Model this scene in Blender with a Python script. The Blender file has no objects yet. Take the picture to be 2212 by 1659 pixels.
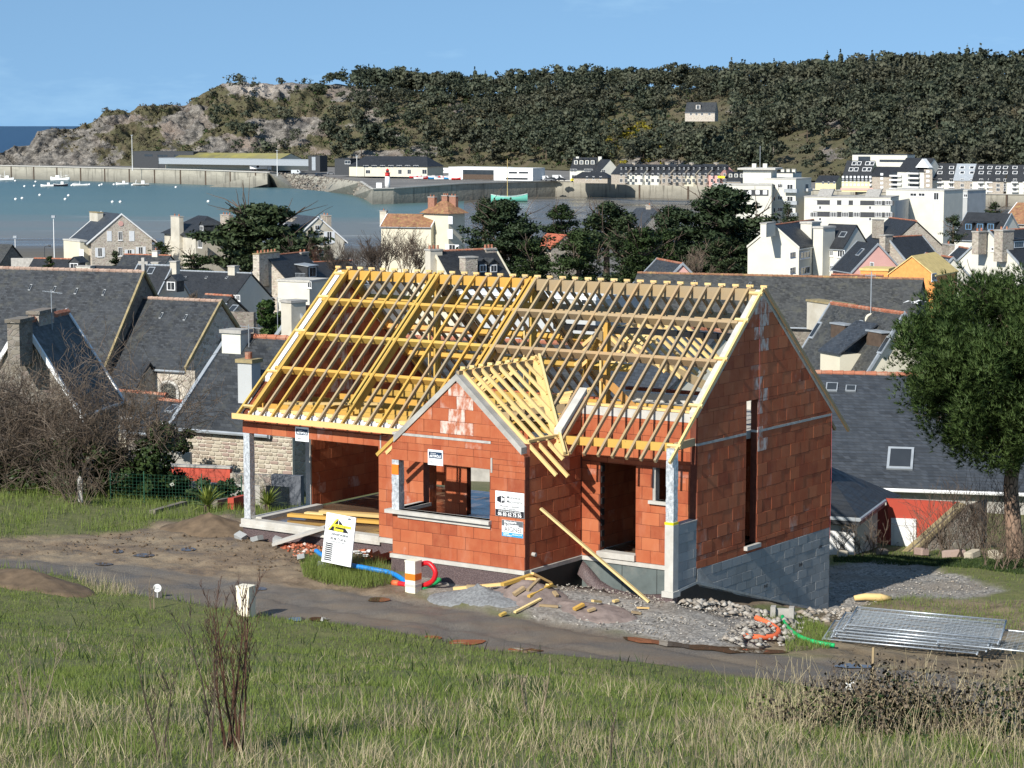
import bpy, bmesh, math, random
import numpy as np
from mathutils import Vector, Matrix
R = math.radians
SC = bpy.context.scene
COL = SC.collection
# ------------------------------------------------------------------ camera, sky, sun, exposure
CAMZ = 35.0
PIX_F, PIX_CX, PIX_CY = 4920.0, 1106.0, 829.5
PITCH = math.atan((829.5 - 264.7) / PIX_F)
cam = bpy.data.cameras.new('camera'); cam_o = bpy.data.objects.new('camera', cam); COL.objects.link(cam_o)
cam.sensor_width = 36.0; cam.lens = PIX_F / 2212.0 * 36.0
cam.clip_start = 0.5; cam.clip_end = 60000
cam_o.location = (0, 0, CAMZ); cam_o.rotation_euler = (math.pi / 2 - PITCH, 0, 0)
SC.camera = cam_o
SUN_HEAD, SUN_EL = R(33.0), R(34.0)          # heading the light travels to (clockwise from +Y), elevation
sun = bpy.data.lights.new('sun', 'SUN'); sun_o = bpy.data.objects.new('sun', sun); COL.objects.link(sun_o)
sun.energy = 5.0; sun.angle = R(0.53); sun.color = (1.0, 0.955, 0.88)
sdir = Vector((math.sin(SUN_HEAD) * math.cos(SUN_EL), math.cos(SUN_HEAD) * math.cos(SUN_EL), -math.sin(SUN_EL)))
sun_o.rotation_euler = sdir.to_track_quat('-Z', 'Y').to_euler(); sun_o.location = (-40, -60, 120)
wd = bpy.data.worlds.new('World'); SC.world = wd; wd.use_nodes = True
wn, wl = wd.node_tree.nodes, wd.node_tree.links
bg = wn['Background']; bg.inputs['Strength'].default_value = 0.115
sky = wn.new('ShaderNodeTexSky'); sky.sky_type = 'NISHITA'; sky.sun_disc = False
sky.sun_elevation = SUN_EL; sky.sun_rotation = SUN_HEAD + math.pi
sky.altitude = 0; sky.air_density = 1.0; sky.dust_density = 0.1; sky.ozone_density = 1.0
# the whole dome is read a little higher up, so that the clear azure of the photograph reaches down to the sea
wtc = wn.new('ShaderNodeTexCoord'); wadd = wn.new('ShaderNodeVectorMath'); wadd.operation = 'ADD'; wadd.inputs[1].default_value = (0, 0, .30)
wnm = wn.new('ShaderNodeVectorMath'); wnm.operation = 'NORMALIZE'
wl.new(wtc.outputs['Generated'], wadd.inputs[0]); wl.new(wadd.outputs[0], wnm.inputs[0]); wl.new(wnm.outputs[0], sky.inputs[0])
wcl = wn.new('ShaderNodeTexNoise'); wcl.inputs['Scale'].default_value = 7; wcl.inputs['Detail'].default_value = 6; wcl.inputs['Roughness'].default_value = .6
wmp = wn.new('ShaderNodeMapping'); wmp.inputs['Scale'].default_value = (1, 1, 4); wmp.inputs['Location'].default_value = (5.3, 1.4, .2); wl.new(wtc.outputs['Generated'], wmp.inputs[0]); wl.new(wmp.outputs[0], wcl.inputs['Vector'])
wrp = wn.new('ShaderNodeValToRGB'); wrp.color_ramp.elements[0].position = .56; wrp.color_ramp.elements[1].position = .80; wrp.color_ramp.elements[1].color = (.35, .35, .35, 1); wl.new(wcl.outputs['Fac'], wrp.inputs[0])
wmx = wn.new('ShaderNodeMix'); wmx.data_type = 'RGBA'; wl.new(wrp.outputs[0], wmx.inputs[0]); wl.new(sky.outputs[0], wmx.inputs[6]); wmx.inputs[7].default_value = (5.2, 6.4, 7.4, 1)
wtn = wn.new('ShaderNodeMix'); wtn.data_type = 'RGBA'; wtn.blend_type = 'MULTIPLY'; wtn.inputs[0].default_value = 1; wtn.inputs[7].default_value = (.93, 1.10, 1.12, 1); wl.new(wmx.outputs[2], wtn.inputs[6]); wl.new(wtn.outputs[2], bg.inputs[0])
SC.view_settings.view_transform = 'Standard'; SC.view_settings.look = 'None'
SC.view_settings.exposure = 0.38; SC.view_settings.gamma = 1.0; SC.view_settings.use_curve_mapping = False
SC.cycles.max_bounces = 6; SC.cycles.diffuse_bounces = 3; SC.cycles.glossy_bounces = 3; SC.cycles.transmission_bounces = 3; SC.cycles.transparent_max_bounces = 4
# ------------------------------------------------------------------ measuring helpers (photo measures -> metres)
def ray(x, y):
    a = (x - PIX_CX) / PIX_F; b = -(y - PIX_CY) / PIX_F
    return Vector((a, math.cos(PITCH) + b * math.sin(PITCH), -math.sin(PITCH) + b * math.cos(PITCH)))
def P(x, y, Y):
    r = ray(x, y); k = Y / r.y
    return Vector((r.x * k, Y, CAMZ + r.z * k))
def G(x, y, z):
    r = ray(x, y); k = (z - CAMZ) / r.z
    return Vector((r.x * k, r.y * k, z))
def pixy(p):
    d = p.y * math.cos(PITCH) - (p.z - CAMZ) * math.sin(PITCH)
    return PIX_CX + PIX_F * p.x / d, PIX_CY - PIX_F * (p.y * math.sin(PITCH) + (p.z - CAMZ) * math.cos(PITCH)) / d
# ------------------------------------------------------------------ numpy noise
def _hash(ix, iy, s):
    n = (ix.astype(np.int64) * 374761393 + iy.astype(np.int64) * 668265263 + s * 1442695041) & 0x7fffffff
    n = ((n ^ (n >> 13)) * 1274126177) & 0x7fffffff
    n = (n ^ (n >> 16)) & 0xffff
    return n / 65535.0
def vnoise(x, y, s=0):
    x = np.asarray(x, float); y = np.asarray(y, float)
    ix = np.floor(x); iy = np.floor(y); fx = x - ix; fy = y - iy
    fx = fx * fx * (3 - 2 * fx); fy = fy * fy * (3 - 2 * fy)
    ix = ix.astype(np.int64); iy = iy.astype(np.int64)
    return (_hash(ix, iy, s) * (1 - fx) + _hash(ix + 1, iy, s) * fx) * (1 - fy) + (_hash(ix, iy + 1, s) * (1 - fx) + _hash(ix + 1, iy + 1, s) * fx) * fy
def fbm(x, y, s=0, o=4):
    t = 0; a = 1.0; n = 0
    for k in range(o):
        t = t + a * vnoise(np.asarray(x) * 2 ** k, np.asarray(y) * 2 ** k, s + k); n += a; a *= .5
    return t / n
# ------------------------------------------------------------------ materials
MATS = {}
class NT:
    def __init__(s, name):
        s.m = bpy.data.materials.new(name); s.m.use_nodes = True; s.t = s.m.node_tree; s.n = s.t.nodes; s.l = s.t.links
        s.b = s.n['Principled BSDF']; MATS[name] = s.m
    def node(s, ty, **kw):
        n = s.n.new(ty)
        for k, v in kw.items(): setattr(n, k, v)
        return n
    def put(s, src, dst):
        if isinstance(src, bpy.types.NodeSocket): s.l.new(src, dst)
        else: dst.default_value = src
    def coord(s, kind='Object', scale=(1, 1, 1)):
        o = s.node('ShaderNodeNewGeometry').outputs['Position'] if kind == 'World' else s.node('ShaderNodeTexCoord').outputs[kind]
        if tuple(scale) != (1, 1, 1):
            m = s.node('ShaderNodeMapping'); s.l.new(o, m.inputs[0]); m.inputs['Scale'].default_value = scale; o = m.outputs[0]
        return o
    def noise(s, scale, detail=4, vec=None, rough=.55):
        n = s.node('ShaderNodeTexNoise'); n.inputs['Scale'].default_value = scale; n.inputs['Detail'].default_value = detail; n.inputs['Roughness'].default_value = rough
        if vec is not None: s.l.new(vec, n.inputs['Vector'])
        return n.outputs['Fac']
    def vor(s, scale, vec=None, out='Distance', feature='F1'):
        n = s.node('ShaderNodeTexVoronoi'); n.feature = feature; n.inputs['Scale'].default_value = scale
        if vec is not None: s.l.new(vec, n.inputs['Vector'])
        return n.outputs[out]
    def ramp(s, fac, stops):
        n = s.node('ShaderNodeValToRGB'); s.put(fac, n.inputs[0]); e = n.color_ramp.elements
        while len(e) < len(stops): e.new(.5)
        for q, (p, c) in zip(e, stops):
            q.position = p; q.color = (c, c, c, 1) if isinstance(c, (int, float)) else (*c, 1)
        return n.outputs[0]
    def mix(s, f, a, b, mode='MIX'):
        n = s.node('ShaderNodeMix'); n.data_type = 'RGBA'; n.blend_type = mode; n.clamp_result = False
        s.put(f, n.inputs[0])
        for v, i in ((a, 6), (b, 7)):
            if isinstance(v, tuple): v = (*v, 1) if len(v) == 3 else v
            elif isinstance(v, (int, float)): v = (v, v, v, 1)
            s.put(v, n.inputs[i])
        return n.outputs[2]
    def math(s, op, a, b=0.0, clamp=False):
        n = s.node('ShaderNodeMath'); n.operation = op; n.use_clamp = clamp; s.put(a, n.inputs[0]); s.put(b, n.inputs[1]); return n.outputs[0]
    def attr(s, name, out='Fac'):
        n = s.node('ShaderNodeAttribute'); n.attribute_name = name; return n.outputs[out]
    def rnd(s):
        o = s.node('ShaderNodeObjectInfo').outputs['Random']
        return s.math('FRACT', s.math('ADD', o, s.attr('rnd')))
    def bump(s, h, strength=.4, dist=.02):
        n = s.node('ShaderNodeBump'); n.inputs['Strength'].default_value = strength; n.inputs['Distance'].default_value = dist
        s.l.new(h, n.inputs['Height']); s.l.new(n.outputs[0], s.b.inputs['Normal'])
    def col(s, c, rough=.85, spec=.3, metal=0.0):
        if isinstance(c, tuple): c = (*c, 1) if len(c) == 3 else c
        s.put(c, s.b.inputs['Base Color']); s.put(rough, s.b.inputs['Roughness']); s.b.inputs['Specular IOR Level'].default_value = spec; s.b.inputs['Metallic'].default_value = metal
        return s.m
def sc(c, k): return tuple(min(1, v * k) for v in c)
def plain(name, c, rough=.85, var=.25, nscale=3.0, bump=.15, dirt=None, spec=.3, metal=0.0, kind='Object'):
    """a painted, rendered or metal surface with uneven tone, grime patches and fine relief"""
    if name in MATS: return MATS[name]
    t = NT(name); v = t.coord(kind)
    a = t.noise(nscale, 5, v); b = t.noise(nscale * 7, 3, v)
    c1 = t.mix(t.ramp(a, [(.3, 0.), (.7, 1.)]), sc(c, 1 - var), sc(c, 1 + var * .4))
    c2 = t.mix(t.math('MULTIPLY', b, var * .8), c1, sc(c, .6))
    if dirt: c2 = t.mix(t.ramp(t.noise(nscale * .6, 6, v, .7), [(.5, 0.), (.72, .75)]), c2, dirt)
    t.col(c2, rough, spec, metal)
    if bump: t.bump(b, bump, .01)
    return t.m
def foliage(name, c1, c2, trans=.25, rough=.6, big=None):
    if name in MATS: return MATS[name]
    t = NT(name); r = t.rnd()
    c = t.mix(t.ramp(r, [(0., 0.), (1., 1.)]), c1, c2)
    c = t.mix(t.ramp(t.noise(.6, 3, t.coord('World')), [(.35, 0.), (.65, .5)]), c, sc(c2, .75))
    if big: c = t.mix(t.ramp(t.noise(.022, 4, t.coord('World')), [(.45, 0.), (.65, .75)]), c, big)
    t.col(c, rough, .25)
    if trans:
        tr = t.node('ShaderNodeBsdfTranslucent'); t.l.new(c, tr.inputs[0])
        mx = t.node('ShaderNodeMixShader'); mx.inputs[0].default_value = trans
        t.l.new(t.b.outputs[0], mx.inputs[1]); t.l.new(tr.outputs[0], mx.inputs[2])
        t.l.new(mx.outputs[0], t.n['Material Output'].inputs[0])
    return t.m
def mat_brick():
    t = NT('terracotta'); v = t.coord('Object'); w = t.coord('World'); r = t.rnd()
    c = t.ramp(r, [(0, (.29, .068, .030)), (.2, (.36, .088, .036)), (.8, (.41, .110, .045)), (1, (.46, .145, .063))])
    c = t.mix(t.ramp(t.noise(3, 4, w), [(.4, 0.), (.7, .4)]), c, (.50, .18, .08))
    st = t.node('ShaderNodeTexWave'); st.wave_type = 'BANDS'; st.bands_direction = 'X'; st.inputs['Scale'].default_value = 5.2; st.inputs['Distortion'].default_value = .3; t.l.new(v, st.inputs[0])
    rib = t.math('MULTIPLY', st.outputs['Fac'], t.noise(9, 2, t.coord('Object', (1, 1, .15))))
    c = t.mix(t.math('MULTIPLY', rib, .22), c, (.12, .025, .012))
    pale = t.math('MULTIPLY', t.ramp(t.noise(1.15, 5, w, .62), [(.56, 0.), (.68, 1.)]), t.ramp(t.math('FRACT', t.math('MULTIPLY', r, 7.31)), [(.72, 0.), (.9, .62)]))
    pale = t.math('MULTIPLY', pale, t.ramp(t.noise(14, 3, t.coord('World', (1, 1, .35))), [(.3, .25), (.6, 1.)]))
    c = t.mix(pale, c, (.62, .50, .43))
    c = t.mix(t.math('MULTIPLY', t.ramp(t.noise(2.1, 5, t.coord('World', (1, 1, .3)), .65), [(.56, 0.), (.78, .4)]), 1.), c, (.52, .26, .17))
    t.col(c, .8, .25); t.bump(t.math('ADD', rib, t.math('MULTIPLY', t.noise(40, 2, v), .15)), .55, .012)
mat_brick()
def mat_timber(name, c, grey=.0):
    t = NT(name); v = t.coord('Object'); r = t.rnd(); w = t.coord('World')
    g = t.noise(22, 3, t.coord('World', (.6, .6, 6)))
    a = t.ramp(r, [(0, sc(c, .72)), (.35, sc(c, 1.0)), (.6, (c[0] * 1.05, c[1] * .9, c[2] * .8)), (.8, (c[0] * .9, c[1] * 1.0, c[2] * 1.1)), (1, sc(c, 1.2))])
    a = t.mix(t.math('MULTIPLY', g, .45), a, sc(c, .55))
    k = t.ramp(t.vor(3.1, w), [(.03, 1.), (.07, 0.)]); a = t.mix(t.math('MULTIPLY', k, .6), a, (.16, .07, .02))
    if grey: a = t.mix(t.math('MULTIPLY', t.noise(1.7, 3, w), grey), a, (.27, .22, .16))
    t.col(a, .75, .25); t.bump(g, .2, .004)
mat_timber('timber_treated', (.58, .365, .085)); mat_timber('timber_pale', (.78, .56, .24)); mat_timber('timber_grey', (.50, .34, .15), 1.0); mat_timber('timber_orange', (.62, .32, .10))
t_ = NT('terracotta_pale'); t_.col(t_.mix(t_.ramp(t_.noise(7, 5, t_.coord('World', (1, 1, .45)), .65), [(.42, 0.), (.6, .85)]), (.40, .14, .075), (.66, .57, .50)), .85, .2); t_.bump(t_.noise(30, 3, t_.coord('World')), .3, .01)
plain('concrete', (.42, .40, .36), .9, .3, 2.5, .3, (.25, .23, .2)); plain('concrete_light', (.52, .50, .45), .85, .2, 3, .2, (.38, .35, .29))
plain('concrete_band', (.48, .46, .42), .9, .35, 6, .3); plain('insulation', (.72, .72, .70), .9, .15, 8, .2)
def mat_block():
    t = NT('grey_block'); v = t.coord('World'); r = t.rnd()
    c = t.mix(r, (.27, .28, .275), (.40, .41, .40)); c = t.mix(t.ramp(t.noise(2.2, 5, t.coord('World', (1, 1, .5))), [(.35, 0.), (.7, .6)]), c, (.46, .465, .45))
    c = t.mix(t.math('MULTIPLY', t.noise(60, 2, v), .5), c, (.13, .135, .13)); t.col(c, .95, .15); t.bump(t.noise(70, 3, v), .5, .01)
mat_block()
plain('mortar', (.40, .36, .32), .95, .3, 8, .4); plain('joint_red', (.16, .05, .03), .95, .3, 8, .3)
def mat_wrap():
    t = NT('wrapped_steel'); v = t.coord('World', (1, 1, .8)); n = t.noise(14, 5, v, .7)
    t.col(t.mix(t.ramp(n, [(.35, 0.), (.65, 1.)]), (.36, .38, .40), (.82, .84, .85)), .3, .6, .35); t.bump(n, .6, .02)
mat_wrap()
def mat_membrane():
    t = NT('drain_membrane'); v = t.coord('World'); d = t.vor(38, v)
    t.col(t.mix(t.ramp(d, [(.1, 0.), (.5, 1.)]), (.19, .14, .13), (.085, .06, .06)), .55, .4); t.bump(d, .8, .01)
mat_membrane()
plain('tar', (.018, .016, .016), .5, .3, 4, .3); plain('ply_grey', (.12, .145, .14), .7, .3, 2.2, .2, (.2, .2, .18))
plain('black_steel', (.012, .012, .013), .45, .2, 3, .1, None, .5); plain('galv', (.46, .50, .53), .38, .3, 9, .15, None, .5, .55)
plain('white_paint', (.80, .80, .77), .6, .08, 1.5, .08, None, .35); plain('white_board', (.84, .85, .84), .45, .04, 3, .03)
plain('cream_plastic', (.80, .74, .58), .55, .07, 3, .05, (.6, .53, .4)); plain('orange_tape', (.85, .20, .02), .5, .1); plain('yellow_tape', (.90, .72, .02), .5, .1)
plain('black_print', (.015, .015, .022), .6, .1, 3, 0); plain('grey_print', (.12, .13, .14), .6, .1, 3, 0); plain('navy_print', (.02, .045, .09), .6, .1, 3, 0); plain('blue_print', (.03, .30, .62), .6, .1, 3, 0); plain('yellow_print', (.85, .72, .05), .6, .1, 3, 0); plain('orange_wood', (.80, .33, .09), .6, .2)
plain('hose_blue', (.01, .22, .62), .35, .1, 5, .1, None, .5); plain('hose_red', (.62, .012, .02), .4, .1, 5, .1, None, .5); plain('hose_green', (.01, .30, .09), .4, .1, 5, .1, None, .5); plain('pipe_orange', (.80, .16, .06), .5, .15, 5, .1); plain('bright_green', (.01, .42, .12), .4, .1, 5, .1)
# ------------------------------------------------------------------ mesh builder
class MB:
    def __init__(s): s.v = []; s.f = []; s.r = []; s.cur = None; s.mi = []; s.m = 0
    def _f(s, faces, n0):
        for q in faces:
            s.f.append([i + n0 for i in q]); s.r.append(0. if s.cur is None else s.cur); s.mi.append(s.m)
    def add(s, vs, fs):
        n = len(s.v); s.v.extend([tuple(q) for q in vs]); s._f(fs, n); return s
    def box(s, x0, x1, y0, y1, z0, z1):
        return s.add([(x0, y0, z0), (x1, y0, z0), (x1, y1, z0), (x0, y1, z0), (x0, y0, z1), (x1, y0, z1), (x1, y1, z1), (x0, y1, z1)],
                     [(0, 3, 2, 1), (4, 5, 6, 7), (0, 1, 5, 4), (1, 2, 6, 5), (2, 3, 7, 6), (3, 0, 4, 7)])
    def beam(s, p, q, w, h, up=(0, 0, 1), top=False):
        """bar from p to q, width w, height h; top=True keeps its top face on the line"""
        p = Vector(p); q = Vector(q); d = (q - p).normalized(); up = Vector(up)
        sd = d.cross(up).normalized(); u = sd.cross(d).normalized()
        lo, hi = (-h, 0) if top else (-h / 2, h / 2)
        vs = [c + sd * a * w / 2 + u * b for c in (p, q) for a, b in ((-1, lo), (1, lo), (1, hi), (-1, hi))]
        return s.add(vs, [(3, 2, 1, 0), (4, 5, 6, 7), (0, 1, 5, 4), (1, 2, 6, 5), (2, 3, 7, 6), (3, 0, 4, 7)])
    def prism(s, poly, d):
        """polygon (list of points) pushed along vector d"""
        n = len(poly); d = Vector(d); a = [Vector(q) for q in poly]
        vs = a + [q + d for q in a]
        return s.add(vs, [tuple(range(n)), tuple(range(2 * n - 1, n - 1, -1))] + [(i, i + n, (i + 1) % n + n, (i + 1) % n) for i in range(n)])
    def tube(s, pts, rad, n=6, cap=True):
        pts = [Vector(q) for q in pts]; k = len(pts)
        if not hasattr(rad, '__len__'): rad = [rad] * k
        n0 = len(s.v); prev = None
        for i, q in enumerate(pts):
            d = (pts[min(i + 1, k - 1)] - pts[max(i - 1, 0)]).normalized()
            if prev is None:
                a = d.orthogonal().normalized()
            else:
                a = (prev - d * prev.dot(d))
                a = a.normalized() if a.length > 1e-6 else d.orthogonal().normalized()
            prev = a; b = d.cross(a)
            for j in range(n):
                t = 2 * math.pi * j / n
                s.v.append(tuple(q + (a * math.cos(t) + b * math.sin(t)) * rad[i]))
        fs = [(i * n + j, i * n + (j + 1) % n, (i + 1) * n + (j + 1) % n, (i + 1) * n + j) for i in range(k - 1) for j in range(n)]
        if cap: fs += [tuple(range(n - 1, -1, -1)), tuple((k - 1) * n + j for j in range(n))]
        s._f(fs, n0); return s
    def quad(s, a, b, c, d): return s.add([a, b, c, d], [(0, 1, 2, 3)])
    def mesh(s, name, mat=None, smooth=False):
        me = bpy.data.meshes.new(name); me.from_pydata(s.v, [], s.f)
        if mat is not None:
            for m in (mat if isinstance(mat, (list, tuple)) else [mat]): me.materials.append(MATS[m] if isinstance(m, str) else m)
        if any(s.mi): me.polygons.foreach_set('material_index', s.mi)
        if any(s.r):
            at = me.attributes.new('rnd', 'FLOAT', 'FACE'); at.data.foreach_set('value', s.r)
        if smooth: me.polygons.foreach_set('use_smooth', [True] * len(s.f))
        me.update(); return me
    def obj(s, name, mat=None, parent=None, smooth=False, loc=None, kind=None):
        return link(name, s.mesh(name, mat, smooth), parent, loc, kind)
def link(name, me, parent=None, loc=None, kind=None):
    o = bpy.data.objects.new(name, me); COL.objects.link(o)
    if parent is not None: o.parent = parent
    if loc is not None: o.location = loc
    if kind: o['kind'] = kind
    return o
def tag(o, label, cat, group=None):
    o['label'] = label; o['category'] = cat
    if group: o['group'] = group
    return o
def thing(name, label, cat, loc=(0, 0, 0), rz=0, group=None):
    o = bpy.data.objects.new(name, None); COL.objects.link(o); o.empty_display_size = .3
    o.location = loc; o.rotation_euler = (0, 0, rz); return tag(o, label, cat, group)
def npmesh(name, verts, faces, mat, attrs=None, smooth=False, normals=None):
    """mesh from numpy arrays; faces (n,3) or (n,4)"""
    verts = np.asarray(verts, np.float32); faces = np.asarray(faces, np.int32); k = faces.shape[1]
    me = bpy.data.meshes.new(name); me.vertices.add(len(verts)); me.vertices.foreach_set('co', verts.ravel())
    me.loops.add(faces.size); me.loops.foreach_set('vertex_index', faces.ravel())
    me.polygons.add(len(faces)); me.polygons.foreach_set('loop_start', np.arange(0, faces.size, k, dtype=np.int32)); me.polygons.foreach_set('loop_total', np.full(len(faces), k, np.int32))
    for m in (mat if isinstance(mat, (list, tuple)) else [mat]): me.materials.append(MATS[m])
    for nm, dom, val in attrs or []:
        at = me.attributes.new(nm, 'FLOAT', dom); at.data.foreach_set('value', np.asarray(val, np.float32))
    if smooth: me.polygons.foreach_set('use_smooth', np.ones(len(faces), bool))
    me.update(calc_edges=True); me.validate()
    if normals is not None:
        me.polygons.foreach_set('use_smooth', np.ones(len(faces), bool)); me.normals_split_custom_set_from_vertices(np.asarray(normals, np.float32))
    return me
def text_mesh(txt, size, mat, name, parent, mtx, sx=1.0, align='LEFT', bold=0.0):
    cu = bpy.data.curves.new(name, 'FONT'); cu.body = txt; cu.size = size; cu.align_x = align; cu.align_y = 'CENTER'; cu.extrude = .001; cu.offset = bold
    cu.resolution_u = 3
    o = bpy.data.objects.new(name, cu); COL.objects.link(o)
    dg = bpy.context.evaluated_depsgraph_get(); me = bpy.data.meshes.new_from_object(o.evaluated_get(dg)); bpy.data.objects.remove(o)
    me.transform(Matrix.Scale(sx, 4, (1, 0, 0))); me.transform(mtx); me.materials.clear(); me.materials.append(MATS[mat])
    return link(name, me, parent)
rng = random.Random(7)
# ------------------------------------------------------------------ the house frame and the lie of the land
HA = R(-34.81); HN = Vector((4.441, 54.0, CAMZ - 10.70))
def hw(x, y, z):
    return Vector((HN.x + x * math.cos(HA) - y * math.sin(HA), HN.y + x * math.sin(HA) + y * math.cos(HA), HN.z + z))
def to_house(X, Y):
    dx, dy = X - HN.x, Y - HN.y
    return dx * math.cos(HA) + dy * math.sin(HA), -dx * math.sin(HA) + dy * math.cos(HA)
_cp = []
def _c(x, y, zr): p = G(x, y, CAMZ + zr); _cp.append((p.x, p.y, zr))
def _y(x, y, Y): p = P(x, y, Y); _cp.append((p.x, p.y, p.z - CAMZ))
for x in (-300, 0, 500, 1106, 1600, 2212, 2500): _y(x, 1659, 26 if x < 2000 else 28)
for x, Y in ((0, 40), (560, 39.5), (1106, 38.5), (1650, 37), (2212, 36)): _y(x, 1450 if x < 1500 else 1540, Y)
for x, y, z in ((0, 1224, -11.25), (300, 1284, -11.3), (567, 1327, -11.3), (737, 1346, -11.33), (1071, 1404, -11.4), (1475, 1442, -11.55), (1779, 1490, -11.65), (2212, 1593, -11.7),
                (0, 1207, -11.3), (167, 1210, -11.3), (500, 1257, -11.35), (737, 1277, -11.35), (937, 1297, -11.38), (1237, 1350, -11.42), (1475, 1394, -11.6), (1779, 1423, -11.8), (2212, 1487, -11.95),
                (0, 1150, -11.3), (0, 1060, -11.5), (300, 1150, -11.3), (500, 1100, -11.25), (420, 1120, -11.3), (620, 1190, -11.15), (770, 1215, -11.2), (1000, 1290, -11.32),
                (1500, 1310, -11.5), (1650, 1330, -11.95), (1800, 1330, -12.75), (1800, 1260, -13.0), (1950, 1300, -12.8), (2212, 1320, -12.7), (2000, 1250, -13.05), (2212, 1250, -12.9), (1800, 1205, -13.2), (2212, 1205, -13.2), (1950, 1400, -12.1), (2212, 1430, -12.1)):
    _c(x, y, z)
for lx, ly, h in ((0, -1.1, -.55), (0, 3, -1.25), (0, 7.05, -2.2), (-3.3, -2.6, -.35), (-7.3, -2.6, -.42), (-13.6, -1, -.45), (-13.6, 7, -1.2), (-7, 8, -2.0), (-7, 3, -.9), (-2, -.8, -.7), (-10, -2.0, -.5), (4, 9, -2.3), (-18, 2, -.8), (-18, 10, -2.0), (-10, 13, -3.2)):
    q = hw(lx, ly, h); _cp.append((q.x, q.y, q.z - CAMZ))
_cp = np.array(_cp); _D = np.sqrt(((_cp[:, None, :2] - _cp[None, :, :2]) ** 2).sum(-1))
_n = len(_cp); _Am = np.zeros((_n + 3, _n + 3)); _Am[:_n, :_n] = _D + np.eye(_n) * -.4; _Am[:_n, _n] = 1; _Am[:_n, _n + 1:] = _cp[:, :2]; _Am[_n, :_n] = 1; _Am[_n + 1:, :_n] = _cp[:, :2].T
_wt = np.linalg.solve(_Am, np.concatenate([_cp[:, 2], [0, 0, 0]]))
_FY = np.array([60, 80, 100, 130, 200, 300, 430, 520, 560, 640, 760, 1000, 22000.]); _FZ = np.array([-11.5, -13.6, -15, -17.2, -21.5, -26, -28.6, -30.2, -32.6, -34.2, -36.0, -37.0, -42.0])
def zrel(X, Y):
    X = np.asarray(X, float); Y = np.asarray(Y, float); sh = X.shape
    x = X.ravel(); y = Y.ravel(); yn = np.clip(y, 14, 90); xn = np.clip(x, -20, 22)
    z = _wt[_n] + _wt[_n + 1] * xn + _wt[_n + 2] * yn
    for i in range(_n): z = z + _wt[i] * np.sqrt((xn - _cp[i, 0]) ** 2 + (yn - _cp[i, 1]) ** 2)
    far = np.interp(y, _FY, _FZ)
    flat = -34.55 + .25 * (fbm(x * .02, y * .02, 5) - .5)          # tidal flats in the inner harbour (right of the pier)
    rt = np.clip((x / np.maximum(y, 1) + .045) / .03, 0, 1) * np.clip((y - 560) / 80, 0, 1)
    far = np.maximum(far, far * (1 - rt) + flat * rt)
    k = np.clip((y - 72) / 16, 0, 1); k = k * k * (3 - 2 * k)
    return (z * (1 - k) + far * k).reshape(sh)
_LX, _LY = np.arange(-40, 40.6, .5), np.arange(13, 126, .5)
_LG = zrel(*np.meshgrid(_LX, _LY, indexing='ij')).tolist()
def gz(X, Y):
    if not (-39.5 < X < 39.5 and 13.5 < Y < 124): return CAMZ + float(zrel(np.array([X]), np.array([Y]))[0])
    a = (X + 40) * 2; b = (Y - 13) * 2; i = int(a); j = int(b); a -= i; b -= j
    return CAMZ + (_LG[i][j] * (1 - a) + _LG[i + 1][j] * a) * (1 - b) + (_LG[i][j + 1] * (1 - a) + _LG[i + 1][j + 1] * a) * b
def ground_pt(x, y, it=12):
    """where the sight line through photo point x,y meets the ground"""
    r = ray(x, y); Y = 50.0
    lo, hi = 15.0, 120.0
    for _ in range(40):
        m = (lo + hi) / 2; k = m / r.y
        if CAMZ + r.z * k > gz(r.x * k, m): lo = m
        else: hi = m
    k = lo / r.y; return Vector((r.x * k, lo, gz(r.x * k, lo)))
def gpts(l): return [ground_pt(x, y) for x, y in l]
def inpoly(X, Y, poly):
    X = np.asarray(X); Y = np.asarray(Y); c = np.zeros(X.shape, bool); n = len(poly); d = np.full(X.shape, 1e9)
    for i in range(n):
        x0, y0 = poly[i]; x1, y1 = poly[(i + 1) % n]
        if y0 != y1: c ^= ((y0 > Y) != (y1 > Y)) & (X < (x1 - x0) * (Y - y0) / (y1 - y0) + x0)
        ex, ey = x1 - x0, y1 - y0; t = np.clip(((X - x0) * ex + (Y - y0) * ey) / (ex * ex + ey * ey + 1e-9), 0, 1)
        d = np.minimum(d, np.hypot(X - x0 - t * ex, Y - y0 - t * ey))
    return np.where(c, d, -d)
xy = lambda l: [(p.x, p.y) for p in gpts(l)]
ROAD_LO = [(-60, 1214), (0, 1224), (133, 1244), (300, 1284), (433, 1304), (567, 1327), (737, 1346), (904, 1374), (1071, 1404), (1237, 1422), (1475, 1442), (1779, 1490), (1960, 1528), (2230, 1597)]
ROAD_HI = [(-60, 1200), (0, 1207), (167, 1210), (333, 1228), (500, 1255), (737, 1277), (937, 1300), (1071, 1328), (1237, 1350), (1475, 1392), (1779, 1423), (2000, 1452), (2230, 1487)]
road_poly = xy(ROAD_LO) + xy(ROAD_HI)[::-1]
mud_poly = xy([(-60, 1168), (100, 1160), (250, 1152), (360, 1130), (500, 1112), (540, 1120), (620, 1165), (760, 1200), (860, 1250), (930, 1300), (1071, 1330), (1237, 1352), (1300, 1365), (1300, 1410), (1071, 1400), (737, 1340), (433, 1300), (250, 1262), (0, 1222), (-60, 1212)])
mud2_poly = xy([(1470, 1392), (1600, 1380), (1700, 1360), (1800, 1320), (1890, 1300), (2000, 1292), (2230, 1300), (2230, 1490), (2000, 1455), (1779, 1425)])
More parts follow.
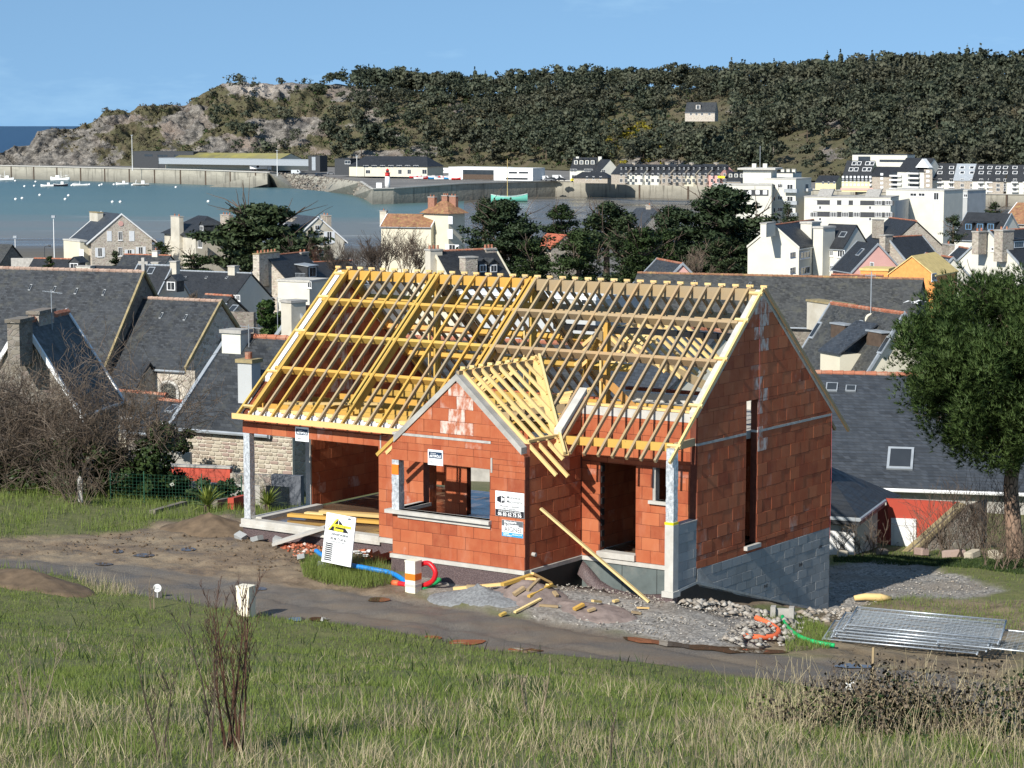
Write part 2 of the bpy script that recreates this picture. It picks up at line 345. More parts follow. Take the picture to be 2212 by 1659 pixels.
grav_poly = xy([(840, 1250), (950, 1245), (1130, 1240), (1260, 1235), (1450, 1285), (1510, 1290), (1650, 1330), (1720, 1335), (1640, 1395), (1475, 1392), (1237, 1352), (1071, 1325), (930, 1290)])
grav2_poly = xy([(1770, 1225), (1900, 1214), (2000, 1222), (2100, 1248), (2180, 1275), (2100, 1290), (2000, 1292), (1890, 1302), (1780, 1325)])
def zones(X, Y):
    w = (fbm(X * 1.3, Y * 1.3, 3) - .5) * .9
    f = lambda p, s=.35, k=1.: np.clip((inpoly(X, Y, p) + w * k) / s + .5, 0, 1)
    rd = f(road_poly, .3, .5); md = np.maximum(f(mud_poly, .5), f(mud2_poly, .8, 1.6) * .9); gv = np.maximum(f(grav_poly, .5), f(grav2_poly, .4))
    lx, ly = to_house(X, Y)
    yard = ((lx > -14.5) & (lx < .3) & (ly > -1.5) & (ly < 8)).astype(float)
    return rd, np.maximum(md, yard), gv
def grass_amount(X, Y):
    rd, md, gv = zones(X, Y); g = 1 - np.maximum(np.maximum(rd, md), gv)
    return g
PD = [(311, 1198, 24, 3.5), (406, 1185, 15, 4), (255, 1190, 12, 4), (225, 1217, 20, 3), (934, 1376, 20, 5), (1010, 1386, 38, 6), (1131, 1404, 38, 6), (820, 1293, 26, 5), (560, 1270, 16, 3), (690, 1336, 20, 4.5), (640, 1336, 16, 4), (2180, 1497, 40, 6), (1840, 1437, 40, 5)]
PDP = []
for i, (x, y, rx, ry) in enumerate(PD):
    PDP.append([ground_pt(x + rx * f * math.cos(a), y + ry * f * math.sin(a)) for a, f in ((2 * math.pi * j / 40, 1 + .55 * (float(vnoise(math.cos(2 * math.pi * j / 40) * 1.6 + i * 7, math.sin(2 * math.pi * j / 40) * 1.6, 31)) - .5)) for j in range(40))])
PDP.append(gpts([(1345, 1374), (1372, 1375), (1400, 1380), (1450, 1384), (1490, 1391), (1520, 1391), (1565, 1397), (1600, 1396), (1650, 1402), (1690, 1403), (1705, 1408), (1660, 1411), (1620, 1408), (1575, 1410), (1540, 1403), (1500, 1402), (1470, 1396), (1440, 1395), (1410, 1388), (1380, 1387), (1350, 1380)]))
# ------------------------------------------------------------------ ground sheet
def mat_ground():
    t = NT('ground_soil'); v = t.coord('World')
    rd, md, gv = t.attr('road'), t.attr('mud'), t.attr('gravel')
    fine = t.noise(28, 4, v); mid = t.noise(2.2, 5, v); big = t.noise(.5, 4, v)
    grass = t.mix(mid, (.075, .095, .028), (.15, .14, .055))
    mud = t.mix(t.ramp(mid, [(.3, 0.), (.7, 1.)]), (.125, .090, .058), (.27, .20, .130)); mud = t.mix(t.ramp(t.noise(.9, 5, t.coord('World', (.5, 1.1, 1))), [(.45, 0.), (.65, .75)]), mud, (.31, .245, .160)); mud = t.mix(t.math('MULTIPLY', fine, .5), mud, (.075, .053, .034))
    st = t.vor(16, v, 'Color'); stone = t.mix(t.ramp(st, [(.15, 0.), (.9, 1.)]), (.13, .122, .110), (.36, .34, .305))
    grav = t.mix(t.ramp(big, [(.4, 0.), (.6, .6)]), stone, (.20, .165, .128))
    asph = t.mix(t.ramp(t.noise(60, 2, v), [(.4, 0.), (.75, 1.)]), (.075, .066, .056), (.21, .188, .160))
    rdm = t.mix(t.ramp(t.noise(.8, 5, t.coord('World', (.6, 1.2, 1))), [(.42, 0.), (.62, .75)]), asph, (.165, .130, .092))
    town = t.mix(mid, (.11, .105, .095), (.22, .20, .17))
    sand = t.mix(t.noise(.05, 5, t.coord('World', (.4, 2, 1))), (.10, .088, .068), (.155, .138, .11))
    yy = t.node('ShaderNodeSeparateXYZ'); t.l.new(v, yy.inputs[0])
    c = t.mix(md, grass, mud); c = t.mix(gv, c, grav); c = t.mix(rd, c, rdm)
    c = t.mix(t.ramp(t.math('DIVIDE', yy.outputs['Y'], 1000.), [(.085, 0.), (.1, 1.)]), c, town)
    c = t.mix(t.ramp(t.math('DIVIDE', yy.outputs['Y'], 1000.), [(.50, 0.), (.515, 1.)]), c, sand)
    wet = t.ramp(t.math('DIVIDE', yy.outputs['Y'], 1000.), [(.56, 0.), (.64, 1.)])
    ro = t.mix(rd, t.mix(md, .95, t.ramp(mid, [(.35, .45), (.6, .95)])), t.ramp(t.noise(.8, 4, v), [(.4, .5), (.6, .9)]))
    ro = t.mix(wet, ro, t.ramp(t.noise(.03, 4, t.coord('World', (.5, 2, 1))), [(.4, .12), (.6, .4)]))
    t.col(c, ro, .35)
    h = t.math('ADD', t.math('MULTIPLY', fine, .4), t.math('MULTIPLY', t.math('ADD', t.math('MULTIPLY', mid, 3.), t.math('MULTIPLY', st, .5)), t.math('SUBTRACT', 1., rd)))
    t.bump(h, .5, .06)
mat_ground()
rows = np.concatenate([np.arange(14, 44, .5), np.arange(44, 70, .17), np.geomspace(70, 1100, 90), np.geomspace(1150, 21800, 26)])
cols = np.concatenate([np.linspace(-.62, -.26, 10), np.linspace(-.25, .25, 190), np.linspace(.26, .62, 10)])
GY, GA = np.meshgrid(rows, cols, indexing='ij'); GX = GA * np.maximum(GY, 30)
rd, md, gv = zones(GX, GY)
GZ = zrel(GX, GY)
near = np.clip((80 - GY) / 10, 0, 1)
GZ += near * (md * (fbm(GX * 2.2, GY * 2.2, 11) - .5) * .16 + (1 - np.maximum(rd, md)) * (fbm(GX * .9, GY * .9, 12) - .5) * .22 + gv * (fbm(GX * 5, GY * 5, 13) - .5) * .10)
rut = np.abs(((to_house(GX, GY)[1] + .6 * (fbm(GX * .25, GY * .25, 17) - .5)) % 1.7) - .85); GZ -= near * np.maximum(md, rd) * np.clip(.22 - rut, 0, .22) * .35
for pl_ in PDP:
    pc_ = sum(pl_, Vector()) / len(pl_); nearby = (np.abs(GX - pc_.x) < 3) & (np.abs(GY - pc_.y) < 4)
    if nearby.any():
        dd_ = np.clip(inpoly(GX[nearby], GY[nearby], [(q.x, q.y) for q in pl_]) / .25 + .9, 0, 1); GZ[nearby] = GZ[nearby] * (1 - dd_) + (zrel(GX[nearby], GY[nearby]) - .035) * dd_
lx_, ly_ = to_house(GX, GY); GZ -= near * ((lx_ > -13.5) & (lx_ < -.1) & (ly_ > -.6) & (ly_ < 7)) * 0.9
nr, nc = GX.shape; idx = np.arange(nr * nc).reshape(nr, nc)
gfaces = np.stack([idx[:-1, :-1], idx[:-1, 1:], idx[1:, 1:], idx[1:, :-1]], -1).reshape(-1, 4)
gme = npmesh('ground', np.stack([GX, GY, GZ + CAMZ], -1).reshape(-1, 3), gfaces, 'ground_soil', [('road', 'POINT', rd.ravel()), ('mud', 'POINT', md.ravel()), ('gravel', 'POINT', gv.ravel())], True)
link('ground', gme, kind='structure')
# ------------------------------------------------------------------ sea
def mat_sea():
    t = NT('sea_water'); v = t.coord('World'); yy = t.node('ShaderNodeSeparateXYZ'); t.l.new(v, yy.inputs[0])
    k = t.math('DIVIDE', yy.outputs['Y'], 2000., True)
    k = t.math('ADD', k, t.math('MULTIPLY', t.math('SUBTRACT', t.noise(.012, 4, t.coord('World', (.35, 1.5, 1))), .5), .16))
    c = t.ramp(k, [(.30, (.17, .155, .125)), (.385, (.165, .17, .15)), (.44, (.105, .165, .155)), (.62, (.072, .140, .148)), (.85, (.018, .075, .13)), (1., (.006, .035, .085))])
    foam = t.math('MULTIPLY', t.ramp(t.noise(.045, 3, t.coord('World', (.25, 2.2, 1)), .6), [(.66, 0.), (.69, .55)]), t.ramp(t.math('DIVIDE', yy.outputs['Y'], 1000.), [(.84, 1.), (.95, 0.)]))
    c = t.mix(foam, c, (.55, .55, .52))
    t.col(c, .34, .2)
    w = t.math('ADD', t.noise(.22, 4, t.coord('World', (.6, 1.6, 1))), t.math('MULTIPLY', t.noise(1.1, 3, v), .35)); t.bump(w, .5, .9)
mat_sea()
yr = np.concatenate([np.linspace(560, 1600, 30), np.geomspace(1700, 22000, 14)]); ar = np.linspace(-.7, .7, 12)
SY, SA = np.meshgrid(yr, ar, indexing='ij'); n2 = SY.shape[1]; ii = np.arange(SY.size).reshape(SY.shape)
link('sea', npmesh('sea', np.stack([SA * SY, SY, SY * 0], -1).reshape(-1, 3), np.stack([ii[:-1, :-1], ii[:-1, 1:], ii[1:, 1:], ii[1:, :-1]], -1).reshape(-1, 4), 'sea_water', None, True), kind='structure')
# ------------------------------------------------------------------ the house under construction
house = thing('unfinished_house', 'unfinished red terracotta block house with bare yellow roof timbers', 'house', HN, HA)
def clip_poly(poly, a, b, c):
    out = []
    for i in range(len(poly)):
        p, q = poly[i], poly[(i + 1) % len(poly)]; dp = a * p[0] + b * p[1] - c; dq = a * q[0] + b * q[1] - c
        if dp <= 0: out.append(p)
        if (dp < 0 < dq) or (dq < 0 < dp):
            k = dp / (dp - dq); out.append((p[0] + (q[0] - p[0]) * k, p[1] + (q[1] - p[1]) * k))
    return out
def area(p): return abs(sum(p[i][0] * p[(i + 1) % len(p)][1] - p[(i + 1) % len(p)][0] * p[i][1] for i in range(len(p)))) / 2
def soft_box(name, bev=.025):
    bm = bmesh.new(); bmesh.ops.create_cube(bm, size=1); bmesh.ops.bevel(bm, geom=bm.edges[:], offset=bev, segments=1, affect='EDGES'); me = bpy.data.meshes.new(name); bm.to_mesh(me); bm.free(); return me
BRICK_ME = soft_box('brick'); BRICK_ME.materials.append(MATS['terracotta'])
BRICKP_ME = soft_box('brick'); BRICKP_ME.materials.append(MATS['terracotta_pale'])
BLOCK_ME = soft_box('concrete_block'); BLOCK_ME.materials.append(MATS['grey_block'])
budget = {'brick': 320, 'concrete_block': 180}
def masonry(name, axis, lo, hi, u0, u1, z0, z1, openings=(), tops=(), bl=.5, bh=.314, kind='brick', core='joint_red', off=0., label=None, parent=None, pale=None):
    """a wall of single blocks over a recessed joint core; wall frame: X along the wall, Y its depth, Z up"""
    th = hi - lo; cm = MB(); rest = MB(); todo = []
    n = int(math.ceil((z1 - z0) / bh - 1e-6))
    def spans(za, zb):
        cuts = [(a, b) for a, b, c, d in openings if c < zb - .02 and d > za + .02]; s = [(u0, u1)]
        for a, b in cuts:
            s = [q for x, y in s for q in ((x, min(y, a)), (max(x, b), y)) if q[1] - q[0] > .01]
        return s
    for k in range(n):
        zs = sorted({z0 + k * bh, min(z1, z0 + (k + 1) * bh)} | {q for o in openings for q in o[2:] if z0 + k * bh + .015 < q < z0 + (k + 1) * bh - .015})
        for za, zb in zip(zs[:-1], zs[1:]):
            for a, b in spans(za, zb):
                poly = [(a, za), (b, za), (b, zb), (a, zb)]
                for h in tops: poly = clip_poly(poly, *h)
                if len(poly) > 2 and area(poly) > 1e-4: cm.prism([(x, .007, z) for x, z in poly], (0, th - .014, 0))
                x = a - ((off + (k % 2) * .5 * bl + (a - u0)) % bl if True else 0)
                while x < b:
                    xa, xb = max(x, a), min(x + bl, b); x += bl
                    if xb - xa < .05: continue
                    g = .004
                    poly = [(xa + g, za + g), (xb - g, za + g), (xb - g, zb - g), (xa + g, zb - g)]
                    full = True
                    for h in tops:
                        if any(h[0] * p[0] + h[1] * p[1] > h[2] for p in poly): full = False
                    if not full:
                        for h in tops: poly = clip_poly(poly, *h)
                    if len(poly) < 3 or area(poly) < .004: continue
                    todo.append((poly, full))
    w = cm.obj(name, core, parent or house)
    if axis == 'x': w.location = (0, lo, 0)
    else: w.location = (hi, 0, 0); w.rotation_euler = (0, 0, math.pi / 2)
    if label: w['label'] = label
    me0, mt = (BRICK_ME, 'terracotta') if kind == 'brick' else (BLOCK_ME, 'grey_block')
    for poly, full in todo:
        jit = rng.uniform(-.004, .004); cu_ = sum(p[0] for p in poly) / len(poly); isp = pale is not None and abs(cu_ - pale[0]) < pale[1] and sum(p[1] for p in poly) / len(poly) > pale[2] and rng.random() < .8
        if budget[kind] > 0:
            budget[kind] -= 1
            if full:
                o = link(kind, BRICKP_ME if isp else me0, w); o.location = ((poly[0][0] + poly[1][0]) / 2, th / 2 + jit, (poly[0][1] + poly[2][1]) / 2); o.scale = (poly[1][0] - poly[0][0], th, poly[2][1] - poly[1][1])
            else: MB().prism([(x, jit, z) for x, z in poly], (0, th, 0)).obj(kind, 'terracotta_pale' if isp else mt, w)
        else:
            rest.cur = rng.random(); rest.m = 1 if isp else 0; rest.prism([(x, jit, z) for x, z in poly], (0, th, 0))
    if rest.v: rest.obj(kind + '_courses', [mt, 'terracotta_pale'], w, kind='stuff')
    return w
RY, RZ, SL = 3.17, 6.65, .86                       # ridge position, ridge height, slope of the roof
def zr(y): return RZ - SL * abs(y - RY)
gt = [(-SL, 1, RZ - SL * RY - .22), (SL, 1, RZ + SL * RY - .22)]
BXC, BZ = -5.31, 4.64                               # front gable: centre, apex
bt = [(-SL, 1, BZ - SL * BXC - .16), (SL, 1, BZ + SL * BXC - .16)]
masonry('front_gable_wall', 'x', -2.49, -2.29, -7.32, -3.3, 0, 4.6, [(-7.33, -4.34, 1.12, 2.37), (-7.33, -4.28, 2.37, 2.64), (-7.33, -4.3, 3.0, 3.06)], bt, pale=(-5.15, .42, 3.1), label='gabled wall with wide corner window facing the lane')
masonry('entrance_wall', 'x', 0, .2, -3.3, -.2, 0, 3.55, [(-2.76, -1.73, -1, 2.38), (-1.25, -.7, 1.57, 2.4)], label='sunlit entrance wall with doorway and small square window')
masonry('short_side_wall', 'y', -3.5, -3.3, -2.29, 0, 0, 3.05)
masonry('pier_wall', 'x', -.9, -.7, -9.0, -7.32, 0, 2.65)
masonry('gable_wall', 'y', -.2, 0, 0, 7.05, 0, 6.5, [(2.4, 2.98, .2, 3.84), (-.1, 7.2, 3.0, 3.06)], gt, pale=(3.2, .26, 2.2), label='tall gable wall with narrow slit window')
budget['brick'] = 0
masonry('bay_side_wall', 'y', -7.32, -7.12, -2.29, -.9, 0, 3.0, [(-2.3, -1.2, 1.12, 2.37)])
masonry('far_gable_wall', 'y', -13.65, -13.45, -.9, 7.05, 0, 6.5, [(-.95, 1.75, -1, 2.4)], gt, pale=(3.1, .3, 3))
masonry('rear_wall', 'x', 6.85, 7.05, -13.45, -.2, 0, 3.0, [(-12.2, -10.4, -1, 2.2), (-9.6, -6.2, -1, 2.2)])
masonry('partition_wall', 'x', 3.0, 3.2, -9.75, -9.0, 0, 2.7)
masonry('added_hall_wall', 'x', 4.6, 4.8, -3.3, -.2, 0, 2.84)  # wall added behind the doorway to keep the interior dark
masonry('hall_side_wall', 'y', -3.5, -3.3, .2, 6.85, 0, 2.84)
masonry('lintel_course', 'x', -.9, -.7, -13.65, -8.9, 2.66, 2.84)
# concrete blocks of the basement under the gable
masonry('basement_wall', 'y', -.2, 0, 0, 7.05, -2.7, 0, bl=.5, bh=.225, kind='concrete_block', core='mortar', label='grey concrete block basement wall')
masonry('porch_parapet', 'y', -.2, 0, -.9, 0, -.38, 1.19, bl=.5, bh=.225, kind='concrete_block', core='mortar')
for (y, z) in ((3.4, -1.0), (5.3, -.75), (6.4, -.45)):                   # stencilled marks on three blocks
    t_ = text_mesh('B40', .13, 'black_print', 'block_stencil', house, Matrix.Translation((.006, y, z)) @ Matrix.Rotation(math.pi / 2, 4, 'Z') @ Matrix.Rotation(math.pi / 2, 4, 'X'))
plain('brick_string', (.45, .10, .10), .7, .1)
# bands, copings, sills
def hb(name, mat, *b, parent=house): return MB().box(*b).obj(name, mat, parent)
hb('concrete_band', 'concrete_band', -.19, .006, 0, 2.4, 3.0, 3.06); hb('concrete_band', 'concrete_band', -.19, .006, 2.98, 7.05, 3.0, 3.06)
hb('concrete_band', 'concrete_band', -7.3, -4.3, -2.5, -2.3, 3.0, 3.06)
hb('wall_plate', 'concrete_light', -3.3, -.2, -.004, .204, 3.55, 3.76)
hb('slit_jamb', 'joint_red', -.195, -.005, 2.985, 3.0, .2, 3.84)
for a, b, nm in ((-.02, RY, 1), (7.07, RY, 1)):                            # sloping concrete coping of the gables
    for x0, x1 in ((-.22, .0), (-13.65, -13.43)):
        m = MB(); m.prism([(x0, a, zr(a) - .22), (x0, b, zr(b) - .22), (x0, b, zr(b) - .09), (x0, a, zr(a) - .09)], (x1 - x0, 0, 0)); m.obj('gable_coping', 'concrete_light' if x0 > -1 else 'insulation', house)
for sgn in (-1, 1):
    m = MB(); xe = BXC + sgn * 1.93
    m.prism([(BXC, -2.53, BZ - .17), (xe, -2.53, BZ - .17 - SL * 1.93), (xe, -2.53, BZ - SL * 1.93 + .0), (BXC, -2.53, BZ)], (0, .27, 0)); m.obj('gable_coping', 'concrete', house)
m = MB(); m.prism([(-3.5, -.95, 3.1), (-3.5, .2, 4.05), (-3.5, .2, 4.17), (-3.5, -.95, 3.24)], (.22, 0, 0)); m.obj('gable_coping', 'concrete_light', house)
masonry('upper_side_wall', 'y', -3.49, -3.31, -.9, .0, 3.06, 4.0, (), [(-SL, 1, 3.86)])
hb('window_sill', 'concrete_light', -7.47, -4.28, -2.62, -2.27, 1.03, 1.12); hb('sill_apron', 'concrete_light', -7.12, -4.3, -2.53, -2.48, .93, 1.03); hb('window_sill', 'concrete_light', -7.47, -7.1, -2.27, -1.15, 1.03, 1.12)
hb('window_sill', 'concrete_light', -1.33, -.64, -.08, .2, 1.49, 1.57); hb('window_sill', 'concrete_light', -.2, .1, 2.34, 3.06, .1, .2)
hb('door_sill', 'concrete_light', -2.8, -1.7, -.1, .2, .02, .17); hb('window_jamb', 'concrete', -1.25, -1.17, .01, .19, 1.57, 2.4)
m = MB()
for k in range(8): m.box(-2.76, -2.72, .03, .15, .25 + k * .27, .40 + k * .27)
m.obj('door_jamb_blocks', 'tar', house, kind='stuff')
# plinth, membranes, floor slabs
hb('plinth', 'concrete_light', -13.7, -8.95, -.97, -.7, -.13, .02); hb('plinth', 'concrete_light', -13.7, -13.42, -.7, 1.9, -.13, .02); hb('plinth', 'concrete_light', -7.36, -3.28, -2.55, -2.28, -.1, -.003); hb('plinth', 'concrete_light', -3.31, -.2, -.06, .1, -.1, -.003); hb('plinth', 'concrete', -3.31, -3.24, -2.3, -.06, -.1, -.003); hb('plinth', 'concrete_light', -8.96, -7.34, -.96, -.8, -.13, -.003)
hb('inner_plinth', 'concrete_light', -13.42, -13.2, -.7, 1.9, -.04, .06); hb('plinth_ledge', 'concrete_light', -13.72, -8.9, -1.0, -.95, -.2, -.13)
hb('drain_membrane', 'drain_membrane', -13.66, -7.34, -.93, -.85, -1.2, -.13); hb('drain_membrane', 'drain_membrane', -7.34, -3.3, -2.52, -2.4, -1.2, -.1); hb('basement_board', 'ply_grey', -3.28, -.2, -.02, .06, -1.3, -.1); hb('drain_membrane', 'tar', -3.34, -3.275, -2.4, -.02, -1.2, -.1); hb('drain_membrane', 'drain_membrane', -.22, .02, -1.14, -.86, -1.2, -.48)
for x in (-2.1, -1.1): hb('board_joint', 'tar', x, x + .012, -.026, -.01, -1.3, -.1)
# loose membrane sagging along the entrance
m = MB(); rows_ = 9
prof = [(-3.2, -.12), (-3.0, -.28), (-2.7, -.55), (-2.3, -.72), (-1.8, -.78), (-1.2, -.74), (-.7, -.66), (-.3, -.5)]
vs = []
for x, z in prof: vs += [(x, -.09, z), (x, -.2 - .02 * math.sin(x * 9), z - .12), (x, -.34, z - .30)]
m.add(vs, [(3 * i + j, 3 * i + 3 + j, 3 * i + 4 + j, 3 * i + 1 + j) for i in range(len(prof) - 1) for j in range(2)]); o = m.obj('loose_membrane', 'drain_membrane', house, True); o.modifiers.new('thick', 'SOLIDIFY').thickness = .012
# dark membrane flashing with its metal edge running down the gable
m = MB(); m.prism([(.012, -.9, -1.3), (.012, -.9, -.36), (.012, -.05, -.30), (.012, .1, -.42), (.012, 6.6, -2.2), (.012, 6.6, -2.9)], (.02, 0, 0)); m.obj('drain_membrane', 'tar', house)
m = MB()
for a, b in (((.035, -.9, -.37), (.035, -.05, -.31)), ((.035, -.05, -.31), (.035, 6.6, -2.18))): m.beam(a, b, .02, .06, (0, 0, 1))
m.obj('edge_strip', 'galv', house)
m = MB(); rr = random.Random(3); top = [(.0, -.06, .0), (.0, .2, -.02), (.0, .35, -.25), (.0, .7, -.55)]
poly = [(.03, -.02, -.30), (.03, -.0, .02), (.03, .16, .02)] + [(.03, .2 + i * .32, -.02 - (1 - math.exp(-i * .6)) * .42 - i * .088 + rr.uniform(-.04, .04)) for i in range(19)] + [(.03, 6.3, -2.13)]
m.prism(poly, (.004, 0, 0)); m.obj('render_smear', 'concrete_band', house)
def mat_wetfloor():
    t = NT('wet_floor'); v = t.coord('World'); n = t.noise(.9, 4, v)
    t.col(t.mix(n, (.085, .052, .030), (.17, .12, .08)), t.ramp(n, [(.42, .03), (.6, .35)]), .5); t.bump(t.noise(9, 3, v), .03, .01)
mat_wetfloor()
hb('floor_slab', 'wet_floor', -13.44, -7.1, -.68, 6.84, -.2, -.04); hb('floor_slab', 'wet_floor', -7.1, -3.52, -.69, 6.84, -.2, -.041); hb('floor_slab', 'wet_floor', -3.52, -.22, .02, 6.84, -.2, -.042); hb('floor_slab', 'wet_floor', -7.1, -3.52, -2.27, -.69, -.2, -.043)
hb('ceiling_slab', 'concrete', -3.3, -.2, .2, 6.85, 2.84, 3.02)
hb('ceiling_slab', 'concrete', -6.6, -3.3, 3.2, 7.0, 2.84, 3.02); hb('rear_parapet', 'concrete_light', -6.6, -.22, 6.8, 7.08, 3.02, 3.25)
# lintels and their stickers
for k in range(9):
    x = -13.65 + k * .52; x2 = min(x + .512, -8.94)
    o = link('lintel_tile', BRICK_ME, house); o.location = ((x + x2) / 2, -.81, 2.51); o.scale = (x2 - x, .2, .275)
for k in range(6):
    x = -7.33 + k * .507
    o = link('lintel_tile', BRICK_ME, house); o.location = (x + .25, -2.4, 2.505); o.scale = (.5, .21, .262)
hb('lintel_end', 'concrete', -4.3, -4.25, -2.505, -2.3, 2.3, 2.66); hb('lintel_end', 'concrete', -8.94, -8.9, -.91, -.7, 2.32, 2.66)
hb('corner_patch', 'orange_tape', -7.31, -7.1, -2.515, -2.49, 2.0, 2.25)
def sticker(x, y, z):
    s = MB().box(x - .23, x + .23, y - .012, y, z - .19, z + .19).obj('lintel_sticker', 'white_board', house)
    MB().box(x - .2, x + .2, y - .016, y - .013, z - .02, z + .14).obj('print_panel', 'navy_print', s)
    mt = lambda dx, dz: Matrix.Translation((x + dx, y - .018, z + dz)) @ Matrix.Rotation(math.pi / 2, 4, 'X')
    text_mesh('ARTIPÔLE', .085, 'white_board', 'lettering', s, mt(0, .03), .92, 'CENTER', .002); text_mesh('Artisans', .05, 'white_board', 'lettering', s, mt(-.06, .10), 1, 'CENTER'); text_mesh('support', .05, 'grey_print', 'lettering', s, mt(-.09, -.11), 1, 'CENTER')
sticker(-11.55, -.91, 2.49); sticker(-5.95, -2.505, 2.53)
# posts
def post(x0, x1, y0, y1, z0, z1, mat, nm='post'):
    m = MB(); n = 6
    for k in range(n):
        j = .004 * math.sin(k * 2.3)
        m.box(x0 - j, x1 + j, y0 - j, y1 + j, z0 + (z1 - z0) * k / n, z0 + (z1 - z0) * (k + 1) / n - .001)
    return m.obj(nm, mat, house)
post(-13.62, -13.4, -.92, -.72, .03, 2.37, 'wrapped_steel', 'corner_post'); post(-7.32, -7.1, -2.5, -2.28, 1.12, 2.37, 'wrapped_steel', 'corner_post'); post(-.21, .0, -1.1, -.9, 1.24, 3.06, 'wrapped_steel', 'porch_post')
hb('post_base', 'concrete_light', -.22, .015, -1.12, -.88, -.48, 1.24); hb('post_footing', 'concrete_light', -.27, .05, -1.17, -.83, -.5, -.36); hb('strap', 'yellow_tape', -.225, .012, -1.125, -.885, 1.24, 1.3)
hb('jamb_post', 'concrete', -13.64, -13.46, 1.7, 1.9, 0, 2.4); hb('jamb_post', 'concrete', -8.1, -7.98, 3.2, 3.34, 0, 2.7)
hb('parapet_cap', 'concrete', -.215, .01, -.88, .0, 1.19, 1.22)
m = MB(); m.tube([(-3.3, -2.17, .36), (-3.2, -2.17, .35)], .05, 12); m.obj('waste_pipe', 'concrete', house)
m = MB(); m.tube([(.02, 7.0, 3.05), (.03, 7.02, 1.5), (.02, 7.0, -.3)], .004, 4); m.obj('string_line', 'brick_string', house)
m = MB(); m.tube([(.02, 2.95, 6.1), (.02, 3.02, 4.6), (.02, 3.0, 2.9)], .003, 4); m.obj('string_line', 'brick_string', house)
# ------------------------------------------------------------------ roof timbers
T = {'y': 'timber_treated', 'p': 'timber_pale', 'g': 'timber_grey', 'o': 'timber_orange'}
def tb(nm, p, q, w, h, m='y', up=(0, 0, 1), top=False):
    p = Vector(p); q = Vector(q); c = (p + q) / 2
    return MB().beam(p - c, q - c, w, h, up, top).obj(nm, T[m], house, loc=c)
UPF, UPB = Vector((0, -SL, 1)).normalized(), Vector((0, SL, 1)).normalized()
xs = [-13.58, -13.3] + [-13.3 + .4 * k for k in range(1, 33)] + [-.28, .07]
xs = [-13.62 + i * (13.62 / 34) for i in range(35)]
for i, x in enumerate(xs):
    right = x > -4.2
    ye = -1.32 if right else (-1.24)
    if -8.05 < x < -7.3: ye = -1.24
    if -7.3 < x < -3.1: ye = .96 - abs(x - BXC) + .05 if abs(x - BXC) < 2.6 else -1.24
    mt = 'g' if x > -7 else ('y' if i % 3 == 0 else 'g')
    if i in (0, 1, 34): mt = 'y' if i < 2 else 'p'
    tb('rafter', (x, ye, zr(ye)), (x, RY + .02, zr(RY) - .0), .062, .085, mt, UPF, True)
    yb = 7.95 if x < -7.2 or x > -.5 else RY + (1.9 if x > -3.4 else 1.2)
    tb('rear_rafter', (x + .06, RY - .02, zr(RY)), (x + .06, yb, zr(yb)), .062, .085, 'g', UPB, True)
    m = MB().box(-.09, .09, -.03, .03, -.03, .03); o = m.obj('rafter_cap', 'timber_pale', house, loc=(x + .03, RY, RZ - .005)); o.rotation_euler = (0, 0, .3 * (i % 2))
tb('ridge_beam', (-13.45, RY, 6.44), (-6.9, RY, 6.44), .09, .26, 'y'); tb('ridge_beam', (-6.9, RY, 6.42), (-.2, RY, 6.42), .1, .30, 'g')
for y in (2.31, 1.29, .29):
    z = zr(y) - .085 - .09
    tb('purlin', (-13.45, y, z), (-6.95, y, z), .1, .20, 'y', UPF); 
    if y > .5: tb('purlin', (-6.95, y, z), (-.2, y, z), .1, .22, 'g', UPF)
for y in (4.02, 5.05, 6.05):
    z = zr(y) - .085 - .09
    tb('rear_purlin', (-13.45, y, z), (-10.1, y, z), .1, .20, 'y' if y != 5.05 else 'o', UPB); tb('rear_purlin', (-10.05, y, z), (-6.95, y, z), .1, .2, 'y', UPB)
    if y < 4.5: tb('rear_purlin', (-6.9, y, z), (-.2, y, z), .1, .22, 'g', UPB)
    else: tb('rear_purlin', (-6.9, y, z), (-5.6, y, z), .1, .2, 'y', UPB)
tb('rear_purlin', (-1.5, 5.2, zr(5.2) - .18), (-.2, 5.2, zr(5.2) - .18), .1, .2, 'p', UPB)
tb('steel_beam', (-7.2, 4.6, zr(4.6) + .02 - .25), (-.2, 4.6, zr(4.6) + .02 - .25), .12, .16).data.materials[0] = MATS['black_steel']
# wall plates and fascia at the eaves
tb('fascia_board', (-13.7, -1.27, 2.865), (-8.0, -1.27, 2.865), .03, .15, 'p'); tb('wall_plate_timber', (-13.4, -.78, 3.03), (-8.05, -.78, 3.03), .12, .1, 'p')
hb('eave_insulation', 'insulation', -13.45, -8.05, -.9, -.86, 2.845, 2.97)
for k in range(13): hb('eave_block', 'insulation', -13.4 + k * .4, -13.12 + k * .4, -.86, -.80, 2.86, 3.0)
tb('porch_beam', (-3.2, -.86, 3.0), (-.15, -.86, 3.06), .08, .2, 'y'); tb('porch_tie', (-.1, -.86, 3.08), (-.1, .02, 3.1), .08, .18, 'g')
tb('bay_plate', (-3.42, -2.25, 3.1), (-3.42, -.1, 3.1), .14, .07, 'p'); tb('bay_plate', (-7.2, -2.25, 3.1), (-7.2, -.9, 3.1), .14, .07, 'p'); tb('plate_timber', (-3.2, .1, 3.8), (-.25, .1, 3.8), .12, .06, 'p')
for y, nm in ((RY - .15, 1), (2.31, 1), (1.29, 1), (.1, 1), (-.9, 1)):
    tb('verge_noggin', (-.3, y, zr(y) - .05), (.07, y, zr(y) - .05), .07, .07, 'p', UPF)
    tb('verge_noggin', (-13.6, y, zr(y) - .05), (-13.25, y, zr(y) - .05), .07, .07, 'p', UPF)

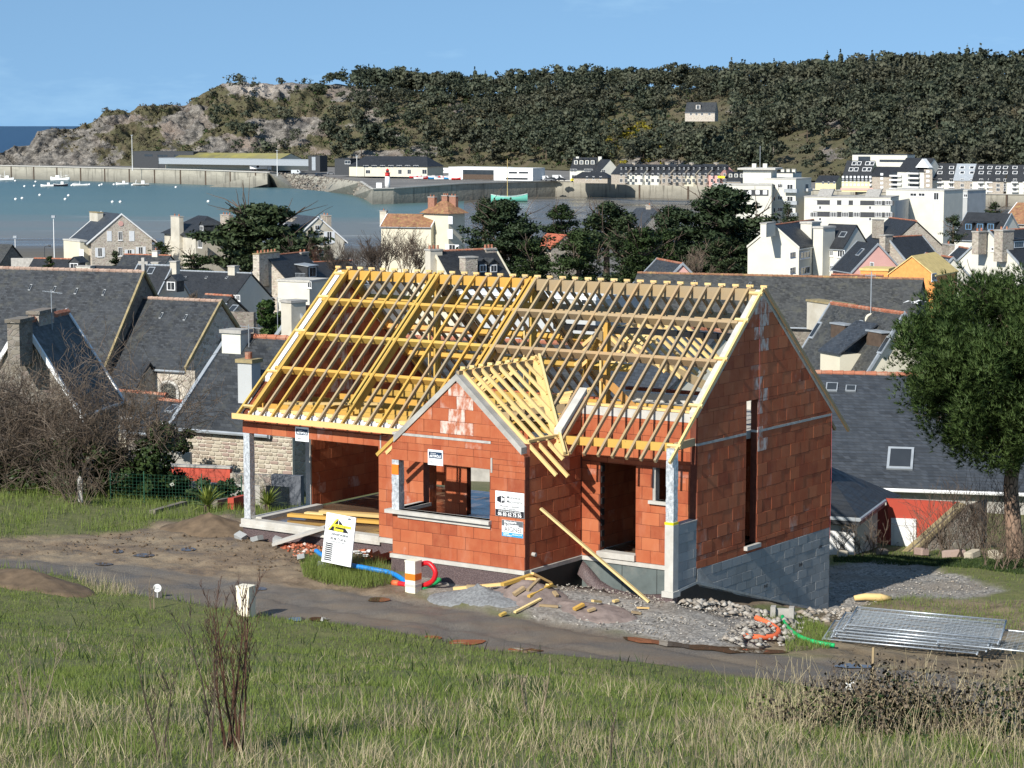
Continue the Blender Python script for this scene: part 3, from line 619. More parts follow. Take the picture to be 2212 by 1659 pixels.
tb('inner_verge', (-13.3, -.9, zr(-.9) - .17), (-13.3, RY, RZ - .17), .09, .2, 'y', UPF); tb('inner_verge', (-13.3, RY, RZ - .17), (-13.3, 7.0, zr(7.0) - .17), .09, .2, 'y', UPB)
# two trusses
for x in (-10.12, -6.94):
    for dx in (-.07, .07):
        tb('principal_rafter', (x + dx, -.6, zr(-.6) - .02), (x + dx, RY, RZ - .02), .075, .24, 'y', UPF, True); tb('rear_principal', (x + dx, RY, RZ - .1), (x + dx, 7.0, zr(7.0) - .1), .075, .22, 'g' if x > -8 else 'g', UPB, True)
    tb('king_post', (x, RY, 2.95), (x, RY, 6.3), .14, .16, 'y', (1, 0, 0)); tb('collar_beam', (x + .1, RY - .75, 5.85), (x + .1, RY + .75, 5.85), .07, .2, 'y')
    tb('tie_beam', (x, -.7, 2.85), (x, 6.9, 2.85), .16, .24, 'y'); tb('prop_post', (x - .15, RY - .15, 3.0), (x - .15, RY - .15, 5.3), .06, .06, 'p', (1, 0, 0))
# attic joists seen between the rafters
for y, z in ((-.35, 3.02), (.7, 2.98), (1.75, 2.98), (2.8, 2.98), (4.3, 2.98), (5.8, 2.98)):
    tb('attic_beam', (-13.4, y, z), (-10.25, y, z), .08, .24, 'y'); tb('attic_beam', (-10.0, y, z), (-7.05, y, z), .08, .24, 'y')
    if y > .5: tb('attic_beam', (-6.85, y, z), (-3.6, y, z), .08, .22, 'y')
for k in range(1, 8):
    x = -13.4 + .85 * k
    if abs(x + 10.1) > .3: tb('joist', (x, -.6, 2.84), (x, 3.0, 2.84), .07, .18, 'y')
tb('long_strut', (-8.6, .3, 3.05), (-5.2, 3.4, 3.25), .1, .2, 'g'); tb('long_strut', (-12.9, -.2, 3.15), (-10.4, 1.1, 3.18), .16, .06, 'p'); tb('long_strut', (-6.9, 1.4, 3.1), (-3.7, 2.0, 3.1), .1, .2, 'g')
tb('prop_post', (-4.1, 2.4, 3.0), (-4.1, 2.4, 5.6), .14, .14, 'y', (1, 0, 0)); tb('prop_post', (-4.22, 2.3, 3.0), (-4.22, 2.3, 5.0), .06, .06, 'p', (1, 0, 0)); tb('brace', (-4.1, 2.2, 4.2), (-3.2, 3.0, 3.0), .12, .2, 'o')
# roof of the front bay: ridge, rafters, valley board
tb('bay_ridge', (BXC, -2.45, 4.60), (BXC, .96, 4.60), .08, .2, 'g')
def zbay(x): return 4.78 - SL * abs(x - BXC)
URF, ULF = Vector((SL, 0, 1)).normalized(), Vector((-SL, 0, 1)).normalized()
for k in range(9):
    y = -2.25 + .38 * k
    xe = BXC + min(2.72 + (.12 if k == 1 else 0), .96 - y + .02) if k > 1 else BXC + 2.78 + .08 * k
    tb('bay_rafter', (BXC - .03, y, zbay(BXC - .03)), (xe, y, zbay(xe)), .062, .085, 'p', URF, True)
    xl = BXC - min(2.75, .96 - y)
    tb('bay_rafter', (BXC + .03, y + .07, zbay(BXC)), (xl, y + .07, zbay(xl)), .062, .085, 'p' if k % 3 else 'y', ULF, True)
    MB().box(-.07, .07, -.03, .03, -.03, .03).obj('rafter_cap', 'timber_pale', house, loc=(BXC, y + .03, 4.76))
tb('valley_board', (BXC - .02, .98, 4.74), (-2.95, -1.38, 2.70), .30, .03, 'p', (SL * .5, -SL * .5, 1)); tb('valley_rafter', (BXC + .06, .98, 4.82), (-2.90, -1.38, 2.76), .06, .08, 'p', (SL * .5, -SL * .5, 1)); tb('valley_rafter', (BXC, .98, 4.78), (-7.75, -1.46, 2.70), .06, .08, 'p', (-SL * .5, -SL * .5, 1))
for k in range(5): tb('stored_batten', (-6.9 + .12 * k, -1.6 + .25 * k, 3.25 + .05 * k), (-4.0 + .1 * k, .6 + .1 * k, 3.75 + .08 * k), .05, .06, 'p')
# rear cross roof seen through the rafters
XC = -5.4
def zx(x): return 5.3 - .8 * abs(x - XC)
tb('rear_ridge', (XC, 3.9, 5.15), (XC, 8.3, 5.15), .08, .2, 'g'); tb('rear_valley', (XC, 4.0, 5.1), (-3.4, 6.4, 3.6), .12, .24, 'g'); tb('rear_valley', (XC, 4.0, 5.1), (-7.4, 6.4, 3.6), .12, .24, 'y')
for k in range(10):
    y = 4.2 + .44 * k; w_ = min(1.7, (y - 3.85) * .95 + .3)
    tb('rear_bay_rafter', (XC, y, zx(XC)), (XC + w_, y, zx(XC + w_)), .07, .09, 'p', (.8, 0, 1), True); tb('rear_bay_rafter', (XC, y, zx(XC)), (XC - w_, y, zx(XC - w_)), .07, .09, 'p', (-.8, 0, 1), True)
masonry('rear_bay_wall', 'x', 8.1, 8.3, -7.1, -3.7, 0, 3.2, [(-6.3, -4.5, -1, 2.2)], [(.8, 1, 5.1 + .8 * XC - .1), (-.8, 1, 5.1 - .8 * XC - .1)])
masonry('rear_bay_side', 'y', -3.9, -3.7, 7.05, 8.1, -2.6, 3.1)
# ------------------------------------------------------------------ things on the building site
def hplane(px, axis, val):
    """house-frame point where the sight line through px meets the house plane axis = val"""
    r = ray(*px); o = Vector((0, 0, CAMZ)) - HN; c, s = math.cos(-HA), math.sin(-HA)
    f = lambda v: Vector((v.x * c - v.y * s, v.x * s + v.y * c, v.z)); r = f(r); o = f(o); i = 'xyz'.index(axis)
    return o + r * ((val - o[i]) / r[i])
# company boards fixed to the front wall
def board(nm, label, x0, x1, z0, z1, y=-2.5):
    o = MB().box(x0 - (x0 + x1) / 2, x1 - (x0 + x1) / 2, -.012, 0, 0, z1 - z0).obj(nm, 'white_board'); o.location = hw((x0 + x1) / 2, y, z0); o.rotation_euler = (0, 0, HA); tag(o, label, 'sign'); return o, x1 - x0, z1 - z0
BM_ = lambda dx, dz, d=-.0145: Matrix.Translation((dx, d, dz)) @ Matrix.Rotation(math.pi / 2, 4, 'X')
o, w, h = board('sign_board', 'white and black mason sign with cube logo and phone number on brick wall', -4.15, -3.31, 1.27, 1.88)
MB().box(-w / 2 + .004, w / 2 - .004, -.0135, -.0122, .004, h * .27).obj('number_band', 'black_print', o)
m = MB(); m.prism([(-.37, -.0125, .36), (-.25, -.0125, .32), (-.25, -.0125, .50), (-.37, -.0125, .46)], (0, -.002, 0)); m.prism([(-.235, -.0125, .32), (-.14, -.0125, .345), (-.14, -.0125, .47), (-.235, -.0125, .50)], (0, -.002, 0)); m.obj('logo', 'black_print', o)
text_mesh('M', .12, 'white_board', 'lettering', o, BM_(-.19, .41, -.0165), .9, 'CENTER', .003); text_mesh('Monvieux', .10, 'grey_print', 'lettering', o, BM_(-.09, .475), 1.02, 'LEFT', .001); text_mesh('Maçonnerie', .10, 'grey_print', 'lettering', o, BM_(-.09, .375), .98, 'LEFT', .001)
text_mesh('Maçonnerie Traditionnelle', .052, 'grey_print', 'lettering', o, BM_(0, .255), 1, 'CENTER', .001); text_mesh('Neuf & Rénovation', .052, 'grey_print', 'lettering', o, BM_(0, .195), 1, 'CENTER', .001)
text_mesh('06 83 62 75 56', .115, 'white_board', 'lettering', o, BM_(0, .055), .98, 'CENTER', .003); text_mesh('20 LES ROCADES 22510 TRÉDANIEL', .04, 'white_board', 'lettering', o, BM_(0, .13), 1.05, 'CENTER', .001)
o, w, h = board('sign_board', 'dark grey, white and blue carpenter sign below the mason sign', -3.96, -3.34, .79, 1.19)
MB().box(-w / 2 + .003, w / 2 - .003, -.0135, -.0122, h * .64, h - .003).obj('title_band', 'grey_print', o); MB().box(-w / 2 + .003, w / 2 - .003, -.0135, -.0122, .003, h * .25).obj('address_band', 'blue_print', o)
text_mesh('Menuiserie', .085, 'white_board', 'lettering', o, BM_(-.24, .355), .95, 'LEFT', .002); text_mesh('& Charpente', .085, 'white_board', 'lettering', o, BM_(-.24, .285), .95, 'LEFT', .002); text_mesh('AIGNEL', .165, 'grey_print', 'lettering', o, BM_(-.24, .175), .95, 'LEFT', .001)
text_mesh('PLEDRAN', .04, 'white_board', 'lettering', o, BM_(-.27, .07), 1, 'LEFT', .001); text_mesh('SAINT-BRIEUC', .04, 'white_board', 'lettering', o, BM_(-.27, .03), 1, 'LEFT', .001); text_mesh('06 63 04 22 79', .045, 'white_board', 'lettering', o, BM_(0, .06), 1, 'LEFT', .001)
# the free-standing site board
b0 = hplane((695, 1208), 'y', -3.45); b1 = hplane((758, 1216), 'y', -3.45); SW = b1.x - b0.x; SH = 1.24
sg = MB().box(0, SW, -.015, .015, 0, SH).obj('site_board', 'white_board'); sg.location = hw(b0.x, -3.45, b0.z - .05); sg.rotation_euler = (R(-7), R(3), HA)
tag(sg, 'white upright site board with black and yellow triangle logo in the grass', 'sign')
kx = SW; y_ = -.017
def sg_poly(nm, pts, mt, d=0.0): MB().prism([(a * kx, y_ - d, b * SH) for a, b in pts], (0, -.002, 0)).obj(nm, mt, sg)
sg_poly('logo', [(.14, .655), (.82, .655), (.66, .76), (.44, .90), (.42, .90)], 'black_print'); sg_poly('logo_stripe', [(.10, .66), (.15, .66), (.44, .915), (.38, .915)], 'yellow_print', .002); sg_poly('logo_band', [(.26, .745), (.88, .745), (.88, .80), (.30, .80)], 'yellow_print', .004)
sg_poly('logo_gap', [(.435, .80), (.455, .80), (.455, .90), (.435, .90)], 'white_board', .003); sg_poly('small_logo', [(.72, .93), (.84, .93), (.84, .965), (.76, .965)], 'grey_print')
SM_ = lambda a, b, d=.024: Matrix.Translation((a * kx, -d, b * SH)) @ Matrix.Rotation(math.pi / 2, 4, 'X')
text_mesh("Maître d'oeuvre", .072, 'black_print', 'lettering', sg, SM_(.58, .772), .95, 'CENTER'); text_mesh('Espace', .105, 'yellow_print', 'lettering', sg, SM_(.47, .695), 1.05, 'CENTER', .004); text_mesh('Construction', .105, 'grey_print', 'lettering', sg, SM_(.5, .60), 1.08, 'CENTER', .002); text_mesh('Plans personnalisés - Permis de construire', .034, 'grey_print', 'lettering', sg, SM_(.5, .55), 1, 'CENTER')
text_mesh('02 96 72 63 63', .085, 'black_print', 'lettering', sg, SM_(.5, .50), 1, 'CENTER', .001); text_mesh('www.espace-construction.fr', .05, 'grey_print', 'lettering', sg, SM_(.5, .445), 1, 'CENTER'); text_mesh("BUREAU D'ETUDES", .05, 'grey_print', 'lettering', sg, Matrix.Translation((.20 * kx, -.02, .79 * SH)) @ Matrix.Rotation(math.pi / 2, 4, 'X') @ Matrix.Rotation(R(44), 4, 'Z'), .9, 'CENTER')
for k in range(9):
    z = .40 - k * .041; MB().box(.08 * kx, .33 * kx, y_ - .003, y_ - .001, (z - .026) * SH, z * SH).obj('list_bar', 'black_print', sg)
    for q in range(2): MB().box(.37 * kx, (.55 + .3 * ((k * 7 + q * 3) % 5) / 5) * kx, y_ - .002, y_ - .001, (z - .008 - q * .014) * SH, (z - .003 - q * .014) * SH).obj('list_line', 'grey_print', sg)
# cream marker post, utility cabinet, round survey markers
g0 = ground_pt(893, 1278); o = thing('marker_post', 'square cream plastic post with orange band beside red hose loop', 'post', g0, HA)
MB().box(-.15, .15, -.13, .13, -.05, .74).obj('shaft', 'cream_plastic', o); MB().box(-.16, .16, -.14, .14, .74, .78).obj('cap', 'cream_plastic', o); MB().box(-.153, .153, -.133, .133, .3, .46).obj('reflective_band', 'orange_tape', o); MB().box(-.156, .156, -.136, .136, .14, .2).obj('label_strip', 'concrete_light', o)
g0 = ground_pt(532, 1332); o = thing('utility_cabinet', 'cream utility meter cabinet standing at the grass edge of the lane', 'cabinet', g0, HA + .15)
MB().box(-.17, .17, -.14, .14, -.1, .69).obj('body', 'cream_plastic', o); MB().box(-.18, .18, -.15, .15, .69, .73).obj('cap', 'cream_plastic', o); MB().box(-.15, .15, -.148, -.14, .04, .66).obj('door', 'cream_plastic', o); MB().box(.145, .172, -.145, -.135, -.05, .69).obj('corner_rib', 'cream_plastic', o); MB().tube([(.11, -.15, .36), (.11, -.16, .36)], .012, 8).obj('lock', 'grey_print', o)
for (x, y, lab) in ((340, 1288, 'white round marker disc on a short stake by the lane bank'), (1835, 1500, 'white round marker disc on a short stake among the brambles')):
    g0 = ground_pt(x, y); o = thing('survey_marker', lab, 'marker', g0, .1, 'round survey markers'); MB().tube([(0, 0, -.1), (0, 0, .1)], .012, 6).obj('stake', 'white_paint', o); MB().tube([(0, -.012, .2), (0, .0, .2)], .1, 20).obj('disc', 'white_board', o)
    text_mesh('réseau', .035, 'grey_print', 'lettering', o, Matrix.Translation((0, -.014, .2)) @ Matrix.Rotation(math.pi / 2, 4, 'X'), 1, 'CENTER')
# hoses and pipes
def smooth(pts, n=8):
    pts = [Vector(p) for p in pts]; out = []
    for i in range(len(pts) - 1):
        p0, p1, p2, p3 = pts[max(i - 1, 0)], pts[i], pts[i + 1], pts[min(i + 2, len(pts) - 1)]
        for k in range(n):
            t = k / n; out.append(.5 * ((2 * p1) + (p2 - p0) * t + (2 * p0 - 5 * p1 + 4 * p2 - p3) * t * t + (3 * p1 - p0 - 3 * p2 + p3) * t ** 3))
    return out + [pts[-1]]
def hose(nm, label, pts, r, mat, ribs=True):
    q = []
    for p in pts:
        g = ground_pt(p[0], p[1]); q.append(g + Vector((0, 0, r * .8 + (p[2] if len(p) > 2 else 0))))
    c = smooth(q, 10); L0 = c[0].copy()
    rr_ = [r * (1 + (.06 if ribs and i % 2 else 0)) for i in range(len(c))]
    return tag(MB().tube([p - L0 for p in c], rr_, 8).obj(nm, mat, None, True, L0), label, 'pipe' if 'pipe' in nm else 'hose')
hose('conduit_hose', 'bright blue ribbed conduit snaking from site board to cream post', [(683, 1212, .22), (700, 1222, .2), (740, 1238, .2), (800, 1245, .14), (850, 1251, .08), (885, 1268)], .062, 'hose_blue')
pc = ground_pt(905, 1272); c = [pc + Vector((math.cos(HA) * a, math.sin(HA) * a, b)) for a, b in ((-.62, .06), (-.2, .06), (.12, .10), (.42, .25), (.5, .48), (.32, .66), (.1, .63), (-.02, .55))]; c = smooth(c, 10)
rh_ = tag(MB().tube([p - pc for p in c], [.06 * (1 + .07 * (i % 2)) for i in range(len(c))], 8).obj('conduit_hose', 'hose_red', None, True, pc), 'red ribbed conduit rising in a loop beside cream marker post', 'hose')
MB().tube([p - pc for p in (c[0] + Vector((-.16, .12, 0)), c[0])], .07, 8).obj('end_cap', 'pipe_orange', rh_, True)
hose('conduit_hose', 'dark green ribbed conduit loop on gravel behind red conduit', [(905, 1272), (935, 1262, .06), (950, 1266, .12), (930, 1272, .03), (912, 1276)], .045, 'hose_green')
hose('conduit_stub', 'short red conduit arc sticking out of the gravel by the lane', [(1012, 1296, -.02), (1020, 1293, .06), (1030, 1297, .05), (1038, 1306, -.02)], .04, 'hose_red')
hose('drain_pipe', 'bent orange corrugated pipe lying on the rubble mound', [(1606, 1383, .05), (1640, 1386, .05), (1672, 1384, .05), (1682, 1374, .06), (1668, 1362, .07), (1633, 1348, .1)], .065, 'pipe_orange')
hose('drain_pipe', 'bright green pipe curving across weeds toward fence panels', [(1690, 1346, .12), (1700, 1362, .05), (1725, 1380, .03), (1760, 1392, .02), (1803, 1399, .01)], .05, 'bright_green')
g0 = ground_pt(1690, 1340); o = thing('gutter_block', 'upright grey concrete channel block beside the rubble', 'block', g0, -.2)
m = MB(); m.box(-.28, -.16, -.12, .12, -.05, .34); m.box(.16, .28, -.12, .12, -.05, .34); m.box(-.16, .16, .02, .1, -.05, .28); m.obj('channel', 'concrete', o)
# stack of temporary fence panels lying flat
def fence_panel(loc, rz, tilt, label):
    o = thing('fence_panel', label, 'fence panel', loc, rz, 'temporary fence panels stacked flat'); o.rotation_euler = (R(tilt), R(2.0), rz)
    W_, H_ = 3.5, 2.0; m = MB()
    m.tube([(0, 0, 0), (W_, 0, 0)], .022, 6); m.tube([(0, H_, 0), (W_, H_, 0)], .022, 6); m.tube([(0, -.12, 0), (0, H_ + .02, 0)], .022, 6); m.tube([(W_, -.12, 0), (W_, H_ + .02, 0)], .022, 6); m.obj('tube_frame', 'galv', o, True)
    m = MB()
    for k in range(1, 34): m.beam((W_ * k / 34, .02, .0), (W_ * k / 34, H_ - .02, .0), .006, .006)
    for k in range(1, 13): m.beam((.02, H_ * k / 13, .005), (W_ - .02, H_ * k / 13, .005), .008, .008)
    m.obj('wire_mesh', 'galv', o)
f0 = ground_pt(1780, 1386); f1 = ground_pt(2195, 1432); fa = math.atan2(f1.y - f0.y, f1.x - f0.x)
FL = ['lowest galvanised fence panel of the flat stack', 'second fence panel up in the flat stack', 'third fence panel up in the flat stack', 'fourth fence panel up, shifted toward the lane', 'fifth fence panel up in the flat stack', 'topmost galvanised fence panel of the flat stack']
for k in range(6):
    d = Vector((rng.uniform(-.12, .12) + .1 * k, rng.uniform(-.05, .05) + .05 * k, .06 + .055 * k)); fence_panel(f0 + d, fa + rng.uniform(-.02, .02), 0, FL[k])
d = Vector((math.cos(fa), math.sin(fa), 0)); fence_panel(f0 + d * 2.6 + Vector((0, .1, .12)), fa - .02, 0, 'fence panel lying past the right end of the flat stack')
# planks
def plank(nm, label, a, b, w, h, mat='timber_pale', up=(0, 0, 1), cat='plank', group=None):
    a = Vector(a); b = Vector(b); o = MB().beam(Vector((0, 0, 0)), b - a, w, h, up).obj(nm, mat, None, False, a); return tag(o, label, cat, group)
t0 = hplane((1168, 1098), 'x', -3.2); t1 = hplane((1402, 1300), 'z', -.62)
plank('plank', 'long pale timber plank leaning across the entrance to brick wall', hw(*t1), hw(*t0), .11, .05)
for i, (a, b, w, mt, lab) in enumerate([((-12.9, .1), (-9.3, .75), .22, 'timber_treated', 'widest treated plank on the wet loggia floor'), ((-12.6, .45), (-9.2, 1.2), .2, 'timber_pale', 'pale plank beside the widest plank on loggia floor'), ((-12.2, .9), (-9.4, 1.7), .1, 'timber_orange', 'narrow orange batten at back of plank pile'), ((-12.0, .35), (-9.2, .95), .2, 'timber_pale', 'upper plank lying across the pile in the loggia')]):
    plank('plank', lab, hw(a[0], a[1], .05 + (.14 if i == 3 else .02 * i)), hw(b[0], b[1], .05 + (.14 if i == 3 else .02 * i)), w, .08, mt)
r0 = hplane((697, 1124), 'y', -1.0); r1 = ground_pt(590, 1181)
o = plank('ramp_board', 'grey weathered scaffold board sloping from plinth to mud', r1 + Vector((0, 0, .08)), hw(r0.x, -.9, .06), .42, .07, 'concrete_light'); 
o2 = plank('bearing_block', 'pale block of wood wedged beside the site board', hw(-9.9, -1.5, -.4), hw(-9.9, -1.5, -.1), .05, .1, 'timber_pale', (1, 0, 0), 'wood block')
# heaps of gravel and sand
plain('grey_gravel', (.24, .245, .245), .95, .5, 16, .8, None, .3, 0, 'World'); plain('pink_sand', (.25, .195, .17), .95, .35, 5, .5, None, .2, 0, 'World')
plain('mud_plain', (.15, .105, .065), .9, .45, 3, .6, None, .3, 0, 'World')
HEAPS = []
def heap_z(p):
    z = 0.
    for c, rx, ry, h, a in HEAPS:
        dx, dy = p.x - c.x, p.y - c.y; x, y = dx * math.cos(a) + dy * math.sin(a), -dx * math.sin(a) + dy * math.cos(a); r = math.hypot(x / rx, y / ry)
        if r < 1: z = max(z, h * (1 - r) ** 1.15)
    return z
def heap(nm, label, c, rx, ry, h, mat, seed, rz=0.):
    n, k = 40, 14; vs = [(0, 0, h)]; HEAPS.append((c, rx, ry, h, rz))
    for i in range(1, k + 1):
        for j in range(n):
            a = 2 * math.pi * j / n; rr_ = i / k; f = 1 + .35 * (vnoise(math.cos(a) * 1.5 + 5, math.sin(a) * 1.5 + 5, seed) - .5) 
            x, y = rx * rr_ * f * math.cos(a), ry * rr_ * f * math.sin(a); xx, yy = x * math.cos(rz) - y * math.sin(rz), x * math.sin(rz) + y * math.cos(rz)
            z = h * (1 - rr_) ** 1.15 + .12 * (float(fbm(xx * 2.5 + 9, yy * 2.5, seed + 3)) - .5) * (1 - rr_ ** 3) + .07 * (float(fbm(xx * 9 + 9, yy * 9, seed + 5)) - .5) - (.25 * max(0, rr_ - .85) / .15)
            vs.append((xx, yy, z + gz(c.x + xx, c.y + yy) - c.z))
    fs = [(0, 1 + j, 1 + (j + 1) % n) for j in range(n)] + [(1 + (i - 1) * n + j, 1 + i * n + j, 1 + i * n + (j + 1) % n, 1 + (i - 1) * n + (j + 1) % n) for i in range(1, k) for j in range(n)]
    o = MB().add(vs, fs).obj(nm, mat, None, True, c); return tag(o, label, 'heap')
heap('gravel_heap', 'heap of grey crushed stone against the front wall', hw(-3.9, -3.6, -.5) + Vector((0, 0, 0)), 1.5, .75, .32, 'grey_gravel', 21, HA)
heap('sand_heap', 'heap of pinkish sand at the entrance corner', hw(-2.9, -2.95, -.55), 1.25, 1.0, .42, 'pink_sand', 22, HA)
heap('sand_heap', 'low spread of pinkish sand in front of the doorway', hw(-1.3, -2.9, -.65), 1.5, .9, .13, 'pink_sand', 23, HA)
heap('earth_bank', 'dark earth bank dug up beside the loggia corner', hw(-15.2, -.6, -.5), 1.9, .9, .5, 'mud_plain', 24, HA)
offs = [((980, 1281), (1090, 1276), .12, 'long offcut lying at the top of the gravel'), ((1085, 1292), (1148, 1274), .14, 'thick offcut resting crosswise on the heap'), ((1008, 1290), (1040, 1287), .12, 'squat offcut in front of long offcut'), ((1128, 1277), (1160, 1280), .1, 'short yellow offcut on sand edge'), ((1140, 1300), (1165, 1284), .09, 'dark damp offcut pointing at the wall'), ((1150, 1283), (1190, 1277), .1, 'pale offcut beside the dark damp one'), ((1142, 1306), (1192, 1288), .1, 'long thin offcut in front of sand heap'), ((1110, 1302), (1132, 1298), .14, 'square orange wood block on gravel'), ((1112, 1328), (1168, 1308), .08, 'dark batten lying nearest the lane'), ((1165, 1315), (1206, 1318), .09, 'pale batten parallel to the lane'), ((1182, 1290), (1200, 1284), .1, 'small offcut by the sand heap'), ((1240, 1326), (1260, 1322), .12, 'green-grey block lying by itself'), ((1270, 1330), (1285, 1328), .1, 'small cube of wood at the lane edge'), ((1280, 1312), (1297, 1308), .1, 'little pale wedge on pink sand'), ((1365, 1329), (1384, 1328), .1, 'yellow block lying farthest along the gravel'), ((1376, 1318), (1402, 1317), .06, 'thin strip of wood on the gravel'), ((1080, 1335), (1092, 1332), .1, 'brick-coloured chip at lane edge'), ((1196, 1298), (1204, 1302), .1, 'broken end block under sand heap'), ((1325, 1305), (1335, 1303), .1, 'tiny pale block below leaning plank')]
for i, (a, b, w, lab) in enumerate(offs):
    pa, pb = ground_pt(*a), ground_pt(*b); w *= .9; pa.z += heap_z(pa); pb.z += heap_z(pb); z = Vector((0, 0, .06 + (.1 if i in (1, 5) else 0)))
    plank('timber_offcut', lab, pa + z, pb + z + Vector((0, 0, rng.uniform(-.03, .05))), w, w * .6, ['timber_pale', 'timber_treated', 'timber_grey', 'timber_pale', 'timber_grey'][i % 5], (0, 0, 1), 'offcut', 'timber offcuts scattered on the gravel')
heap('soil_bank', 'low bank of dug soil and turf at the lane bend', ground_pt(60, 1262), 2.6, 1.1, .4, 'mud_plain', 25, HA)
# rubble: uneven stones in loose spreads
def mat_rubble():
    t = NT('rubble_stone'); r = t.rnd(); t.col(t.ramp(r, [(0, (.17, .15, .125)), (.4, (.31, .28, .24)), (.75, (.44, .41, .36)), (1, (.25, .20, .15))]), .95, .2); t.bump(t.noise(30, 3, t.coord('World')), .5, .01)
    t = NT('rubble_tile'); r = t.rnd(); t.col(t.ramp(r, [(0, (.25, .06, .03)), (.6, (.40, .12, .06)), (.85, (.50, .20, .12)), (1, (.6, .57, .52))]), .9, .2)
mat_rubble()
ICO = None
def stones(nm, label, pts, smin, smax, mat, seed, flat=.6, cat='rubble'):
    rr_ = np.random.RandomState(seed); ph = np.array([(1, 0, .1), (.3, .95, 0), (-.8, .55, .1), (-.8, -.6, 0), (.35, -.9, .1), (.1, .1, .9), (-.1, 0, -.7)]); F = [(0, 1, 5), (1, 2, 5), (2, 3, 5), (3, 4, 5), (4, 0, 5), (1, 0, 6), (2, 1, 6), (3, 2, 6), (4, 3, 6), (0, 4, 6)]
    V = []; FF = []; rn = []
    for i, p in enumerate(pts):
        s = smin + (smax - smin) * rr_.rand() ** 2.2; q = ph * (s * (.7 + .6 * rr_.rand(7, 1))) * np.array([1, .8, flat]); a = rr_.rand() * 6.28
        q = np.stack([q[:, 0] * math.cos(a) - q[:, 1] * math.sin(a), q[:, 0] * math.sin(a) + q[:, 1] * math.cos(a), q[:, 2]], -1)
        V.append(q + np.array([p[0], p[1], p[2] + s * flat * .35])); FF += [(a_ + 7 * i, b_ + 7 * i, c_ + 7 * i) for a_, b_, c_ in F]; rn += [rr_.rand()] * 10
    o = link(nm, npmesh(nm, np.concatenate(V), np.array(FF), mat, [('rnd', 'FACE', rn)]), kind='stuff'); return tag(o, label, cat)
def spread(poly, n, seed, hump=0.0):
    poly = xy(poly); rr_ = np.random.RandomState(seed); a = np.array(poly); X = rr_.uniform(a[:, 0].min(), a[:, 0].max(), n * 6); Y = rr_.uniform(a[:, 1].min(), a[:, 1].max(), n * 6)
    d = inpoly(X, Y, poly); k = d > 0; X, Y, d = X[k][:n], Y[k][:n], d[k][:n]; Z = zrel(X, Y) + CAMZ + hump * np.clip(d / .6, 0, 1); return np.stack([X, Y, Z], -1)
stones('stone_rubble', 'pale broken stones strewn along the foot of the basement wall', np.concatenate([spread([(1455, 1290), (1600, 1312), (1740, 1338), (1690, 1342), (1560, 1330), (1450, 1305)], 420, 1, .08), spread([(1700, 1330), (1790, 1318), (1860, 1308), (1850, 1340), (1760, 1352)], 200, 2, .08)]), .03, .14, 'rubble_stone', 1)
stones('stone_rubble', 'mound of mixed rubble under the orange pipe by the lane', spread([(1555, 1375), (1600, 1350), (1660, 1340), (1740, 1345), (1730, 1372), (1700, 1395), (1600, 1402)], 380, 3, .16), .03, .13, 'rubble_stone', 2)
stones('loose_gravel', 'small loose stones scattered over the gravel apron', np.concatenate([spread([(930, 1290), (1130, 1250), (1450, 1290), (1640, 1335), (1600, 1390), (1475, 1388), (1237, 1350), (1071, 1322)], 2200, 4), spread([(1790, 1225), (1990, 1225), (2150, 1275), (2000, 1290), (1800, 1318)], 900, 5)]), .012, .05, 'rubble_stone', 3, .6, 'gravel')
stones('tile_rubble', 'crushed red brick rubble between scaffold board and site board', np.concatenate([spread([(600, 1180), (640, 1172), (700, 1180), (700, 1200), (640, 1204)], 260, 6, .1), spread([(770, 1195), (840, 1190), (845, 1222), (780, 1222)], 60, 16, .05)]), .03, .1, 'rubble_tile', 4)
stones('mud_clods', 'dark clods and pebbles on the rutted mud', spread([(60, 1170), (360, 1140), (500, 1120), (640, 1190), (760, 1240), (560, 1235), (300, 1200), (0, 1195)], 700, 7), .015, .06, 'mud_plain', 5, .6, 'mud')
for i, (x, y, lab) in enumerate([(790, 1205, 'broken hollow terracotta block tilted on the rubble pile'), (815, 1212, 'flat broken terracotta block at rubble pile'), (800, 1195, 'terracotta block shard standing up behind the pile'), (832, 1215, 'terracotta block piece against the plinth')]):
    g0 = ground_pt(x, y); o = link('broken_block', BRICK_ME, None, g0 + Vector((0, 0, .12))); o.scale = (.42, .2, .2); o.rotation_euler = (rng.uniform(-.6, .6), rng.uniform(-.5, .5), rng.uniform(0, 3)); tag(o, lab, 'brick')
for i, (x, y, lab) in enumerate([(555, 1168, 'grey concrete lump by the loggia plinth'), (520, 1163, 'yellowish stone block on the mud'), (600, 1170, 'grey concrete slab piece by scaffold board'), (655, 1208, 'grey slab shard on the mud before site board'), (700, 1226, 'flat pale slab piece in front of blue hose')]):
    g0 = ground_pt(x, y); o = link('concrete_lump', BLOCK_ME, None, g0 + Vector((0, 0, .06))); o.scale = (.3, .22, .13); o.rotation_euler = (rng.uniform(-.4, .4), rng.uniform(-.4, .4), rng.uniform(0, 3)); tag(o, lab, 'lump')
m = MB(); rr_ = random.Random(4)
for k in range(9): a = rr_.uniform(0, 6.28); m.beam((rr_.uniform(-.25, .25), rr_.uniform(-.2, .2), .05 + .02 * k), (rr_.uniform(-.3, .3), rr_.uniform(-.2, .2), .08 + .02 * k), .16, .02)
tag(m.obj('broken_plasterboard', 'white_board', None, False, ground_pt(775, 1208)), 'pile of broken white board pieces beside site board', 'rubble')
g0 = ground_pt(1885, 1300); o = MB().tube([(-.5, 0, .1), (-.2, .03, .13), (.2, -.02, .12), (.5, .05, .08)], [.07, .1, .11, .06], 8).obj('log', 'timber_pale', None, True, g0); tag(o, 'pale split log lying on the bare earth', 'log')
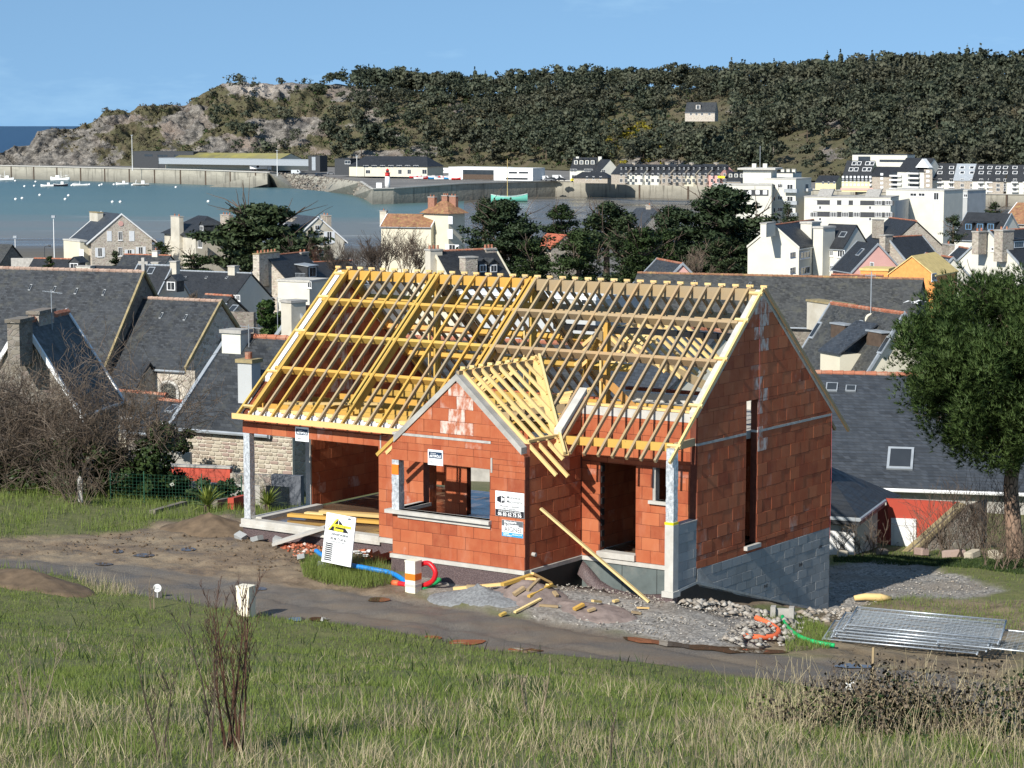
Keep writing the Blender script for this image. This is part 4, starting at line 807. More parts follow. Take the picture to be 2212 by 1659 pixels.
# puddles
def mat_puddle():
    t = NT('puddle_water'); t.col((.085, .058, .036), .02, .5); t.bump(t.noise(5, 2, t.coord('World')), .02, .01)
mat_puddle()
for i, pts in enumerate(PDP):
    n = len(pts)
    c = sum(pts, Vector()) / n; z = max(p.z for p in pts) * .5 + c.z * .5 + .03
    m = MB(); m.add([(0, 0, -.012)] + [(p.x - c.x, p.y - c.y, p.z - .012 - c.z) for p in pts], [(0, 1 + j, 1 + (j + 1) % n) for j in range(n)]); o = m.obj('puddle', 'puddle_water', None, False, c, 'structure')
# ------------------------------------------------------------------ town materials
def mat_slate(name, c, row=.11, contrast=.35, moss=None):
    t = NT(name); v = t.coord('Object'); sx = t.node('ShaderNodeSeparateXYZ'); t.l.new(v, sx.inputs[0]); cb = t.node('ShaderNodeCombineXYZ')
    t.l.new(t.math('ADD', sx.outputs['X'], sx.outputs['Y']), cb.inputs[0]); t.l.new(t.math('MULTIPLY', sx.outputs['Z'], 1.35), cb.inputs[1])
    b = t.node('ShaderNodeTexBrick'); t.l.new(cb.outputs[0], b.inputs[0]); b.offset = .5; b.inputs['Scale'].default_value = 1.0; b.inputs['Brick Width'].default_value = row * 1.9; b.inputs['Row Height'].default_value = row; b.inputs['Mortar Size'].default_value = row * .07; b.inputs['Bias'].default_value = 0
    b.inputs['Color1'].default_value = (*sc(c, 1 - contrast), 1); b.inputs['Color2'].default_value = (*sc(c, 1 + contrast), 1); b.inputs['Mortar'].default_value = (*sc(c, .42), 1)
    n = t.noise(.7, 5, v); col = t.mix(t.ramp(n, [(.35, 0.), (.7, .55)]), b.outputs['Color'], sc(c, 1.45)); col = t.mix(t.ramp(t.noise(2.6, 5, t.coord('Object', (1, 1, .35)), .7), [(.52, 0.), (.75, .5)]), col, sc(c, .62))
    if moss: col = t.mix(t.ramp(t.noise(1.6, 6, v, .7), [(.52, 0.), (.66, .8)]), col, moss)
    t.col(col, t.ramp(t.noise(3, 3, v), [(.3, .42), (.7, .7)]), .35); t.bump(b.outputs['Fac'], .35, .02)
mat_slate('slate', (.036, .039, .042), .14, .55, (.066, .066, .056)); mat_slate('slate_dark', (.025, .027, .030)); mat_slate('slate_old', (.050, .051, .049), .13, .5, (.085, .083, .065)); mat_slate('slate_blue', (.042, .048, .056), .12, .35); mat_slate('tile_lichen', (.26, .13, .07), .25, .3, (.38, .28, .10)); mat_slate('tile_red', (.42, .12, .06), .25, .25)
def mat_stone(name, cols, mortar, s=3.2, ms=.06, asp=1.9):
    t = NT(name); v = t.coord('Object'); sx = t.node('ShaderNodeSeparateXYZ'); t.l.new(v, sx.inputs[0]); cb = t.node('ShaderNodeCombineXYZ')
    t.l.new(t.math('ADD', sx.outputs['X'], sx.outputs['Y']), cb.inputs[0]); t.l.new(t.math('MULTIPLY', sx.outputs['Z'], asp), cb.inputs[1])
    d = t.vor(s, cb.outputs[0], 'Distance', 'DISTANCE_TO_EDGE'); cl = t.vor(s, cb.outputs[0], 'Color'); hue = t.node('ShaderNodeSeparateColor'); t.l.new(cl, hue.inputs[0])
    c = t.ramp(hue.outputs[0], [(i / (len(cols) - 1), q) for i, q in enumerate(cols)]); c = t.mix(t.ramp(d, [(ms * .5, 1.), (ms, 0.)]), c, mortar); c = t.mix(t.math('MULTIPLY', t.noise(1.3, 5, v), .45), c, sc(mortar, .75))
    t.col(c, .92, .2); t.bump(t.ramp(d, [(0., 0.), (ms * 1.6, 1.)]), .6, .04)
GR = [(.20, .17, .13), (.36, .31, .24), (.44, .39, .31), (.30, .22, .19), (.50, .45, .37)]
mat_stone('granite', GR, (.46, .42, .35)); mat_stone('granite_dark', [sc(c, .55) for c in GR], (.24, .22, .19)); mat_stone('granite_pale', [sc(c, 1.2) for c in GR], (.60, .56, .48), 2.6); mat_stone('quay_stone', [(.22, .20, .16), (.30, .28, .22), (.38, .35, .28), (.26, .22, .17)], (.20, .19, .16), .45, .05, 1.5)
plain('render_white', (.64, .62, .53), .9, .10, .5, .1, (.58, .57, .51)); plain('render_cream', (.64, .59, .45), .9, .10, .5, .1, (.58, .52, .40)); plain('render_grey', (.46, .47, .46), .9, .12, .5, .1, (.36, .36, .34)); plain('render_pink', (.66, .38, .33), .9, .12, .6, .1); plain('render_yellow', (.70, .62, .34), .9, .1, .5, .1); plain('render_dirty', (.55, .51, .42), .9, .2, .5, .15, (.36, .31, .22))
plain('red_render', (.50, .082, .050), .9, .2, .9, .15, (.40, .09, .06)); plain('ridge_tile', (.40, .15, .085), .85, .4, 3, .2, (.42, .34, .25)); plain('zinc', (.40, .43, .45), .5, .2, 2, .1, None, .4, .3); plain('frame_white', (.78, .78, .76), .55, .05, 3, 0); plain('shutter_white', (.72, .74, .75), .6, .08, 3, 0); plain('cladding_dark', (.055, .058, .062), .6, .3, 2, .1); plain('ridge_pale', (.42, .30, .23), .9, .4, 3, .2, (.30, .15, .10)); plain('brick_old', (.34, .17, .115), .9, .3, 3, .2); plain('wood_dark', (.10, .07, .05), .8, .35, 3, .2); plain('moss_stone', (.34, .27, .14), .95, .45, 3, .3, (.20, .19, .15)); plain('wood_yellow', (.66, .50, .20), .7, .2, 2, .1)
def mat_glass():
    t = NT('window_glass'); v = t.coord('World'); t.col(t.mix(t.noise(.8, 2, v), (.012, .015, .018), (.05, .055, .06)), .06, .6)
mat_glass()
def mat_lead():
    t = NT('leaded_window'); v = t.coord('Object'); d = t.vor(5, v, 'Distance', 'DISTANCE_TO_EDGE'); t.col(t.mix(t.ramp(d, [(.04, 1.), (.08, 0.)]), (.03, .035, .035), (.16, .15, .12)), .25, .5)
mat_lead()
# ------------------------------------------------------------------ buildings
class Bld:
    """house with ridge from photo point A (x, y, distance) to B (x, distance); local x along the ridge, -y the side facing the viewer"""
    def __init__(s, name, label, A, B, W, rise, wall='render_white', roof='slate', base=None, kind='gable', cat='house', ridge=None, verge=None, over=.3, group=None, gutter='zinc', hip=None, wall2=None, thick=.14):
        a = P(*A); b = P(B[0], A[1], B[1]); d = Vector((b.x - a.x, b.y - a.y)); s.L = d.length; s.rz = math.atan2(d.y, d.x); s.w = W / 2
        s.kind = kind; zb = base if base is not None else min(gz(a.x, a.y), gz(b.x, b.y)) - .6
        s.o = thing(name, label, cat, (a.x, a.y, zb), s.rz, group); s.org = Vector((a.x, a.y, zb)); s.zr = a.z - zb; s.ze = s.zr - rise; s.rise = rise
        w, L, zr_, ze = s.w, s.L, s.zr, s.ze; m = MB(); h = w if hip is None else hip; s.h = h
        if kind == 'gable':
            m.prism([(0, -w, 0), (0, w, 0), (0, w, ze), (0, 0, zr_), (0, -w, ze)], (L, 0, 0)); x0, x1 = -.12, L + .12
        elif kind == 'hip': m.box(-h + .25, L + h - .25, -w + .25, w - .25, 0, ze); x0, x1 = 0, L
        else: m.box(0, L, -w, w, 0, zr_)
        s.wall = m.obj('wall', wall, s.o)
        if kind == 'gable':
            k = rise / w
            for sg in (-1, 1):
                m = MB(); we = w + over; m.prism([(x0, 0, zr_ + .1), (x0, sg * we, zr_ + .1 - k * we), (x0, sg * we, zr_ + .1 - k * we + thick), (x0, 0, zr_ + .1 + thick)], (x1 - x0, 0, 0)); r = m.obj('roof', roof, s.o)
                if sg < 0: s.roof = r
            if verge:
                for xx in (x0 - .05, x1 - .1):
                    m = MB()
                    for sg in (-1, 1): m.prism([(xx, 0, zr_ + .05), (xx, sg * (w + over), zr_ + .05 - k * (w + over)), (xx, sg * (w + over), zr_ + .2 + thick - k * (w + over)), (xx, 0, zr_ + .2 + thick)], (.15, 0, 0))
                    m.obj('verge', verge, s.roof)
            if gutter: MB().tube([(x0, -w - over - .05, ze - .12), (x1, -w - over - .05, ze - .12)], .07, 6).obj('gutter', gutter, s.roof)
        elif kind == 'hip':
            o_ = .35; m = MB(); m.add([(-h - o_, -w - o_, ze), (L + h + o_, -w - o_, ze), (L + h + o_, w + o_, ze), (-h - o_, w + o_, ze), (0, 0, zr_), (L, 0, zr_)], [(0, 1, 5, 4), (1, 2, 5), (2, 3, 4, 5), (3, 0, 4), (3, 2, 1, 0)]); s.roof = m.obj('roof', roof, s.o)
        else:
            m = MB(); m.box(-.1, L + .1, -w - .1, w + .1, zr_, zr_ + .25); s.roof = m.obj('roof', roof, s.o)
        if ridge and kind != 'flat':
            m = MB(); n = max(3, int((x1 - x0) / .42))
            for i in range(n):
                xa = x0 + (x1 - x0) * i / n; xb = x0 + (x1 - x0) * (i + 1) / n; m.tube([(xa, 0, zr_ + .17), (xb + .02, 0, zr_ + .17)], [.13, .16], 6)
            m.obj('ridge_tiles', ridge, s.roof, kind='stuff')
    def loc(s, px, axis, val):
        c, q = math.cos(-s.rz), math.sin(-s.rz); f = lambda v: Vector((v.x * c - v.y * q, v.x * q + v.y * c, v.z)); r = f(ray(*px)); o = f(Vector((0, 0, CAMZ)) - s.org)
        if axis == 'roof':        # the slope facing the viewer: z = zr + .24 + k*y
            k = s.rise / s.w; t = (s.zr + .24 + k * o.y - o.z) / (r.z - k * r.y); return o + r * t
        i = 'xyz'.index(axis); return o + r * ((val - o[i]) / r[i])
    def face(s, f):
        return {'f': ('y', -s.w), 'l': ('x', 0.0), 'r': ('x', s.L), 'F': ('y', -s.w + .25), 'L': ('x', -s.h + .25), 'R': ('x', s.L + s.h - .25)}[f]
    def rect(s, f, r):
        ax, v = s.face(f); a = s.loc((r[0], r[1]), ax, v); b = s.loc((r[2], r[3]), ax, v); c = s.loc((r[0], r[3]), ax, v); d = s.loc((r[2], r[1]), ax, v)
        i = 0 if ax == 'y' else 1; us = [q[i] for q in (a, b, c, d)]; z0 = (b.z + c.z) / 2; z1 = (a.z + d.z) / 2
        return ax, v, (us[0] + us[2]) / 2, (us[1] + us[3]) / 2, min(z0, z1), max(z0, z1)
    def slab(s, name, f, r, mat, d0=.0, d1=.03, parent=None):
        ax, v, u0, u1, z0, z1 = s.rect(f, r); u0, u1 = min(u0, u1), max(u0, u1); sg = 1 if f in 'rR' else -1
        lo, hi = sorted((v + sg * d0, v + sg * d1)); m = MB()
        m.box(u0, u1, lo, hi, z0, z1) if ax == 'y' else m.box(lo, hi, u0, u1, z0, z1)
        return m.obj(name, mat, parent or s.o)
    def win(s, f, r, shutters=False, bars=1, frame='frame_white', name='window', pane='window_glass', sill=True):
        ax, v, u0, u1, z0, z1 = s.rect(f, r); u0, u1 = min(u0, u1), max(u0, u1); sg = 1 if f in 'rR' else -1
        def bx(m, a, b, c, d, e, g):
            lo, hi = sorted((v + sg * e, v + sg * g)); m.box(a, b, lo, hi, c, d) if ax == 'y' else m.box(lo, hi, a, b, c, d)
        t = min(.09, (u1 - u0) * .12); m = MB(); bx(m, u0, u1, z0, z0 + t, .0, .05); bx(m, u0, u1, z1 - t, z1, .0, .05); bx(m, u0, u0 + t, z0 + t, z1 - t, .0, .05); bx(m, u1 - t, u1, z0 + t, z1 - t, .0, .05)
        for k in range(bars): c = u0 + (u1 - u0) * (k + 1) / (bars + 1); bx(m, c - t * .4, c + t * .4, z0 + t, z1 - t, .012, .045)
        if sill: bx(m, u0 - .08, u1 + .08, z0 - .1, z0, .0, .12)
        o = m.obj(name, frame, s.o); m = MB(); bx(m, u0 + t, u1 - t, z0 + t, z1 - t, -.02, .012); m.obj('pane', pane, o)
        if shutters:
            wd_ = (u1 - u0) * .55
            for a, b in ((u0 - wd_, u0 - .02), (u1 + .02, u1 + wd_)): m = MB(); bx(m, a, b, z0, z1, .0, .05); m.obj('shutter', 'shutter_white', o)
        return o
    def shut(s, f, r): return s.slab('closed_shutter', f, r, 'shutter_white', 0, .06)
    def chim(s, r, yoff=0.0, dep=.6, mat='granite', pots=2, capm='concrete', down=1.0):
        a = s.loc((r[0], r[1]), 'y', yoff); b = s.loc((r[2], r[3]), 'y', yoff); m = MB(); x0, x1 = min(a.x, b.x), max(a.x, b.x); z1, z0 = max(a.z, b.z), min(a.z, b.z) - down
        m.box(x0, x1, yoff - dep / 2, yoff + dep / 2, z0, z1 - .1); o = m.obj('chimney', mat, s.o); MB().box(x0 - .07, x1 + .07, yoff - dep / 2 - .07, yoff + dep / 2 + .07, z1 - .1, z1 + .04).obj('cap', capm, o)
        for k in range(pots): c = x0 + (x1 - x0) * (k + .5) / pots; MB().tube([(c, yoff, z1 + .04), (c, yoff, z1 + .38)], [.13, .11], 8).obj('chimney_pot', 'ridge_tile', o)
        return o
    def sky(s, px, w=.8, h=1.1, name='skylight', frame='zinc'):
        c = s.loc(px, 'roof', 0); k = s.rise / s.w; n = Vector((0, -k, 1)).normalized(); up = Vector((0, 1, k)).normalized(); rt = Vector((1, 0, 0)); m = MB()
        m.prism([c + rt * a * w / 2 + up * b * h / 2 for a, b in ((-1, -1), (1, -1), (1, 1), (-1, 1))], n * .08); o = m.obj(name, frame, s.roof); m = MB(); m.prism([c + n * .081 + rt * a * w * .4 + up * b * h * .4 for a, b in ((-1, -1), (1, -1), (1, 1), (-1, 1))], n * .012); m.obj('pane', 'window_glass', o); return o
    def dormer(s, px, w=1.3, h=1.2, wall='slate', roof='slate', frame='frame_white', kind='gable', bars=1):
        c = s.loc(px, 'roof', 0); k = s.rise / s.w; dp = h / k + .4; m = MB(); m.box(c.x - w / 2, c.x + w / 2, c.y, c.y + dp, c.z - .1, c.z + h); o = m.obj('dormer', wall, s.o); m = MB()
        if kind == 'gable':
            for sg in (-1, 1): m.prism([(c.x, c.y - .15, c.z + h + w * .42), (c.x + sg * (w / 2 + .15), c.y - .15, c.z + h - .08), (c.x + sg * (w / 2 + .15), c.y - .15, c.z + h), (c.x, c.y - .15, c.z + h + w * .42 + .1)], (0, dp + w * .42 / k, 0))
            m.prism([(c.x - w / 2, c.y, c.z + h), (c.x + w / 2, c.y, c.z + h), (c.x, c.y, c.z + h + w * .4)], (0, .1, 0))
        else: m.prism([(c.x - w / 2 - .1, c.y - .2, c.z + h), (c.x + w / 2 + .1, c.y - .2, c.z + h), (c.x + w / 2 + .1, c.y + dp + .8, c.z + h + .35), (c.x - w / 2 - .1, c.y + dp + .8, c.z + h + .35)], (0, 0, .1))
        m.obj('dormer_roof', roof, o); m = MB(); m.box(c.x - w * .38, c.x + w * .38, c.y - .05, c.y + .02, c.z + .1, c.z + h - .1); m.obj('window_frame', frame, o)
        for q in range(bars + 1):
            a = c.x - w * .33 + w * .66 * q / (bars + 1); MB().box(a + .03, a + w * .66 / (bars + 1) - .03, c.y - .062, c.y - .04, c.z + .18, c.z + h - .18).obj('pane', 'window_glass', o)
        return o
# --- the church behind the bare thicket
b = Bld('church', 'long church nave with weathered slate roof, lichened gable coping and stone cross', (-60, 583, 154.6), (309, 150), 10.8, 6.0, 'granite_dark', 'slate', kind='gable', cat='church', ridge='ridge_pale', verge='moss_stone')
b.wall.data.materials[0] = MATS['granite_dark']
for x, y in ((66, 622), (118, 626), (225, 633), (165, 630)): b.sky((x, y), .16, .5, 'roof_vent', 'render_grey')
m = MB(); m.box(-.11, .11, -.11, .11, 0, .9); m.box(-.35, .35, -.09, .09, .48, .66); m.obj('stone_cross', 'concrete', b.o, loc=(b.L + .05, 0, b.zr + .2))
b = Bld('church_choir', 'lower church choir with slate roof and pale granite wall holding an arched window', (300, 649, 150.2), (476, 147.2), 8.0, 3.9, 'granite_pale', 'slate', cat='church', ridge='ridge_pale', verge='moss_stone', over=.15)
for x, y in ((349, 683), (401, 687)): b.sky((x, y), .16, .5, 'roof_vent', 'render_grey')
ax, v, u0, u1, z0, z1 = b.rect('f', (351, 829, 381, 872)); m = MB(); n = 10
m.prism([(u0, v - .02, z0 - 2), (u1, v - .02, z0 - 2)] + [((u0 + u1) / 2 + (u1 - u0) / 2 * math.cos(math.pi * k / n), v - .02, z1 - .35 + .35 * math.sin(math.pi * k / n)) for k in range(n + 1)], (0, -.02, 0)); o = m.obj('arched_window', 'leaded_window', b.o)
m = MB(); k_ = [((u0 + u1) / 2 + ((u1 - u0) / 2 + .14) * math.cos(math.pi * k / n), v - .05, z1 - .35 + .47 * math.sin(math.pi * k / n)) for k in range(n + 1)]; m.tube([(u1 + .14, v - .05, z0 - 2)] + k_ + [(u0 - .14, v - .05, z0 - 2)], .13, 5); m.obj('window_surround', 'concrete_light', o)
b.slab('quoin', 'f', (401, 800, 424, 885), 'granite', 0, .12); b.slab('downpipe', 'f', (328, 792, 331, 880), 'zinc', .02, .1)
ax, v = 'x', b.L; m = MB(); m.prism([(b.L + .02, -.8, b.ze - 1.0), (b.L + .02, .8, b.ze - 1.0), (b.L + .02, .8, b.ze + .6), (b.L + .02, 0, b.ze + 1.7), (b.L + .02, -.8, b.ze + .6)], (.04, 0, 0)); m.obj('gothic_window', 'leaded_window', b.o)
b2 = Bld('church_annex', 'small slate lean-to roof between church nave and choir', (262, 786, 145.4), (322, 144.2), 8.0, 4.2, 'granite', 'slate_dark', cat='church', over=.2)
# --- steep house with chimneys in the thicket
b = Bld('slate_house', 'steep shaded slate roof with white verge and two stone chimneys beside thicket', (50, 704, 90), (143, 94.5), 4.4, 3.4, 'granite_dark', 'slate_old', ridge='ridge_tile', verge='frame_white')
b.chim((28, 692, 58, 730), -.2, .5, 'granite_dark', 0, 'granite_dark'); b.chim((72, 674, 106, 706), 0, .45, 'granite', 0, 'granite_dark')
# --- neighbour with the rubble stone wall
nb = Bld('stone_house', 'stone house with dark slate roof, orange ridge tiles and white chimney', (500, 735, 89), (700, 87), 7.4, 2.9, 'granite', 'slate', ridge='ridge_tile', verge='zinc', over=.35)
nb.chim((490, 712, 531, 762), -.5, .7, 'render_white', 0); o = nb.chim((523, 776, 554, 862), -2.6, .6, 'render_grey', 0, 'moss_stone'); p_ = nb.loc((537, 772), 'y', -2.6); MB().tube([(p_.x, -2.6, p_.z - .3), (p_.x, -2.6, p_.z + .2)], .14, 10).obj('chimney_pot', 'ridge_tile', o)
st_me = soft_box('stone', .12); st_me.materials.append(bpy.data.materials.new('tmp')); 
def mat_rstone():
    t = NT('rubble_wall_stone'); r = t.rnd(); c = t.ramp(r, [(0, (.25, .19, .15)), (.25, (.42, .37, .28)), (.5, (.52, .47, .37)), (.75, (.36, .29, .22)), (.9, (.30, .20, .18)), (1, (.56, .51, .42))]); t.col(t.mix(t.math('MULTIPLY', t.noise(9, 4, t.coord('World')), .5), c, (.30, .26, .20)), .95, .15); t.bump(t.noise(25, 3, t.coord('World')), .6, .02)
mat_rstone(); st_me.materials[0] = MATS['rubble_wall_stone']
plain('lime_mortar', (.56, .51, .42), .95, .2, 6, .4)
ax, v, u0, u1, z0, z1 = nb.rect('f', (411, 936, 637, 1052)); wl_ = MB().box(u0, u1, v - .16, v - .02, z0, z1).obj('rubble_wall', 'lime_mortar', nb.o); z = z0 + .02; rs = random.Random(12); cnt = 0
while z < z1 - .06:
    hgt = rs.uniform(.12, .19); x = u0 + .02
    while x < u1 - .1:
        ln = rs.uniform(.16, .42); ln = min(ln, u1 - x)
        if cnt < 330:
            o = link('stone', st_me, wl_); o.location = (x + ln / 2, v - .15, z + hgt / 2); o.scale = (ln - .03, .10, min(hgt, z1 - z) - .03 - rs.random() * .02); o.rotation_euler = (0, rs.uniform(-.05, .05), 0); cnt += 1
        x += ln
    z += hgt
plain('paint_slate', (.13, .14, .16), .9, .2, 1.5, .15)
# low garden walls
def wall_between(name, label, a, b, h, th, mat, cat='wall', cap=None):
    a = Vector(a); b = Vector(b); d = b - a; o = thing(name, label, cat, a, math.atan2(d.y, d.x)); L = Vector((d.x, d.y)).length; m = MB(); m.prism([(0, 0, -1.2), (L, 0, -1.2 + d.z), (L, 0, h + d.z), (0, 0, h)], (0, th, 0)); m.obj('wall_body', mat, o)
    if cap: m = MB(); m.prism([(-.03, -.04, h), (L + .03, -.04, h + d.z), (L + .03, -.04, h + d.z + .07), (-.03, -.04, h + .07)], (0, th + .08, 0)); m.obj('coping', cap, o)
    return o
wall_between('garden_wall', 'brick-red rendered garden wall below the stone house', P(300, 1038, 80), P(497, 1046, 79), .55, .2, 'red_render', 'wall', 'concrete'); wall_between('garden_wall', 'low stone-faced wall next to the red garden wall', P(497.5, 1048, 78.9), P(586, 1052, 78.3), .42, .2, 'granite'); wall_between('garden_wall', 'slate-grey painted wall end beside the loggia', P(586.5, 1080, 78.2), P(650, 1084, 77.6), .9, .2, 'paint_slate')
wall_between('garden_wall', 'weathered grey concrete panel wall behind the wire fence', P(345, 1075, 76), P(620, 1095, 73.6), .62, .15, 'concrete'); wall_between('garden_wall', 'weathered grey wall left of the stone house', P(318, 1012, 84), P(411, 1016, 83.6), .65, .2, 'concrete'); wall_between('garden_wall', 'dark stone wall return running toward the loggia', P(575, 1098, 67.5), P(626, 1098, 73.4), .7, .18, 'granite_dark')
for (x0, y0, Y0, x1, y1, Y1, lab) in ((336, 1120, 66.5, 405, 1100, 69.5, 'sloping dark concrete wall stub in the grass'), (242, 1118, 67.5, 283, 1106, 69.5, 'low reddish wall stub in long grass'), (470, 1098, 68.0, 502, 1092, 70.5, 'low dark wall stub behind the yucca'), (505, 1094, 66.6, 535, 1086, 69.0, 'brownish wall stub near the loggia corner')): wall_between('wall_stub', lab, P(x0, y0, Y0), P(x1, y1, Y1), .25, .18, 'granite_dark' if 'dark' in lab else 'red_render', 'wall')
# --- sheds behind the thicket
b = Bld('shed', 'white-fronted shed with orange ridge tiles behind the thicket', (236, 851, 113), (356, 111), 4.6, 1.0, 'render_cream', 'slate_old', ridge='ridge_tile'); b.slab('door', 'f', (262, 900, 300, 948), 'frame_white'); b.slab('opening_shade_panel', 'f', (205, 896, 250, 940), 'tar', .0, .05)  # black panel on the shed front paints the dark inside of an opening
b = Bld('shed', 'low slate shed with two white stable doors beside stone house', (345, 872, 108), (448, 106), 4.2, .95, 'granite_dark', 'slate', ridge='ridge_tile'); b.slab('door', 'f', (350, 912, 365, 943), 'frame_white'); b.slab('door', 'f', (374, 914, 390, 943), 'frame_white'); b.sky((372, 884), .5, .6)
# --- roofs between church and new house
b = Bld('slate_house', 'slate house with zinc ridge and white dormer behind the church', (300, 575, 270), (372, 268), 9.0, 4.6, 'render_white', 'slate_dark', ridge='zinc', verge='zinc'); b.dormer((370, 629), 1.5, 1.2); b.sky((326, 585), .9, 1.1); b.chim((371, 564, 385, 592), 0, .8, 'render_dirty', 0)
b = Bld('slate_house', 'long low slate roof with zinc ridge behind the choir', (390, 588, 285), (542, 280), 9.6, 3.4, 'render_white', 'slate_dark', ridge='zinc')
b.chim((497, 574, 512, 602), 0, 1.0, 'render_dirty', 0)
for x in (476, 488, 500, 510): b.win('f', (x, 637, x + 9, 650))
for x in (400, 446, 490): b.sky((x, 600), .3, .4, 'roof_vent', 'render_grey')
b = Bld('stone_gable_house', 'house with tall pale rubble gable and broad chimney topped by many pots', (574, 556, 292), (655, 301), 8.2, 3.9, 'granite_pale', 'slate_dark', ridge='ridge_tile'); b.chim((553, 548, 598, 580), .0, .9, 'granite_pale', 6, 'moss_stone', 2); o_ = b.dormer((675, 600), 2.6, 1.5, 'slate_dark', 'zinc', kind='shed'); b.chim((645, 546, 662, 572), 0, .8, 'granite', 2)
b = Bld('terrace_annex', 'white flat annex with roof terrace railing beside rubble gable', (622, 605, 290), (690, 288), 5, .1, 'render_white', 'concrete_light', kind='flat', gutter=None); b.win('f', (664, 608, 673, 622))
m = MB()
for k in range(8): m.tube([(2.6 + k * .19, -2.4, b.zr + .2), (2.6 + k * .19, -2.4, b.zr + 1.1)], .02, 4)
m.tube([(2.5, -2.4, b.zr + 1.1), (4.0, -2.4, b.zr + 1.1)], .03, 4); m.obj('railing', 'zinc', b.o)
b = Bld('slate_house', 'dark slate roof with orange ridge right of the rubble gable', (676, 569, 330), (760, 334), 8, 3.0, 'render_white', 'slate_dark', ridge='ridge_tile', verge='zinc')
b = Bld('slate_house', 'small slate roof with two skylights and red ridge above rubble wall', (446, 640, 215), (500, 213), 7, 2.6, 'granite', 'slate', ridge='ridge_tile'); b.sky((503, 668), .8, 1.1); b.sky((478, 664), .8, 1.1)
wall_between('rubble_wall', 'dark rubble wall beside small round pine', P(490, 704, 205), P(548, 706, 204), 1.3, .4, 'granite_dark')
b = Bld('slate_house', 'slate roof with square stone chimney beside the round pine', (642, 672, 131), (720, 133), 5.0, 2.4, 'render_white', 'slate', ridge='ridge_tile', verge='zinc'); b.chim((618, 650, 650, 684), 0, .9, 'render_dirty', 0)
b = Bld('slate_house', 'low slate roof behind the church ridge with white square chimney', (200, 577, 300), (330, 297), 8, 3, 'render_white', 'slate_dark'); b.chim((169, 574, 200, 594), -1, 1.2, 'render_white', 0); b.chim((330, 566, 345, 585), 0, .8, 'render_dirty', 0)
b = Bld('slate_house', 'dark roof with small dormer just behind the church ridge', (75, 561, 310), (172, 308), 8, 3, 'granite', 'slate_dark', ridge='ridge_tile'); b.dormer((160, 583), 1.6, 1.0)
b = Bld('slate_house', 'low roof with orange ridge in front of the stone villa', (270, 552, 330), (368, 327), 8, 3, 'render_white', 'slate', ridge='ridge_tile'); b.chim((331, 541, 343, 556), 0, .8, 'render_white', 1)
wall_between('garden_wall', 'long grey boundary wall with pillars behind church', P(24, 573, 320), P(108, 573, 318), 1.0, .4, 'concrete')
b = Bld('stone_ruin', 'dark stone building with mossy sloping roof at the beach', (-40, 530, 330), (26, 328), 8, 3.2, 'granite_dark', 'slate_old')
# --- seafront villas
b = Bld('stone_villa', 'pale granite villa with scalloped white bargeboards and white shutters', (219, 460, 409), (262, 399), 11.0, 4.4, 'granite_pale', 'slate_blue', verge='frame_white', over=.9); b.chim((199, 457, 217, 480), -1.5, 1.0, 'render_dirty', 0, 'moss_stone')
for x0, x1 in ((255, 264),): b.win('r', (x0, 500, x1, 519)); b.win('r', (x0, 534, x1, 553))
for r in ((231, 499, 241, 521), (279, 499, 290, 521)): b.shut('r', r)
b.win('r', (211, 535, 221, 555), True); b.win('r', (299, 533, 309, 553), True); b.win('r', (275, 539, 285, 553), True)
p_ = b.loc((261, 483), 'x', b.L); MB().tube([(b.L, p_.y, p_.z), (b.L + .08, p_.y, p_.z)], .45, 16).obj('round_window', 'render_pink', b.o)
b = Bld('side_wing', 'cream side wing of the granite villa with white door', (160, 518, 404), (196, 398), 4, .1, 'render_cream', 'concrete_light', kind='flat', gutter=None); b.slab('door', 'f', (172, 538, 181, 562), 'frame_white')
b = Bld('hipped_house', 'beige hip-roofed house with tall front chimney', (428, 465, 402), (448, 399), 9.5, 3.2, 'render_dirty', 'slate_dark', kind='hip', hip=4.6, ridge=None); b.chim((373, 466, 393, 560), -4.7, .8, 'render_dirty', 2); b.chim((480, 463, 500, 490), 2, .8, 'granite', 3); b.win('F', (428, 515, 437, 535)); b.dormer((436, 499), 1.6, 1.0)
b = Bld('gabled_house', 'white gabled house with tall chimneys beside the big cypress', (637, 466, 398), (687, 388), 9.5, 4.0, 'render_dirty', 'slate_blue', verge='frame_white', over=.6); b.win('r', (706, 500, 717, 525), True); b.win('r', (680, 486, 690, 497)); b.chim((697, 464, 711, 484), 2.5, .8, 'granite', 2); b.chim((622, 468, 636, 485), -1, .8, 'granite', 2)
# villa with a tower
b = Bld('tower_villa', 'cream tower with lichen-yellow hipped tile roof and brick chimneys', (953, 434, 421), (966, 420), 4.9, 2.2, 'render_cream', 'tile_lichen', kind='hip', hip=2.6)
for r in ((969, 467, 978, 484), (968, 495, 978, 516)): b.shut('F', r)
b.win('F', (970, 528, 984, 545), True); b.chim((927, 425, 941, 450), -1, .7, 'brick_old', 2); b.chim((957, 422, 969, 436), 1, .8, 'brick_old', 3); b.chim((973, 423, 987, 445), 1, .7, 'brick_old', 2)
b = Bld('villa_wing', 'long wing with rusty lichen tile roof left of the tower', (838, 464, 424), (945, 421), 7.0, 2.0, 'render_cream', 'tile_lichen', verge='frame_white'); b.chim((822, 455, 836, 474), 0, .8, 'render_dirty', 1)
